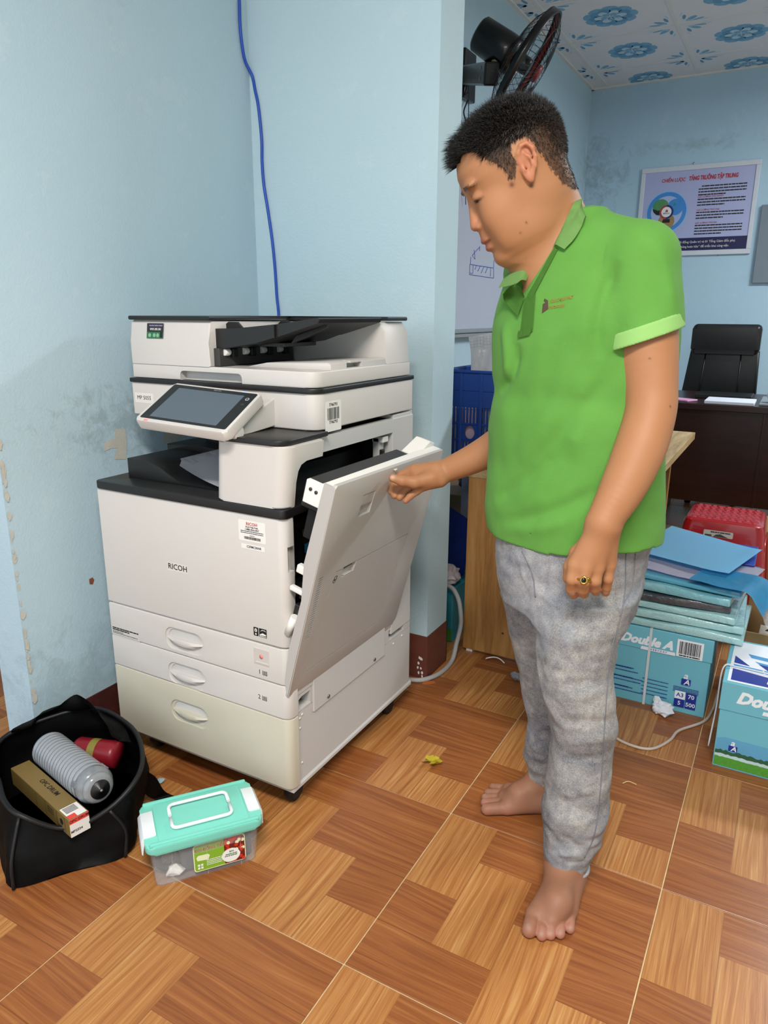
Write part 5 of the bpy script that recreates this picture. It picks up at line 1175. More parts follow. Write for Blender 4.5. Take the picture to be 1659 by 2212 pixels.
bm = BM(); lathe(bm, [(.036, .268), (.036, .280), (.030, .286), (.022, .287)], 32, Mb); obj('cap_rim', bm, mat('bottle_clear_rim', '#85898c', .2, .2, 80, coat=.5), bot)
bm = BM(); lathe(bm, [(.024, .284), (.022, .290), (.006, .290), (.006, .293), (0, .293)], 28, Mb); k = obj('cap', bm, mat('bottle_black', '#17181a', .35), bot)
bm = BM(); lathe(bm, [(.0028, .293), (.0028, .2945), (0, .2945)], 12, Mb); obj('cap_dot', bm, M_lgrey, k)
for a in (0.4, 2.6, 4.6):
    bm = BM(); box(bm, -.006, .006, .036, .046, .236, .256, .001); bm.transform(Mb @ Matrix.Rotation(a, 4, 'Z')); obj('bottle_lug', bm, mat('bottle_smoke', '#9aa0a4'), bot)
# ---- drum carton
ca, cb = Vector((-1.555, .930, .112)), Vector((-1.262, .870, .116)); xd = (cb-ca).normalized(); Mc = align(ca, xd, Vector((0, 0, 1)).cross(xd)); CL = (cb-ca).length; Mc = Matrix.Translation(-ca) @ Mc
car = tag(empty('drum_carton', tuple(ca)), 'long gold cardboard carton with a red and white end label in the bag', 'carton')
bm = BM(); box(bm, 0, CL, -.023, .023, -.023, .023, .0012, 1); bm.transform(Mc); obj('carton_body', bm, mat('gold_card', '#7d6638', .45, .1, 20, .1, 200), car)
ME = Mc @ Matrix(((0, 0, 1, CL), (1, 0, 0, 0), (0, 1, 0, 0), (0, 0, 0, 1)))
bm = BM(); patch(bm, ME, [(-.0225, -.0225), (.0225, -.0225), (.0225, .0225), (-.0225, .0225)], 0, .0006); patch(bm, ME, [(-.0225, .0105), (.0225, .0105), (.0225, .0225), (-.0225, .0225)], 1, .0009); lab = obj('end_label', bm, [M_white, mat('label_orange_red', '#e0453a', .5)], car)
lettering('OPC DRUM', .0088, ME @ Matrix.Translation((0, .0165, .0009)), M_ink, lab, bold=.014); lettering('MP2554', .0082, ME @ Matrix.Translation((-.008, -.0095, .0008)), M_ink, lab, bold=.012)
bm = BM()
for y in (.006, .002, -.002): greek(bm, ME, -.02, .02, y, .0022, rng, .2)
for y in (-.017, -.0205): greek(bm, ME, -.02, .004, y, .0016, rng, .3)
obj('label_print', bm, M_ink, lab)
MT = Mc @ Matrix.Translation((0, 0, .023)); bm = BM(); patch(bm, MT, [(CL-.050, -.020), (CL-.001, -.020), (CL-.001, .020), (CL-.050, .020)], 0, .0005); patch(bm, MT, [(CL-.016, -.02), (CL-.001, -.02), (CL-.001, -.002), (CL-.016, -.002)], 1, .0008)
for k in range(6): patch(bm, MT, [(CL-.046+k*.004, -.016), (CL-.044+k*.004, -.016), (CL-.044+k*.004, .012), (CL-.046+k*.004, .012)], 2, .0008)
obj('top_label', bm, [M_white, mat('label_orange_red', '#e0453a'), M_ink], car)
lettering('OPC DRUM', .017, MT @ Matrix.Translation((CL*.5, .004, .0003)), M_ink, car, bold=.01)
MSd = Mc @ Matrix(((1, 0, 0, 0), (0, 0, -1, -.023), (0, 1, 0, 0), (0, 0, 0, 1))); bm = BM()
for x in (CL-.022, CL-.06, CL-.115, CL-.165): patch(bm, MSd, [(x, -.019), (x+.0012, -.019), (x+.0012, .019), (x, .019)])
patch(bm, MSd, rrect(CL-.045, CL-.030, -.006, .010, .007, 4)); 
for y in (.010, .004, -.002): greek(bm, MSd, CL-.105, CL-.075, y, .0025, rng)
greek(bm, MSd, CL-.056, CL-.026, -.016, .003, rng); obj('side_print', bm, M_ink, car)
# ---- red flask behind the bottle
ra, rb_ = Vector(at(176, 1622, z=.150)), Vector(at(246, 1630, z=.150)); zt = (rb_-ra).normalized(); Mf = Matrix.Translation(-ra) @ align(ra, zt.orthogonal(), zt.cross(zt.orthogonal())); fl_ = (rb_-ra).length
fk = tag(empty('red_flask', tuple(ra)), 'dark red cylindrical flask with an olive label lying in the black bag', 'flask')
bm = BM(); lathe(bm, [(0, -.012), (.030, -.012), (.034, -.006), (.034, fl_+.0), (.032, fl_+.012), (0, fl_+.014)], 32, Mf); obj('flask_body', bm, mat('flask_red', '#7c1420', .35, .06), fk)
bm = BM(); lathe(bm, [(.0345, fl_-.058), (.0345, fl_-.038)], 32, Mf, caps=False); obj('flask_label', bm, mat('flask_olive', '#7d7430', .5), fk)
# ---- storage box with turquoise lid
sb = tag(empty('storage_box', (-1.056, 1.033, 0), R(52.6)), 'clear plastic storage box with a turquoise lid and white clips', 'box')
M_tq = mat('turquoise_plastic', '#79cdbb', .38, .03, 30); M_wp = mat('white_plastic', '#dfe4e6', .35, .03); M_cl_ = mat('clear_plastic', '#e6ecf0', .12, .0, alpha=.13, spec=.6)
def shell(bm, x0, x1, y0, y1, z0, z1, tap, th, r):
    o1 = [rrect(x0+tap, x1-tap, y0+tap, y1-tap, r, 4), rrect(x0, x1, y0, y1, r, 4)]; i1 = [rrect(x0+tap+th, x1-tap-th, y0+tap+th, y1-tap-th, r-th/2, 4), rrect(x0+th, x1-th, y0+th, y1-th, r-th/2, 4)]
    rg_ = [[(x, y, z0) for x, y in o1[0]], [(x, y, z1) for x, y in o1[1]], [(x, y, z1) for x, y in i1[1]], [(x, y, z0+th) for x, y in i1[0]]]
    v_ = ring_loft(bm, rg_); bm.faces.new(v_[0][::-1]); bm.faces.new(v_[3])
bm = BM(); shell(bm, -.121, .121, -.070, .070, 0, .105, .008, .002, .016); bx_ = obj('box_body', bm, M_cl_, sb, smooth=50)
for x in (-.075, .0, .075):
    bm = BM(); box(bm, x-.0008, x+.0008, -.069, -.066, .004, .10); obj('body_rib', bm, M_cl_, bx_)
bm = BM(); prism(bm, rrect(-.128, .128, -.080, .080, .020, 6), 'z', .096, .117, bev=.005, seg=3); prism(bm, rrect(-.100, .100, -.066, .066, .008, 4), 'z', .114, .1185, bev=.0015); lid = obj('lid', bm, M_tq, sb, smooth=40)
for y in (-.072, .072):
    bm = BM(); prism(bm, rrect(-.120, .120, y-.005, y+.005, .004, 4), 'z', .112, .122, bev=.003); obj('lid_rim', bm, M_tq, lid, smooth=40)
bm = BM(); prism(bm, rrect(-.062, .062, -.036, .036, .006, 4), 'z', .1185, .1215, bev=.001); obj('lid_plate', bm, M_tq, lid)
for s_ in (-1, 1):
    bm = BM(); y = s_*.042; tube(bm, [(-.066, s_*.005, .124), (-.066, s_*.029, .124)] + [(-.054-.012*math.cos(q), s_*(.030+.012*math.sin(q)), .1245) for q in np.linspace(.15, PI/2, 6)] + [(.054+.012*math.cos(q), s_*(.030+.012*math.sin(q)), .1245) for q in np.linspace(PI/2, .15, 6)] + [(.066, s_*.029, .124), (.066, s_*.005, .124)], .0042, 8); obj('carry_handle', bm, M_wp, sb)
    bm = BM(); x = s_*.122; prism(bm, [(x-s_*.020, .121), (x+s_*.006, .120), (x+s_*.012, .112), (x+s_*.013, .078), (x+s_*.009, .074), (x+s_*.007, .105), (x, .114), (x-s_*.020, .117)], 'y', -.043, .043, bev=.0015); obj('clip', bm, M_wp, sb, smooth=35)
bm = BM(); box(bm, -.055, .105, -.048, .050, .004, .080, .01); noise_disp(bm, .003, 40); obj('box_contents', bm, mat('dark_contents', '#45484c', .6, .2, 12), sb)
for (x, y, r) in ((-.082, -.03, .020), (-.09, .02, .018)):
    bm = BM(); tube(bm, [(x+r*math.cos(a), y+.4*r*math.sin(a), .045+r*math.sin(a)) for a in np.linspace(0, 2*PI, 17)[:-1]], .007, 8, True); obj('tape_roll', bm, M_dg, sb)
bm = BM(); bmesh.ops.create_icosphere(bm, subdivisions=3, radius=.018); bm.transform(Matrix.Translation((-.07, -.045, .018)) @ Matrix.Diagonal((1.2, .7, .8, 1))); noise_disp(bm, .006, 90, 4); obj('white_rag', bm, M_white, sb)
ML_ = Matrix(((1, 0, 0, .028), (0, math.sin(R(4.5)), -math.cos(R(4.5)), -.0665), (0, math.cos(R(4.5)), math.sin(R(4.5)), .050), (0, 0, 0, 1)))
bm = BM(); patch(bm, ML_, rrect(-.058, .058, -.033, .033, .007, 4), 0, .0008); patch(bm, ML_, rrect(-.056, .056, -.031, .031, .006, 4), 1, .0012); patch(bm, ML_, [(.010, -.031), (.050, -.031), (.056, -.025), (.056, .025), (.050, .031), (.010, .031)], 2, .0016)
for k in range(46): patch(bm, ML_, blob(rng.uniform(.013, .053), rng.uniform(-.028, .028), .0042, .0042, 8, .1, rng), 3 if k % 3 else 4, .0018 + k*.00001)
patch(bm, ML_, blob(.024, -.012, .021, .017, 18, .03, rng), 5, .0026)
greek(bm, ML_ @ Matrix.Translation((0, 0, .0026)), .012, .038, -.010, .0022, rng, .3, 6); greek(bm, ML_ @ Matrix.Translation((0, 0, .0026)), .010, .038, -.014, .0022, rng, .3, 6)
for y in (-.006, -.010, -.014, -.018): greek(bm, ML_ @ Matrix.Translation((0, 0, .0012)), -.03, .004, y-.004, .0016, rng, .3, 5)
for k in range(4): patch(bm, ML_, [(-.050+(k % 2)*.007, -.027+(k//2)*.007), (-.045+(k % 2)*.007, -.027+(k//2)*.007), (-.045+(k % 2)*.007, -.022+(k//2)*.007), (-.050+(k % 2)*.007, -.022+(k//2)*.007)], 5, .0016)
patch(bm, ML_, [(-.050, -.006), (-.026, -.008), (-.022, .002), (-.026, .006), (-.048, .007), (-.052, .002)], 4, .0016)
lb = obj('box_label', bm, [mat('label_cream', '#e9e6b0', .4), mat('label_lime', '#7ea82c', .4, .06), mat('label_tomato_dark', '#6b1d16', .4), mat('tomato_red', '#c8301f', .35), mat('tomato_pale', '#dfe3b8', .4), M_white, mat('label_green_ink', '#3f6a3a', .5)], sb)
lettering('ĐẠI ĐỒNG TIẾN', .0092, ML_ @ Matrix.Translation((-.020, .019, .0014)), M_red, lb, bold=.016); lettering('BPA', .0062, ML_ @ Matrix.Translation((.026, -.003, .0027)), mat('label_green_ink', '#3f6a3a'), lb, bold=.014)
# ---- litter on the floor
def crumple(name, c, r, m, seed, label, cat, flat=.75, amp=.5):
    bm = BM(); bmesh.ops.create_icosphere(bm, subdivisions=3, radius=r); rg2 = np.random.default_rng(seed); P = np.array([v.co for v in bm.verts])
    pl = rg2.normal(0, 1, (26, 3)); pl /= np.linalg.norm(pl, axis=1, keepdims=True); q = np.min(np.maximum(1e-3, rg2.uniform(.50, .95, 26))[None]/np.maximum(P/r @ pl.T, 1e-3), 1)
    for v, k, n_ in zip(bm.verts, np.minimum(q, 1.15), vnoise(P, 1.6/r, seed)): v.co *= float(k*(1+amp*.3*n_ + amp*.36*rg2.uniform(-1, 1)))
    zmin = min(v.co.z for v in bm.verts)
    for v in bm.verts: v.co.z = (v.co.z-zmin)*flat
    o = obj(name, bm, m, None, tuple(c)); return tag(o, label, cat)
crumple('crumpled_paper', tuple(at(1423, 1540, z=0)[:2]) + (0,), .037, mat('crumpled_white', '#d9dbe3', .75), 5, 'crumpled ball of white paper in front of the blue carton', 'paper')
bm = BM()
for k in range(7):
    a = k*.9+.3; c_ = Vector((rng.uniform(-.008, .008), rng.uniform(-.008, .008), .004+.002*k)); d_ = Vector((math.cos(a), math.sin(a), .25)); e_ = Vector((-math.sin(a), math.cos(a), rng.uniform(-.2, .5)))
    v_ = [bm.verts.new(c_ + d_*x + e_*y) for x, y in ((0, -.009), (.026, -.004), (.022, .008), (0, .010))]; bm.faces.new(v_)
bmesh.ops.solidify(bm, geom=bm.faces[:], thickness=.0008)
zm = min(v.co.z for v in bm.verts)
for v in bm.verts: v.co.z -= zm
tag(obj('yellow_scrap', bm, mat('yellow_paper', '#e0cf3e', .6, .1, 80), None, tuple(at(937, 1648, z=0))), 'crumpled yellow paper scrap on the floor beside the copier', 'paper')
crumple('plastic_scrap', tuple(at(1114, 1470, z=0)[:2]) + (0,), .02, mat('grey_film', '#8d8f96', .25, .1), 8, 'small grey wad of plastic film on the floor by the oak desk', 'scrap')
crumple('blue_scrap', tuple(at(348, 1690, z=0)[:2]) + (0,), .012, mat('pale_blue_scrap', '#9fb9c6', .6, .3, 100), 9, 'tiny pale blue paper scrap between bag and copier', 'scrap', .5)
bm = BM(); prism(bm, [(-.022, -.006), (.004, -.009), (.024, -.002), (.020, .007), (-.012, .008)], 'z', 0, .003); tag(obj('orange_shard', bm, mat('orange_clay', '#b5602f', .8), None, tuple(at(925, 1475, z=0)), (0, 0, .6)), 'thin orange clay shard on the floor by the stub wall', 'shard')
def cable(name, pts, r, m, label, cat='cable', n=8):
    P = spline(pts, n); c = P[0].copy(); bm = BM(); tube(bm, [p-c for p in P], r, 8); return tag(obj(name, bm, m, None, tuple(c)), label, cat)
cable('zip_tie', [(-.848, 2.288, .004), (-.842, 2.282, .012), (-.82, 2.295, .016), (-.80, 2.30, .012), (-.778, 2.292, .004)], .0022, M_white, 'thin white cable tie lying at the foot of the oak desk', 'tie')
cable('straw_sliver', [at(1345, 1692, z=.002), at(1358, 1688, z=.003), at(1375, 1695, z=.002)], .0012, mat('straw', '#d8bd86', .7), 'thin pale straw sliver on the floor behind the jeans', 'sliver')
cable('power_cable', [(-1.10, 1.95, .0085), (-1.03, 1.998, .0085), (-.976, 2.026, .0085), (-.945, 2.10, .0085), (-.945, 2.20, .012), (-.950, 2.25, .06), (-.945, 2.27, .12), (-.948, 2.275, .165), (-.972, 2.30, .215), (-1.02, 2.33, .24), (-1.10, 2.34, .22), (-1.15, 2.33, .10), (-1.17, 2.30, .01)], .0085, mat('grey_cable', '#a9a6a3', .5), 'thick light grey power cable looping out from behind the copier')
cable('white_cable', [at(1300, 1560, z=.005), at(1328, 1592, z=.005), at(1370, 1612, z=.005), at(1410, 1617, z=.005), at(1447, 1599, z=.005), at(1467, 1578, z=.005), (-.105, 2.225, .005), (-.088, 2.30, .01), (-.082, 2.40, .02), (-.082, 2.55, .005)], .0042, mat('cream_cable', '#c6b7ac', .5), 'thin cream cable lying between the jeans and the blue cartons')
bp_ = [at(x, y, x=X_L+.006) for x, y in ((510, -260), (514, -120), (516, -20), (517, 0), (519, 60), (525, 110), (531, 135))] + [at(x, y, y=Y_B-.006) for x, y in ((545, 165), (551, 195), (558, 230), (565, 300), (566, 350), (570, 400), (578, 450), (588, 520), (594, 580), (598, 640), (602, 680), (606, 760), (608, 860))]
cable('blue_cable', bp_, .0048, mat('blue_cable', '#1f4fb4', .35, .1, 60), 'bright blue network cable running down the corner behind the copier', n=6)
# ================================================================== the rear room
def wood(name, c0, c1, c2, axis, sc=1.0, rough=.45):
    m, t = newmat(name); o = t.obj(); mp = t.new('ShaderNodeMapping'); t.link(o, mp.inputs[0]); s = [9*sc]*3; s['xyz'.index(axis)] = .9*sc; mp.inputs['Scale'].default_value = s
    n = t.noise(2.2, mp.outputs[0], 5, .6, .8); n2 = t.noise(11, mp.outputs[0], 3, .6)
    t.link(t.ramp(t.math('ADD', t.math('MULTIPLY', n, .7), t.math('MULTIPLY', n2, .3)), [(.35, lin(c0)), (.5, lin(c1)), (.66, lin(c2))]), t.p.inputs['Base Color']); t.p.inputs['Roughness'].default_value = rough
    t.link(t.bump(n2, .15, .001), t.p.inputs['Normal']); return m
M_oak = wood('oak_upright', '#8a5f34', '#a9783f', '#bd8f56', 'z'); M_oakt = wood('oak_top', '#94754a', '#b29668', '#c6ae84', 'y'); M_mah = wood('dark_mahogany', '#1a0806', '#230c09', '#30120d', 'x', 1, .3)
# ---- oak desk
dk = tag(empty('oak_desk', (-.66, 2.95, 0)), 'oak desk with solid end panels carrying a blue crate', 'desk')
def part(name, m, par, org, x0, x1, y0, y1, z0, z1, b=.002): bm = BM(); box(bm, x0-org[0], x1-org[0], y0-org[1], y1-org[1], z0-org[2], z1-org[2], b); return obj(name, bm, m, par)
od = (-.66, 2.95, 0)
part('table_top', M_oakt, dk, od, -.958, -.366, 2.318, 3.60, .668, .700); part('end_panel', M_oak, dk, od, -.955, -.56, 2.320, 2.348, .012, .668); part('end_panel', M_oak, dk, od, -.93, -.445, 3.50, 3.53, .0, .668); part('back_board', M_oak, dk, od, -.93, -.90, 2.348, 3.50, .25, .62)
for x in (-.93, -.60): part('foot_glide', M_white, dk, od, x-.012, x+.012, 2.324, 2.344, 0, .012, .001)
bm = BM(); lathe(bm, [(.004, 0), (.004, .001), (0, .001)], 10, Matrix.Translation((-.800+.66, 2.3195-2.95, .105)) @ Matrix.Rotation(PI/2, 4, 'X')); obj('cam_cap', bm, M_dg, dk)
# ---- blue crate of slats
M_cr = mat('crate_blue', '#12377f', .42, .06, 20); cr = tag(empty('slatted_crate', (-.79, 2.52, .7005)), 'blue slatted plastic crate standing on the oak desk', 'crate')
cx0, cx1, cy0, cy1, ch = -.30, .30, -.155, .155, .328
def cbox(name, x0, x1, y0, y1, z0, z1, par=cr, b=.0015): bm = BM(); box(bm, x0, x1, y0, y1, z0, z1, b, 1); return obj(name, bm, M_cr, par)
cbox('crate_floor', cx0, cx1, cy0, cy1, 0, .012); f0 = cbox('crate_side', cx0, cx1, cy0, cy0+.006, .262, ch)
bands = ((0, .030), (.066, .080), (.118, .128), (.206, .220)) 
for (z0, z1) in ((.012, .035), (.205, .262)): cbox('crate_band', cx0, cx1, cy0, cy0+.006, z0, z1, f0)
cbox('crate_band', cx0, cx1, cy0, cy0+.006, .143, .150, f0); cbox('crate_band', cx0, cx1, cy0, cy0+.006, .085, .092, f0)
nx = 8; pw = .6/nx
for i in range(nx+1): x = cx0+i*pw; cbox('crate_post', max(cx0, x-.006), min(cx1, x+.006), cy0-.003, cy0+.006, .0, ch, f0)
for i in range(nx):
    for (z0, z1) in ((.035, .085), (.092, .143), (.150, .205)):
        xa = cx0+i*pw
        if i == 1 and z0 == .092:
            bm = BM(); prism(bm, rrect(xa+.006, xa+pw-.006, z0, z1, .001, 2), 'y', cy0, cy0+.005); o = obj('crate_plate', bm, M_cr, f0); k = BM(); prism(k, [(xa+pw/2+.019*math.cos(a), (z0+z1)/2+.024*math.sin(a)) for a in np.linspace(0, 2*PI, 21)[:-1]], 'y', cy0-.02, cy0+.02); cut(o, [k]); continue
        for j in range(1, 6): x = xa + j*pw/6; cbox('crate_slat', x-.0030, x+.0030, cy0+.001, cy0+.005, z0, z1, f0, 0)
for (nm, x0, x1, y0, y1) in (('crate_side', cx0, cx0+.006, cy0, cy1), ('crate_side', cx1-.006, cx1, cy0, cy1), ('crate_side', cx0, cx1, cy1-.006, cy1)): cbox(nm, x0, x1, y0, y1, .0, ch)
bm = BM(); tube(bm, [(x, y, ch) for x, y in rrect(cx0, cx1, cy0, cy1, .02, 4)], .006, 8, True); obj('crate_rim', bm, M_cr, cr)
def thing_box(name, label, cat, m, x0, x1, y0, y1, z0, z1, b=.003, group=None, rz=0):
    bm = BM(); c = ((x0+x1)/2, (y0+y1)/2, z0); box(bm, x0-c[0], x1-c[0], y0-c[1], y1-c[1], 0, z1-z0, b); return tag(obj(name, bm, m, None, c, (0, 0, rz)), label, cat, group)
# packets showing through the crate
thing_box('paper_packet', 'pale pink paper packet inside the blue crate', 'packet', mat('pink_packet', '#b9a3b2', .4, .15, 30), -1.07, -.95, 2.385, 2.60, .7135, .90); thing_box('paper_packet', 'grey white paper packet upright inside the blue crate', 'packet', mat('grey_packet', '#aeb0b4', .4, .1, 30), -.94, -.82, 2.385, 2.60, .7135, .93); thing_box('paper_packet', 'brown paper packet at the far end of the blue crate', 'packet', mat('brown_packet', '#8e7a66', .5, .1, 30), -.80, -.55, 2.40, 2.60, .7135, .88)
# clear sleeve standing in the crate
bm = BM(); n = 10; a, b, c, d = [Vector(at(px, py, y=yy)) for px, py, yy in ((1012, 728, 2.60), (1078, 716, 2.60), (1080, 850, 2.56), (1022, 850, 2.56))]
vv = [[bm.verts.new(a.lerp(b, i/n).lerp(d.lerp(c, i/n), j/n) + Vector((0, .010*math.sin(i*1.1+j*.6), 0))) for j in range(n+1)] for i in range(n+1)]
for i in range(n):
    for j in range(n): bm.faces.new((vv[i][j], vv[i+1][j], vv[i+1][j+1], vv[i][j+1]))
bmesh.ops.solidify(bm, geom=bm.faces[:], thickness=.004); sv = tag(obj('document_sleeve', bm, mat('sleeve_film', '#d6d4d4', .18, .08, 14, .6, 20, coat=1, bdist=.004), None, smooth=60), 'crinkled clear plastic document sleeve sticking up from the blue crate', 'sleeve')
bm = BM(); MV = align(a, b-a, a-d); 
for k in range(7): patch(bm, MV, [(.012+k*.013, -.045), (.0128+k*.013, -.045), (.0128+k*.013, -.012), (.012+k*.013, -.012)], 0, .012)
for k in range(4): patch(bm, MV, [(.012, -.045+k*.011), (.092, -.045+k*.011), (.092, -.0442+k*.011), (.012, -.0442+k*.011)], 0, .012)
obj('grid_print', bm, M_lgrey, sv)
# ---- jumble in the gap behind the stub wall
thing_box('paper_carton', 'teal copy paper carton on the floor behind the stub wall', 'carton', mat('carton_teal', '#2f8896', .4, .08, 8), -1.44, -1.018, 2.36, 2.63, 0, .215); 
bm = BM(); box(bm, -.21, .21, -.002, 0, .005, .055); bm.transform(Matrix.Translation((-1.228, 2.359, 0))); 
o = bpy.data.objects['paper_carton']; g1 = obj('grass_print', bm, mat('print_grass', '#3f7d2f', .5, .3, 120)); g1.parent = o; g1.matrix_parent_inverse = Matrix.Translation(-o.location)
def slab(name, label, cat, m, corners, th=.004, rz=0):
    bm = BM(); c = sum((Vector(p) for p in corners), Vector())/len(corners); bm.faces.new([bm.verts.new(Vector(p)-c) for p in corners]); bmesh.ops.solidify(bm, geom=bm.faces[:], thickness=th); return tag(obj(name, bm, m, None, tuple(c)), label, cat)
crp = crumple('white_packet', (-1.062, 2.40, .2155), .062, mat('packet_white', '#c9bcc0', .35, .05, coat=.3), 12, 'crumpled white paper packet lying on the teal carton behind the wall', 'packet', .9, .3)
slab('folded_card', 'dark blue folded carton leaning above the white packet behind the wall', 'carton', mat('carton_navy', '#142a78', .35, .25, 14, coat=.4), [(-1.16, 2.50, .22), (-1.02, 2.46, .24), (-1.005, 2.50, .45), (-1.15, 2.54, .50)], .012)
slab('cream_board', 'thin cream board leaning against the oak desk end behind the wall', 'board', mat('board_cream', '#d8c8a0', .6), [(-.998, 2.47, .22), (-.968, 2.44, .22), (-.966, 2.50, .46), (-.99, 2.52, .46)], .01)
slab('grey_sheet', 'grey white plastic sheet hanging between the wall and oak desk', 'sheet', mat('sheet_grey', '#8d8d9c', .4, .08, 10, coat=.2), [(-1.10, 2.60, .2155), (-.985, 2.575, .2155), (-.985, 2.575, .64), (-1.10, 2.60, .60)], .004)
bg = crumple('black_sack', (-1.13, 2.80, .5005), .105, mat('sack_black', '#08080a', .45), 21, 'black plastic sack wedged between the wall and oak desk', 'sack', 1.0, .3)
thing_box('storage_carton', 'plain brown carton standing against the wall behind the black sack', 'carton', mat('carton_plain', '#6d5238', .7), -1.40, -1.0, 2.68, 2.98, 0, .50)
crumple('pink_packet', (-1.015, 2.335, .7005), .026, mat('pink_film', '#c08aa0', .3, coat=.4), 31, 'small pink wrapped packet beside the blue crate on the oak desk', 'packet', .9, .2)
thing_box('box_file', 'dark blue box file with a white lid edge on the oak desk edge', 'file', mat('file_navy', '#101f5c', .4), -.50, -.352, 2.50, 2.60, .7005, .755)
o = bpy.data.objects['box_file']; bm = BM(); box(bm, -.074, .074, -.05, .05, .055, .060, .001); obj('lid_edge', bm, M_white, o)
# ---- red plastic stool
M_rd = mat('stool_red', '#9c0f18', .28, .05, 20, coat=.3); sx, sy, sh_ = (-.165), 3.12, .452
stl = tag(empty('plastic_stool', (sx, sy, 0)), 'red plastic stool with a basket weave top and arched legs', 'stool')
def fr(z, g=0): k = 1-(z/.46)*.26; return (.19*k-g, .19*k-g)
bm = BM(); rgs = []
for z, g in ((0, 0), (.425, 0), (.446, .004), (.452, .012)): a, b = fr(z, g); rgs.append([(x, y, z) for x, y in rrect(-a, a, -b, b, .03, 4)])
inn = []
for z, g in ((.440, .010), (0, .007)): a, b = fr(z, g); inn.append([(x, y, z) for x, y in rrect(-a, a, -b, b, .026, 4)])
v1 = ring_loft(bm, rgs); bm.faces.new(v1[-1]); v2 = ring_loft(bm, inn); bm.faces.new(v2[0]); n = len(v1[0])
for k in range(n): bm.faces.new((v1[0][k], v2[1][k], v2[1][(k+1) % n], v1[0][(k+1) % n]))
so = obj('stool_body', bm, M_rd, stl)
ks = []
for ax in 'xy': k = BM(); prism(k, [(-.115, -.02), (.115, -.02), (.085, .318), (.060, .342), (-.060, .342), (-.085, .318)], ax, -.3, .3); ks.append(k)
cut(so, ks); shade(so, 35)
for s_, ax in ((-1, 0), (1, 0), (-1, 1), (1, 1)):      # raised arch bead on each side
    pts = [(-.128, .0), (-.096, .335), (-.066, .368), (.066, .368), (.096, .335), (.128, .0)]; P = []
    for u, z in pts: a = fr(z)[0]; P.append((u, s_*a, z) if ax == 0 else (s_*a, u, z))
    bm = BM(); tube(bm, P, .0045, 6); obj('arch_bead', bm, M_rd, stl)
bm = BM(); a = fr(.45)[0]-.02
nw = 9
for i in range(nw):
    for j in range(nw):
        x, y = -a + (i+.5)*2*a/nw, -a + (j+.5)*2*a/nw; l_, w_ = (.0125, .0065) if (i+j) % 2 else (.0065, .0125); box(bm, x-l_, x+l_, y-w_, y+w_, .450, .4545, .0015, 1)
wv = obj('weave_relief', bm, mat('stool_red_worn', '#a8303a', .5, .15, 60), stl); wv['kind'] = 'stuff'
a = fr(.405)[1]; Mst = Matrix.Translation((-.01, -a-.0005, .404)) @ Matrix.Rotation(PI/2-.1, 4, 'X'); bm = BM(); patch(bm, Mst, rrect(-.055, .05, -.012, .013, .004, 3), 0, .003); patch(bm, Mst, [(-.05, -.011), (-.025, -.011), (-.025, -.004), (-.05, -.004)], 1, .0034); patch(bm, Mst, [(-.02, -.011), (.035, -.011), (.005, .001), (-.01, -.002)], 1, .0034); greek(bm, Mst @ Matrix.Translation((0, 0, .0032)), -.03, .04, .004, .005, rng, .2, 1); obj('stool_sticker', bm, [mat('sticker_silver', '#b5b1ac', .4), M_dg], stl)
thing_box('cardboard_box', 'plain brown cardboard box behind the red stool', 'box', mat('cardboard', '#8a6a45', .8, .08, 12), -.24, .10, 3.50, 3.80, 0, .30)
# ---- copy paper cartons
M_teal = mat('carton_cyan', '#6cb4c6', .42, .05, 8, .1, 60); M_navy = mat('carton_navy_print', '#1c2f8f', .42, .04); M_pw2 = mat('carton_white_print', '#e6eaf2', .45, .02)
def carton(name, label, x0, x1, y0, y1, h_, lidh):
    t_ = tag(empty(name, ((x0+x1)/2, (y0+y1)/2, 0)), label, 'carton', None); a, b = (x1-x0)/2, (y1-y0)/2
    bm = BM(); box(bm, -a+.002, a-.002, -b+.002, b-.002, 0, h_-.004, .002); obj('carton_body', bm, M_teal, t_); bm = BM(); box(bm, -a-.001, a+.001, -b-.001, b+.001, h_-lidh, h_, .002); ld = obj('carton_lid', bm, M_teal, t_)
    return t_, ld, a, b
bA, ldA, a, b = carton('copy_paper_carton', 'closed blue copy paper carton with a barcode, under the stack of packs', -.535, -.105, 2.255, 2.56, .265, .075)
FA = lambda x, z: Matrix(((1, 0, 0, x), (0, 0, -1, -b-.001), (0, 1, 0, z), (0, 0, 0, 1)))
lettering('Double A', .040, FA(.02, .220), M_pw2, ldA, bold=.05, shear=.32); bm = BM(); patch(bm, FA(.05, .195), [(-.045, -.005), (.06, -.005), (.058, .006), (-.043, .006)]); ev = obj('print_band', bm, M_pw2, ldA); lettering('EVERYDAY', .009, FA(.057, .1955) @ Matrix.Translation((0, 0, .0005)), M_navy, ev, bold=.01, spacing=1.4)
bm = BM(); MB_ = FA(.150, .222); patch(bm, MB_, [(-.038, -.030), (.038, -.030), (.038, .028), (-.038, .028)], 0); x = -.031
while x < .031: wd = rng.choice((.0012, .002, .003)); patch(bm, MB_, [(x, -.020), (x+wd, -.020), (x+wd, .022), (x, .022)], 1, .0008); x += wd + rng.choice((.001, .0018))
greek(bm, MB_ @ Matrix.Translation((0, 0, .0005)), -.03, .03, -.027, .004, rng, .3, 1); obj('barcode_label', bm, [M_pw2, M_ink], ldA)
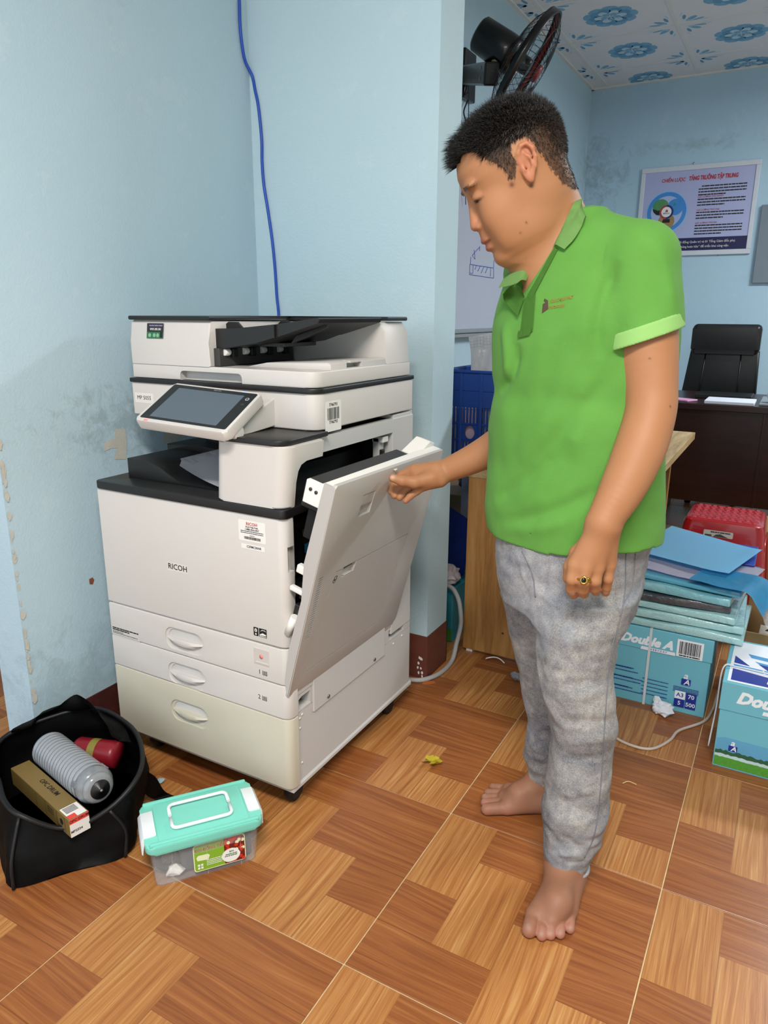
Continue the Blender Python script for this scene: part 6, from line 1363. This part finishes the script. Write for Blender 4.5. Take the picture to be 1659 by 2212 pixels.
def aa_logo(M, s, par):
    lettering('a', .05*s, M @ Matrix.Translation((-.004*s, .020*s, 0)), M_pw2, par, bold=.02, shear=.2); bm = BM(); patch(bm, M, [(-.022*s, -.030*s), (.022*s, -.030*s), (.022*s, .004*s), (-.022*s, .004*s)], 0); q = obj('logo_block', bm, M_navy, par); lettering('A', .04*s, M @ Matrix.Translation((.004*s, -.014*s, .0006)), M_pw2, q, bold=.02, shear=.2)
aa_logo(FA(.150, .118), .62, bA)
bm = BM()
for i, (tx, dx, dz) in enumerate((('A3', -.0165, .012), ('70', .0165, .012), ('5', -.0165, -.016), ('500', .0165, -.016))):
    q = BM(); M_ = FA(.154+dx, .050+dz); patch(q, M_, [(-.0155, -.0135), (.0155, -.0135), (.0155, .0135), (-.0155, .0135)]); qq = obj('size_mark', q, M_pw2 if i == 0 else M_navy, bA); lettering(tx, .019, M_ @ Matrix.Translation((0, 0, .0006)), M_navy if i == 0 else M_pw2, qq, bold=.014)
bm.free(); bm = BM()
for zz in (.135, .100, .065): patch(bm, FA(-.125, zz), [(-.075, -.004), (.045, -.004), (.045, .004), (-.075, .004)])
for k in range(9): greek(bm, FA(0, 0), -.20, rng.uniform(-.02, .04), .125-k*.0115 - (.010 if k % 3 == 0 else 0), .0025, rng, .25)
for k in range(5): greek(bm, FA(0, 0), .02, .10, .09-k*.013, .0022, rng, .25)
for k in range(4): greek(bm, FA(0, 0), .115, .19, .088-k*.005, .0018, rng, .25)
obj('side_print', bm, M_navy, bA); lettering('Double A Quality', .011, FA(-.145, .165), M_navy, bA, bold=.014)
bm = BM(); box(bm, .028, .036, -b-.003, -b-.0015, .0, .265); box(bm, .028, .036, -b-.003, b+.003, .2655, .267); obj('strap', bm, mat('strap_white', '#c9cfd2', .35), bA)
bB, ldB, a, b = carton('copy_paper_carton', 'closed blue copy paper carton with grass printed along its foot', -.060, .36, 2.005, 2.31, .262, .085)
FA = lambda x, z: Matrix(((1, 0, 0, x), (0, 0, -1, -b-.001), (0, 1, 0, z), (0, 0, 0, 1))); TA = lambda x, y: Matrix(((1, 0, 0, x), (0, 1, 0, y), (0, 0, 1, .262), (0, 0, 0, 1)))
lettering('Double A', .046, FA(-.080, .222), M_pw2, ldB, bold=.05, shear=.32); bm = BM(); patch(bm, FA(-.06, .193), [(-.045, -.005), (.06, -.005), (.058, .006), (-.043, .006)]); ev = obj('print_band', bm, M_pw2, ldB); lettering('EVERYDAY', .009, FA(-.053, .1935) @ Matrix.Translation((0, 0, .0005)), M_navy, ev, bold=.01, spacing=1.4)
bm = BM(); FB = Matrix(((1, 0, 0, 0), (0, 0, -1, -b+.002), (0, 1, 0, 0), (0, 0, 0, 1))); patch(bm, FB, [(-.205, .006), (.20, .006), (.20, .090), (-.185, .095), (-.205, .088)], 0, .0005)
def zig(z0, z1, mi, jit, zz):
    top = [(-.205+i*.00675, z1+rng.uniform(-jit, jit)) for i in range(61)]; patch(bm, FB, [(-.205, z0), (.20, z0)] + top[::-1], mi, zz)
zig(.006, .055, 1, .003, .0008); zig(.006, .043, 2, .0015, .0011); zig(.006, .034, 3, .001, .0014)
obj('meadow_print', bm, [mat('print_sky', '#5d9fc4', .42, .15, 14), mat('print_trees', '#2c5a3c', .5, .3, 80), mat('print_mist', '#b9d3d6', .5, .1), mat('print_grass2', '#4f9433', .5, .25, 150)], bB)
aa_logo(Matrix(((1, 0, 0, -.162), (0, 0, -1, -b+.001), (0, 1, 0, .072), (0, 0, 0, 1))), .5, bB)
bm = BM(); patch(bm, TA(0, 0), [(-.20, -.145), (.20, -.145), (.20, .14), (-.20, .14)], 0, .0006)
for pts, mi in (([(-.192, -.135), (-.08, -.135), (-.105, -.115), (-.10, -.075), (-.192, -.060)], 1), ([(-.192, -.050), (.02, -.065), (.02, -.040), (-.192, -.030)], 2), ([(-.192, -.020), (-.150, -.025), (-.192, .03)], 1), ([(-.13, .00), (-.06, -.008), (-.095, -.045)], 1), ([(-.14, .015), (-.06, .005), (-.075, -.01), (-.125, -.002)], 2), ([(-.16, .06), (-.03, .045), (-.04, .025), (-.15, .035)], 2)): patch(bm, TA(0, 0), pts, mi, .0010)
tl = obj('lid_print', bm, [M_pw2, M_navy, mat('print_light_blue', '#4b95cf', .4)], ldB); lettering('Double A', .030, TA(-.06, -.050) @ Matrix.Translation((0, 0, .0008)) @ Matrix.Rotation(PI-.08, 4, 'Z'), M_pw2, tl, bold=.014, shear=.18)
cable('lid_string', [(-.075, 2.05, .03), (-.069, 2.07, .15), (-.066, 2.09, .262), (-.03, 2.10, .268), (.05, 2.10, .268), (.15, 2.11, .268)], .0022, mat('string_white', '#d3d6da', .4), 'thin white string lying over the grass printed carton', 'string')
bC, ldC, a, b = carton('copy_paper_carton', 'open blue copy paper carton half hidden behind the stack of packs', -.80, -.385, 3.02, 3.32, .285, .07)
bm = BM(); box(bm, -.19, .19, -.135, .135, .2845, .2865); obj('dark_inside', bm, M_navy, bC)
for (x0, x1, y0, y1) in ((-.207, .207, -.152, -.140), (-.207, .207, .140, .152), (-.207, -.195, -.14, .14), (.195, .207, -.14, .14)): bm = BM(); box(bm, x0, x1, y0, y1, .285, .296, .002); obj('carton_edge', bm, M_pw2, bC)
# ---- stack of wrapped packs on the first carton
M_pk = [mat('pack_film_pale', '#9cc6c9', .16, .10, 16, .8, 26, coat=.9, bdist=.006), mat('pack_film_teal', '#79b2bd', .16, .12, 16, .8, 24, coat=.9, bdist=.006), mat('pack_film_dark', '#3f4248', .16, .35, 16, .9, 22, coat=.9, bdist=.007), mat('pack_film_blue', '#4f9db8', .18, .1, 16, .6, 20, coat=.7, bdist=.005)]
z = .2675
packs = (('lowest pale teal paper pack in clear film, on the barcode carton', 0, .024, 0, -.235, 2.405, .42, .30, -.02), ('second pale teal film wrapped paper pack up from the barcode carton', 0, .026, 0, -.245, 2.412, .42, .30, .03), ('third pale teal paper pack up, just under the dark film pack', 0, .022, 0, -.250, 2.415, .40, .30, -.05), ('dark grey pack of film wrapped paper in the middle of the stack', 2, .024, 0, -.262, 2.415, .36, .30, .06), ('blue teal film wrapped paper pack just above the dark pack', 1, .026, 0, -.262, 2.420, .40, .29, -.10), ('bright blue paper pack near the top of the stack', 3, .018, 0, -.230, 2.440, .40, .30, -.14))
for (lb_, mi, th, _, x, y, lx, ly, rz) in packs:
    bm = BM(); box(bm, -lx/2, lx/2, -ly/2, ly/2, 0, th, .004, 2); bmesh.ops.subdivide_edges(bm, edges=[e for e in bm.edges if e.calc_length() > .08], cuts=9, use_grid_fill=True)
    for v in bm.verts: v.co.z = max(0, v.co.z + (.0035*math.sin(v.co.x*23+th*900)*math.sin(v.co.y*17+mi) if v.co.z > th*.6 else 0))
    pk_ = tag(obj('paper_pack', bm, M_pk[mi], None, (x, y, z), (0, 0, rz), smooth=50), lb_, 'paper pack', 'wrapped paper packs'); z += th + .0042
def curl(name, label, cat, m, c4, zs, bend, th=.0008, n=12):
    bm = BM(); a, b, c, d = [Vector((p[0], p[1], q)) for p, q in zip(c4, zs)]; cc = (a+b+c+d)/4
    vv = [[bm.verts.new(a.lerp(b, i/n).lerp(d.lerp(c, i/n), j/n) - cc + Vector((0, 0, bend(i/n, j/n)))) for j in range(n+1)] for i in range(n+1)]
    for i in range(n):
        for j in range(n): bm.faces.new((vv[i][j], vv[i+1][j], vv[i+1][j+1], vv[i][j+1]))
    bmesh.ops.solidify(bm, geom=bm.faces[:], thickness=th); return tag(obj(name, bm, m, None, tuple(cc), smooth=60), label, cat)
curl('loose_sheets', 'white printed sheets sticking out under the top blue sheet', 'paper', mat('sheet_lilac', '#c3bfd2', .6), [(-.415, 2.33), (-.05, 2.27), (.0, 2.50), (-.36, 2.60)], (z+.006, z+.006, z+.007, z+.007), lambda i, j: .003*math.sin(i*9)*(1-j), .002)
curl('blue_wrapper', 'torn bright blue ream wrapper hanging off the stack corner', 'wrapper', mat('wrapper_blue', '#3fa0cf', .25, .12, 30, .4, 60, coat=.5), [(-.20, 2.262), (.012, 2.215), (.045, 2.38), (-.16, 2.43)], (z+.0135, z+.0135, z+.0145, z+.0145), lambda i, j: -.30*max(0, i-.80)*(1-.5*j) + .0015*math.sin(i*11+j*7), .0015)
zt = z+.026
curl('blue_sheet', 'large light blue sheet of card lying on top of the stack', 'card', mat('card_sky_blue', '#8fd0f2', .6, .02), [(-.405, 2.435), (-.095, 2.335), (-.017, 2.60), (-.326, 2.79)], (zt, zt-.003, zt+.010, zt+.004), lambda i, j: .018*max(0, i-.75)*4*max(0, .0+i-.7) - .004*math.sin(i*PI)*math.sin(j*PI), .0012)
curl('plastic_film', 'crinkled clear plastic film hanging off the right end of the stack', 'film', mat('clear_film', '#dfe6ea', .08, .1, 30, .9, 34, alpha=.34, spec=.8, bdist=.006), [(-.012, 2.245), (.040, 2.25), (.05, 2.42), (.0, 2.46)], (z-.02, z-.10, z-.09, z-.015), lambda i, j: .012*math.sin(i*7+j*5) + .008*math.sin(j*13), .001)
thing_box('binder_block', 'navy and white ream wrapper under the blue sheet', 'wrapper', mat('carton_navy_print', '#1c2f8f'), -.36, -.03, 2.50, 2.72, z+.0085, z+.016)
# ---- open cardboard box with forms
cbx = tag(empty('open_carton', (.13, 2.52, 0)), 'open brown cardboard box holding white forms beside the stack', 'box'); M_cb = mat('cardboard_tan', '#9a7a52', .8, .08, 12)
for (x0, x1, y0, y1) in ((-.165, .165, .12, .125), (-.165, -.16, -.125, .125), (.16, .165, -.125, .125), (-.165, .165, -.125, -.12)): bm = BM(); box(bm, x0, x1, y0, y1, 0, .345 if y0 > 0 else .26, .001); obj('box_wall', bm, M_cb, cbx)
bm = BM(); box(bm, -.165, .165, -.125, .125, 0, .005); obj('box_bottom', bm, M_cb, cbx)
for k, (x, y, zz, ry) in enumerate(((.035, 2.50, .22, .06), (.045, 2.475, .19, .10))):
    bm = BM(); box(bm, -.06, .06, -.002, .002, 0, .11); fm = tag(obj('paper_form', bm, M_white, None, (x+.03, y, zz-.09), (-.25, ry, 0)), 'white printed form with a small black logo, %s in the cardboard box' % ('further back' if k == 0 else 'in front'), 'form')
    bm = BM(); MF = Matrix(((1, 0, 0, 0), (0, 0, -1, -.0022), (0, 1, 0, .09), (0, 0, 0, 1))); patch(bm, MF, [(-.045, .004), (-.038, .012), (-.032, .004)]); greek(bm, MF, -.028, -.005, .004, .005, rng, .1); patch(bm, MF, [(-.052, -.006), (.052, -.006), (.052, -.0055), (-.052, -.0055)]); obj('form_print', bm, M_ink, fm)
# ---- dark office desk and chair
dd_ = tag(empty('office_desk', (.25, 4.75, 0)), 'dark mahogany office desk with papers on it', 'desk'); od = (.25, 4.75, 0)
part('desk_top', M_mah, dd_, od, -.66, 1.16, 4.36, 5.10, .715, .750, .004); part('front_panel', M_mah, dd_, od, -.64, 1.14, 4.43, 4.455, .18, .715); part('panel_moulding', M_mah, dd_, od, -.12, -.105, 4.422, 4.43, .18, .715)
for x in (-.64, 1.115): part('side_panel', M_mah, dd_, od, x, x+.025, 4.455, 5.05, 0, .715)
M_lea = mat('black_leather', '#0a0a0b', .38, .2, 60, .25, 400)
chx, chy = -.44, 5.52
chr_ = tag(empty('office_chair', (chx, chy, 0)), 'black leather high back office chair behind the mahogany desk', 'chair')
def cush(name, pts, y0, y1, b): bm = BM(); prism(bm, pts, 'y', y0, y1, bev=b, seg=4); return obj(name, bm, M_lea, chr_, smooth=50)
cush('headrest', rrect(-.212, .212, .97, 1.165, .03, 5), -.045, .05, .03)
cush('back_cushion', [(-.26, .56), (.235, .56), (.215, .99), (-.215, .99)], -.01, .045, .02)
for x, xx in ((-.115, -.135), (.105, .115)):
    bm = BM(); tube(bm, [(x, -.012, .97), (xx, -.013, .58)], .005, 6); obj('back_seam', bm, M_lea, chr_)
bm = BM(); box(bm, -.27, .27, -.40, .02, .44, .54, .035, 4); obj('seat', bm, M_lea, chr_, smooth=50)
bm = BM(); tube(bm, [(0, -.17, .10), (0, -.17, .45)], .03, 12); obj('gas_column', bm, M_dg, chr_)
for k in range(5):
    a = k*2*PI/5 + .6; e = (.24*math.cos(a), -.17+.24*math.sin(a)); bm = BM(); tube(bm, [(0, -.17, .11), (e[0], e[1], .075)], [.025, .016], 8); lg = obj('base_leg', bm, M_dg, chr_)
    bm = BM(); lathe(bm, [(.015, -.02), (.028, -.016), (.028, .016), (.015, .02)], 16, Matrix.Translation((e[0], e[1], .029)) @ Matrix.Rotation(PI/2, 4, 'Y')); obj('caster', bm, M_rub, lg)
for s_ in (-1, 1): bm = BM(); tube(bm, spline([(s_*.27, -.02, .62), (s_*.30, -.20, .66), (s_*.30, -.34, .64), (s_*.27, -.36, .50)], 5), .018, 8); obj('armrest', bm, M_lea, chr_)
thing_box('paper_pile', 'neat pile of white paper near the front edge of the mahogany desk', 'paper', mat('pile_white', '#cfd3de', .7), -.42, -.17, 4.38, 4.60, .7505, .768)
thing_box('pink_slip', 'pink paper slip on the end of the mahogany desk', 'paper', mat('slip_pink', '#c78fb2', .6), -.60, -.48, 4.42, 4.52, .7505, .760, rz=-.45); thing_box('desk_tray', 'flat black tray lying on the mahogany desk before the chair', 'tray', M_lea, -.50, -.20, 4.66, 4.90, .7505, .772); thing_box('grey_folder', 'grey folder lying at the right end of the paper pile on the desk', 'folder', mat('folder_grey', '#7c858b', .5), -.15, .15, 4.42, 4.85, .7505, .762); crumple('crumpled_tissue', (-.08, 4.50, .7625), .05, mat('tissue', '#c3c8d8', .7), 41, 'crumpled white tissue on the grey folder on the mahogany desk', 'tissue', .9, .4)
# ---- framed poster
PX0, PX1, PZ0, PZ1 = -1.215, -.405, 1.655, 2.285; pw_, ph_ = PX1-PX0, PZ1-PZ0
po = tag(empty('framed_poster', (PX0, Y_F-.012, PZ0)), 'white framed wall poster with a ring diagram and red Vietnamese heading', 'poster')
M_fr = mat('frame_white', '#c9cdd6', .4); MP = Matrix(((1, 0, 0, 0), (0, 0, -1, 0), (0, 1, 0, 0), (0, 0, 0, 1)))
for (x0, x1, z0, z1) in ((0, pw_, 0, .035), (0, pw_, ph_-.035, ph_), (0, .03, .035, ph_-.035), (pw_-.03, pw_, .035, ph_-.035)): bm = BM(); box(bm, x0, x1, -.008, .010, z0, z1, .003); obj('frame_bar', bm, M_fr, po)
bm = BM(); box(bm, .03, pw_-.03, -.001, .008, .035, ph_-.035); sheet_ = obj('poster_sheet', bm, mat('poster_lilac', '#a9aed4', .35, .05, 3), po); MP = Matrix.Translation((0, -.001, 0)) @ MP
def disc(bm, cx, cy, r, mi, z, n=36): patch(bm, MP, [(cx+r*math.cos(2*PI*k/n), cy+r*math.sin(2*PI*k/n)) for k in range(n)], mi, z)
bm = BM(); cx, cy = .205, .315
disc(bm, cx, cy, .150, 0, .001); disc(bm, cx, cy, .140, 1, .0014); disc(bm, cx, cy, .112, 2, .0018); disc(bm, cx-.045, cy+.035, .058, 3, .0022); disc(bm, cx+.060, cy+.032, .058, 1, .0023); disc(bm, cx+.004, cy-.066, .058, 4, .0024)
patch(bm, MP, [(cx-.102, cy+.028), (cx-.06, cy+.012), (cx-.01, cy+.028), (cx-.02, cy-.015), (cx-.07, cy-.018), (cx-.095, cy+.005)], 5, .0026); patch(bm, MP, [(cx+.045, cy+.04), (cx+.05, cy+.07), (cx+.062, cy+.045)], 6, .0027); patch(bm, MP, [(cx-.025, cy-.075), (cx+.03, cy-.075), (cx+.03, cy-.05), (cx-.02, cy-.05)], 5, .0028)
disc(bm, cx, cy, .050, 7, .0030); patch(bm, MP, [(cx+.05*math.cos(a), cy+.05*math.sin(a)) for a in np.linspace(-PI/2, PI/2, 19)], 8, .0034); disc(bm, cx, cy, .036, 9, .0038); patch(bm, MP, [(cx-.010, cy), (cx-.002, cy+.018), (cx+.010, cy+.012), (cx+.010, cy)], 7, .0042)
obj('ring_diagram', bm, [mat('ring_pale', '#8fb6e2', .4), mat('ring_blue', '#3f86cc', .4, .1), mat('ring_inside', '#a3b4dc', .4), mat('disc_green', '#4f8a5a', .4, .3, 30), mat('disc_sand', '#9c7c4c', .4, .3, 30), M_ink, mat('disc_leaf', '#3d7f6a', .5), mat('ring_red', '#a03a44', .4), mat('ring_navy', '#1d2a6b', .4), M_white], sheet_)
T_ = lambda x, y, z=.0016: MP @ Matrix.Translation((x, y, z))
lettering('DEOCA', .014, T_(cx, cy-.010, .0046), M_navy, sheet_, bold=.012)
lettering('CHIẾN LƯỢC', .034, T_(.232, .533), M_red, sheet_, bold=.015, shear=.1, width=.165); lettering('TĂNG TRƯỞNG TẬP TRUNG', .040, T_(.505, .536), M_red, sheet_, bold=.035, shear=.1, width=.33)
for (y0, n_, red) in ((.475, 4, 0), (.385, 3, 1), (.295, 3, 1), (.205, 4, 1)):
    bm = BM()
    for k in range(n_): greek(bm, MP @ Matrix.Translation((0, 0, .001)), .415 + (.02 if k == 0 and not red else 0), .735 if k < n_-1 else .60, y0-k*.0195, .0080, rng, .28)
    obj('body_print', bm, M_ink, sheet_)
for s_, y in (('LỰC LƯỢNG THỨ NHẤT:', .406), ('LỰC LƯỢNG THỨ HAI:', .316), ('LỰC LƯỢNG THỨ BA:', .226)): lettering(s_, .0155, T_(.415, y), M_red, sheet_, ax='LEFT')
bm = BM(); patch(bm, MP, [(.03, .035), (pw_-.03, .035), (pw_-.03, .125), (.03, .125)], 0, .001); ft = obj('footer_band', bm, mat('poster_navy', '#15164a', .4), sheet_)
lettering('Bố trí 01 Phó Chủ tịch Hội đồng Quản trị và 01 Tổng Giám đốc phụ', .022, T_(.40, .095), M_white, ft, width=.60); lettering('theo nguyên tắc “Cặp đôi không hoàn hảo” để triển khai công việc.', .022, T_(.385, .062), M_white, ft, width=.56)
for (x, z_) in ((.36, ph_), (.60, -.002)): bm = BM(); tube(bm, [(x, -.004, z_-.004), (x-.004, -.006, z_+.012), (x+.006, -.004, z_+.016)], .002, 5); obj('hook', bm, M_dg, po)
thing_box('wall_panel', 'grey panel hanging on the rear wall beyond the framed poster', 'panel', mat('panel_grey', '#76828c', .6), -.365, .10, Y_F-.03, Y_F-.001, 1.45, 1.98)
# ---- whiteboard on the left wall
wbd = tag(empty('whiteboard', (X_L+.001, 3.9, 1.12)), 'whiteboard with a blue pen sketch of a hatched bar', 'whiteboard')
bm = BM(); box(bm, 0, .012, -.6, .58, .02, .75, .001); wbs = obj('board_face', bm, mat('whiteboard_white', '#b9bccb', .25, .03, 5), wbd)
for (y0, y1, z0, z1) in ((-.61, .59, 0, .022), (-.61, .59, .748, .768), (-.61, -.592, .02, .75), (.572, .59, .02, .75)): bm = BM(); box(bm, 0, .018, y0, y1, z0, z1, .002); obj('board_frame', bm, M_lgrey, wbd)
bm = BM(); box(bm, 0, .055, -.55, .55, -.02, -.004, .002); obj('pen_tray', bm, M_lgrey, wbd)
wp = lambda px, py: Vector(at(px, py, x=X_L+.0135)) - Vector((X_L+.001, 3.9, 1.12))
for ln in ([(1015, 571), (1066, 579)], [(1014, 593), (1066, 601)], [(1015, 571), (1014, 593)], [(1066, 579), (1066, 601)], [(1022, 572), (1021, 591), (1016, 590)], [(1060, 578), (1059, 597)], [(1029, 574), (1026, 582)], [(1037, 575), (1032, 586)], [(1045, 577), (1039, 590)], [(1053, 578), (1048, 590)], [(1017, 555), (1016, 570)], [(1067, 562), (1066, 578)], [(1024, 540), (1026, 560), (1020, 552), (1030, 540), (1036, 534)], [(1036, 532), (1036, 542)], [(1037, 500), (1037, 506)]):
    bm = BM(); tube(bm, [wp(*p) for p in ln], .0022, 4); obj('pen_stroke', bm, mat('pen_blue', '#4a63b0', .6), wbs)
# white sheet beside the whiteboard
bm = BM(); box(bm, 0, .003, -.14, .16, 0, .32); tag(obj('notice_sheet', bm, mat('notice_white', '#e9e9e2', .6), None, (X_L+.001, 4.66, 1.36)), 'blank white sheet on the wall beside the whiteboard', 'sheet')
# ---- wall fan
fc = np.array(at(1135, 142, d=3.30)); axv = RT*.83 + BK*-.16 + np.array([0, 0, -.56]); axv = Vector(axv).normalized()
M_fb = mat('fan_black', '#070708', .3, .1, coat=.15); M_frd = mat('fan_red', '#7a1c1c', .35)
fan = tag(empty('wall_fan', (X_L, float(at(1005, 160, x=X_L)[1]), 2.38)), 'black wall fan with a wire cage and red ring', 'fan'); fo = -Vector(fan.location)
MFn = Matrix.Translation(Vector(fc)+fo) @ align((0, 0, 0), axv.orthogonal(), axv.cross(axv.orthogonal()))
def cage(name, zc, bulge, sgn):
    bm = BM()
    for k in range(48):
        a = 2*PI*k/48; P = [(r*math.cos(a+.35*sgn*(r/.22)), r*math.sin(a+.35*sgn*(r/.22)), zc + sgn*bulge*(1-(r/.210)**4)) for r in np.linspace(.05, .210, 8)]
        tube(bm, [MFn @ Vector(p) for p in P], .0010, 3)
    for r in (.11, .17): tube(bm, [MFn @ Vector((r*math.cos(a), r*math.sin(a), zc+sgn*bulge*(1-(r/.210)**4))) for a in np.linspace(0, 2*PI, 49)[:-1]], .0015, 4, True)
    tube(bm, [MFn @ Vector((.210*math.cos(a), .210*math.sin(a), zc)) for a in np.linspace(0, 2*PI, 65)[:-1]], .004, 6, True); o = obj(name, bm, M_fb, fan); o['kind'] = 'stuff'; return o
cage('front_cage', .012, .055, 1); cage('rear_cage', -.012, .055, -1)
bm = BM(); lathe(bm, [(.2135, -.016), (.2165, -.016), (.2165, .016), (.2135, .016), (.2135, -.016)], 64, MFn, caps=False); obj('cage_band', bm, M_fb, fan)
bm = BM(); lathe(bm, [(.2095, -.006), (.2130, -.006), (.2130, .010), (.2095, .010), (.2095, -.006)], 64, MFn, caps=False); obj('red_ring', bm, M_frd, fan)
bm = BM(); lathe(bm, [(0, .068), (.030, .066), (.034, .058), (.034, .052)], 28, MFn); obj('badge', bm, M_frd, fan)
for k in range(3):
    bm = BM(); n = 8; vv = []
    for i in range(n+1):
        r = .04 + .165*i/n; w_ = .5 - .12*(i/n); vv.append([bm.verts.new(MFn @ Vector((r*math.cos(a_), r*math.sin(a_), .02*(a_-2*PI*k/3)/.5))) for a_ in np.linspace(2*PI*k/3-w_, 2*PI*k/3+w_, 7)])
    for a_, b_ in zip(vv, vv[1:]):
        for j in range(6): bm.faces.new((a_[j], a_[j+1], b_[j+1], b_[j]))
    bmesh.ops.solidify(bm, geom=bm.faces[:], thickness=.002); obj('blade', bm, mat('blade_smoke', '#3a3f44', .2, .02, alpha=.3), fan, smooth=60)
bm = BM(); lathe(bm, [(0, -.235), (.055, -.235), (.066, -.225), (.072, -.10), (.070, -.055), (.045, -.05)], 32, MFn); obj('motor_housing', bm, M_fb, fan)
bm = BM(); lathe(bm, [(.03, .02), (.034, .0), (.034, -.05)], 20, MFn); obj('hub', bm, M_fb, fan)
P0 = Vector((0, 0, 0)); P1 = Vector(at(1062, 158, d=3.27))+fo; bm = BM(); dirv = (P1-P0).normalized(); Ma = align(P0, dirv, Vector((0, 0, 1)).cross(dirv)); box(bm, -.0, (P1-P0).length, -.03, .03, -.045, .04, .008); bm.transform(Ma); obj('wall_arm', bm, M_fb, fan)
bm = BM(); box(bm, .0, .03, -.07, .07, -.12, .10, .006); obj('wall_plate', bm, M_fb, fan)
P2 = MFn @ Vector((0, .0, -.12)); bm = BM(); tube(bm, [P1 - dirv*.02, P1 + Vector((0, 0, .0)) + (P2-P1)*.5, P2], [.022, .018, .020], 12); obj('neck', bm, mat('fan_neck', '#6d6a4c', .45), fan)
for (u, v) in ((.10, .02), (.10, -.02)): bm = BM(); L2 = (P1-P0).length; lathe(bm, [(.006, 0), (.006, .002), (0, .002)], 10, Ma @ Matrix.Translation((L2-u, -.031, v)) @ Matrix.Rotation(PI/2, 4, 'X')); obj('screw', bm, M_steel, fan)
cable('hanging_cord', [at(1009, 182, x=X_L+.05), at(1004, 205, x=X_L+.03), at(1012, 200, x=X_L+.03), at(1011, 215, x=X_L+.02), at(1002, 240, x=X_L+.02), at(1006, 262, x=X_L+.02), at(1009, 290, x=X_L+.02), at(1006, 330, x=X_L+.04), at(1004, 400, x=X_L+.045)], .0035, M_rub, 'black pull cord hanging down from the wall fan', 'cord')
cable('pull_cord', [at(1012, 182, x=X_L+.06), at(1012, 260, x=X_L+.05), at(1006, 380, x=X_L+.04), at(1006, 442, x=X_L+.03)], .0022, M_rub, 'thin black pull string ending in a small grip beside the whiteboard', 'cord')
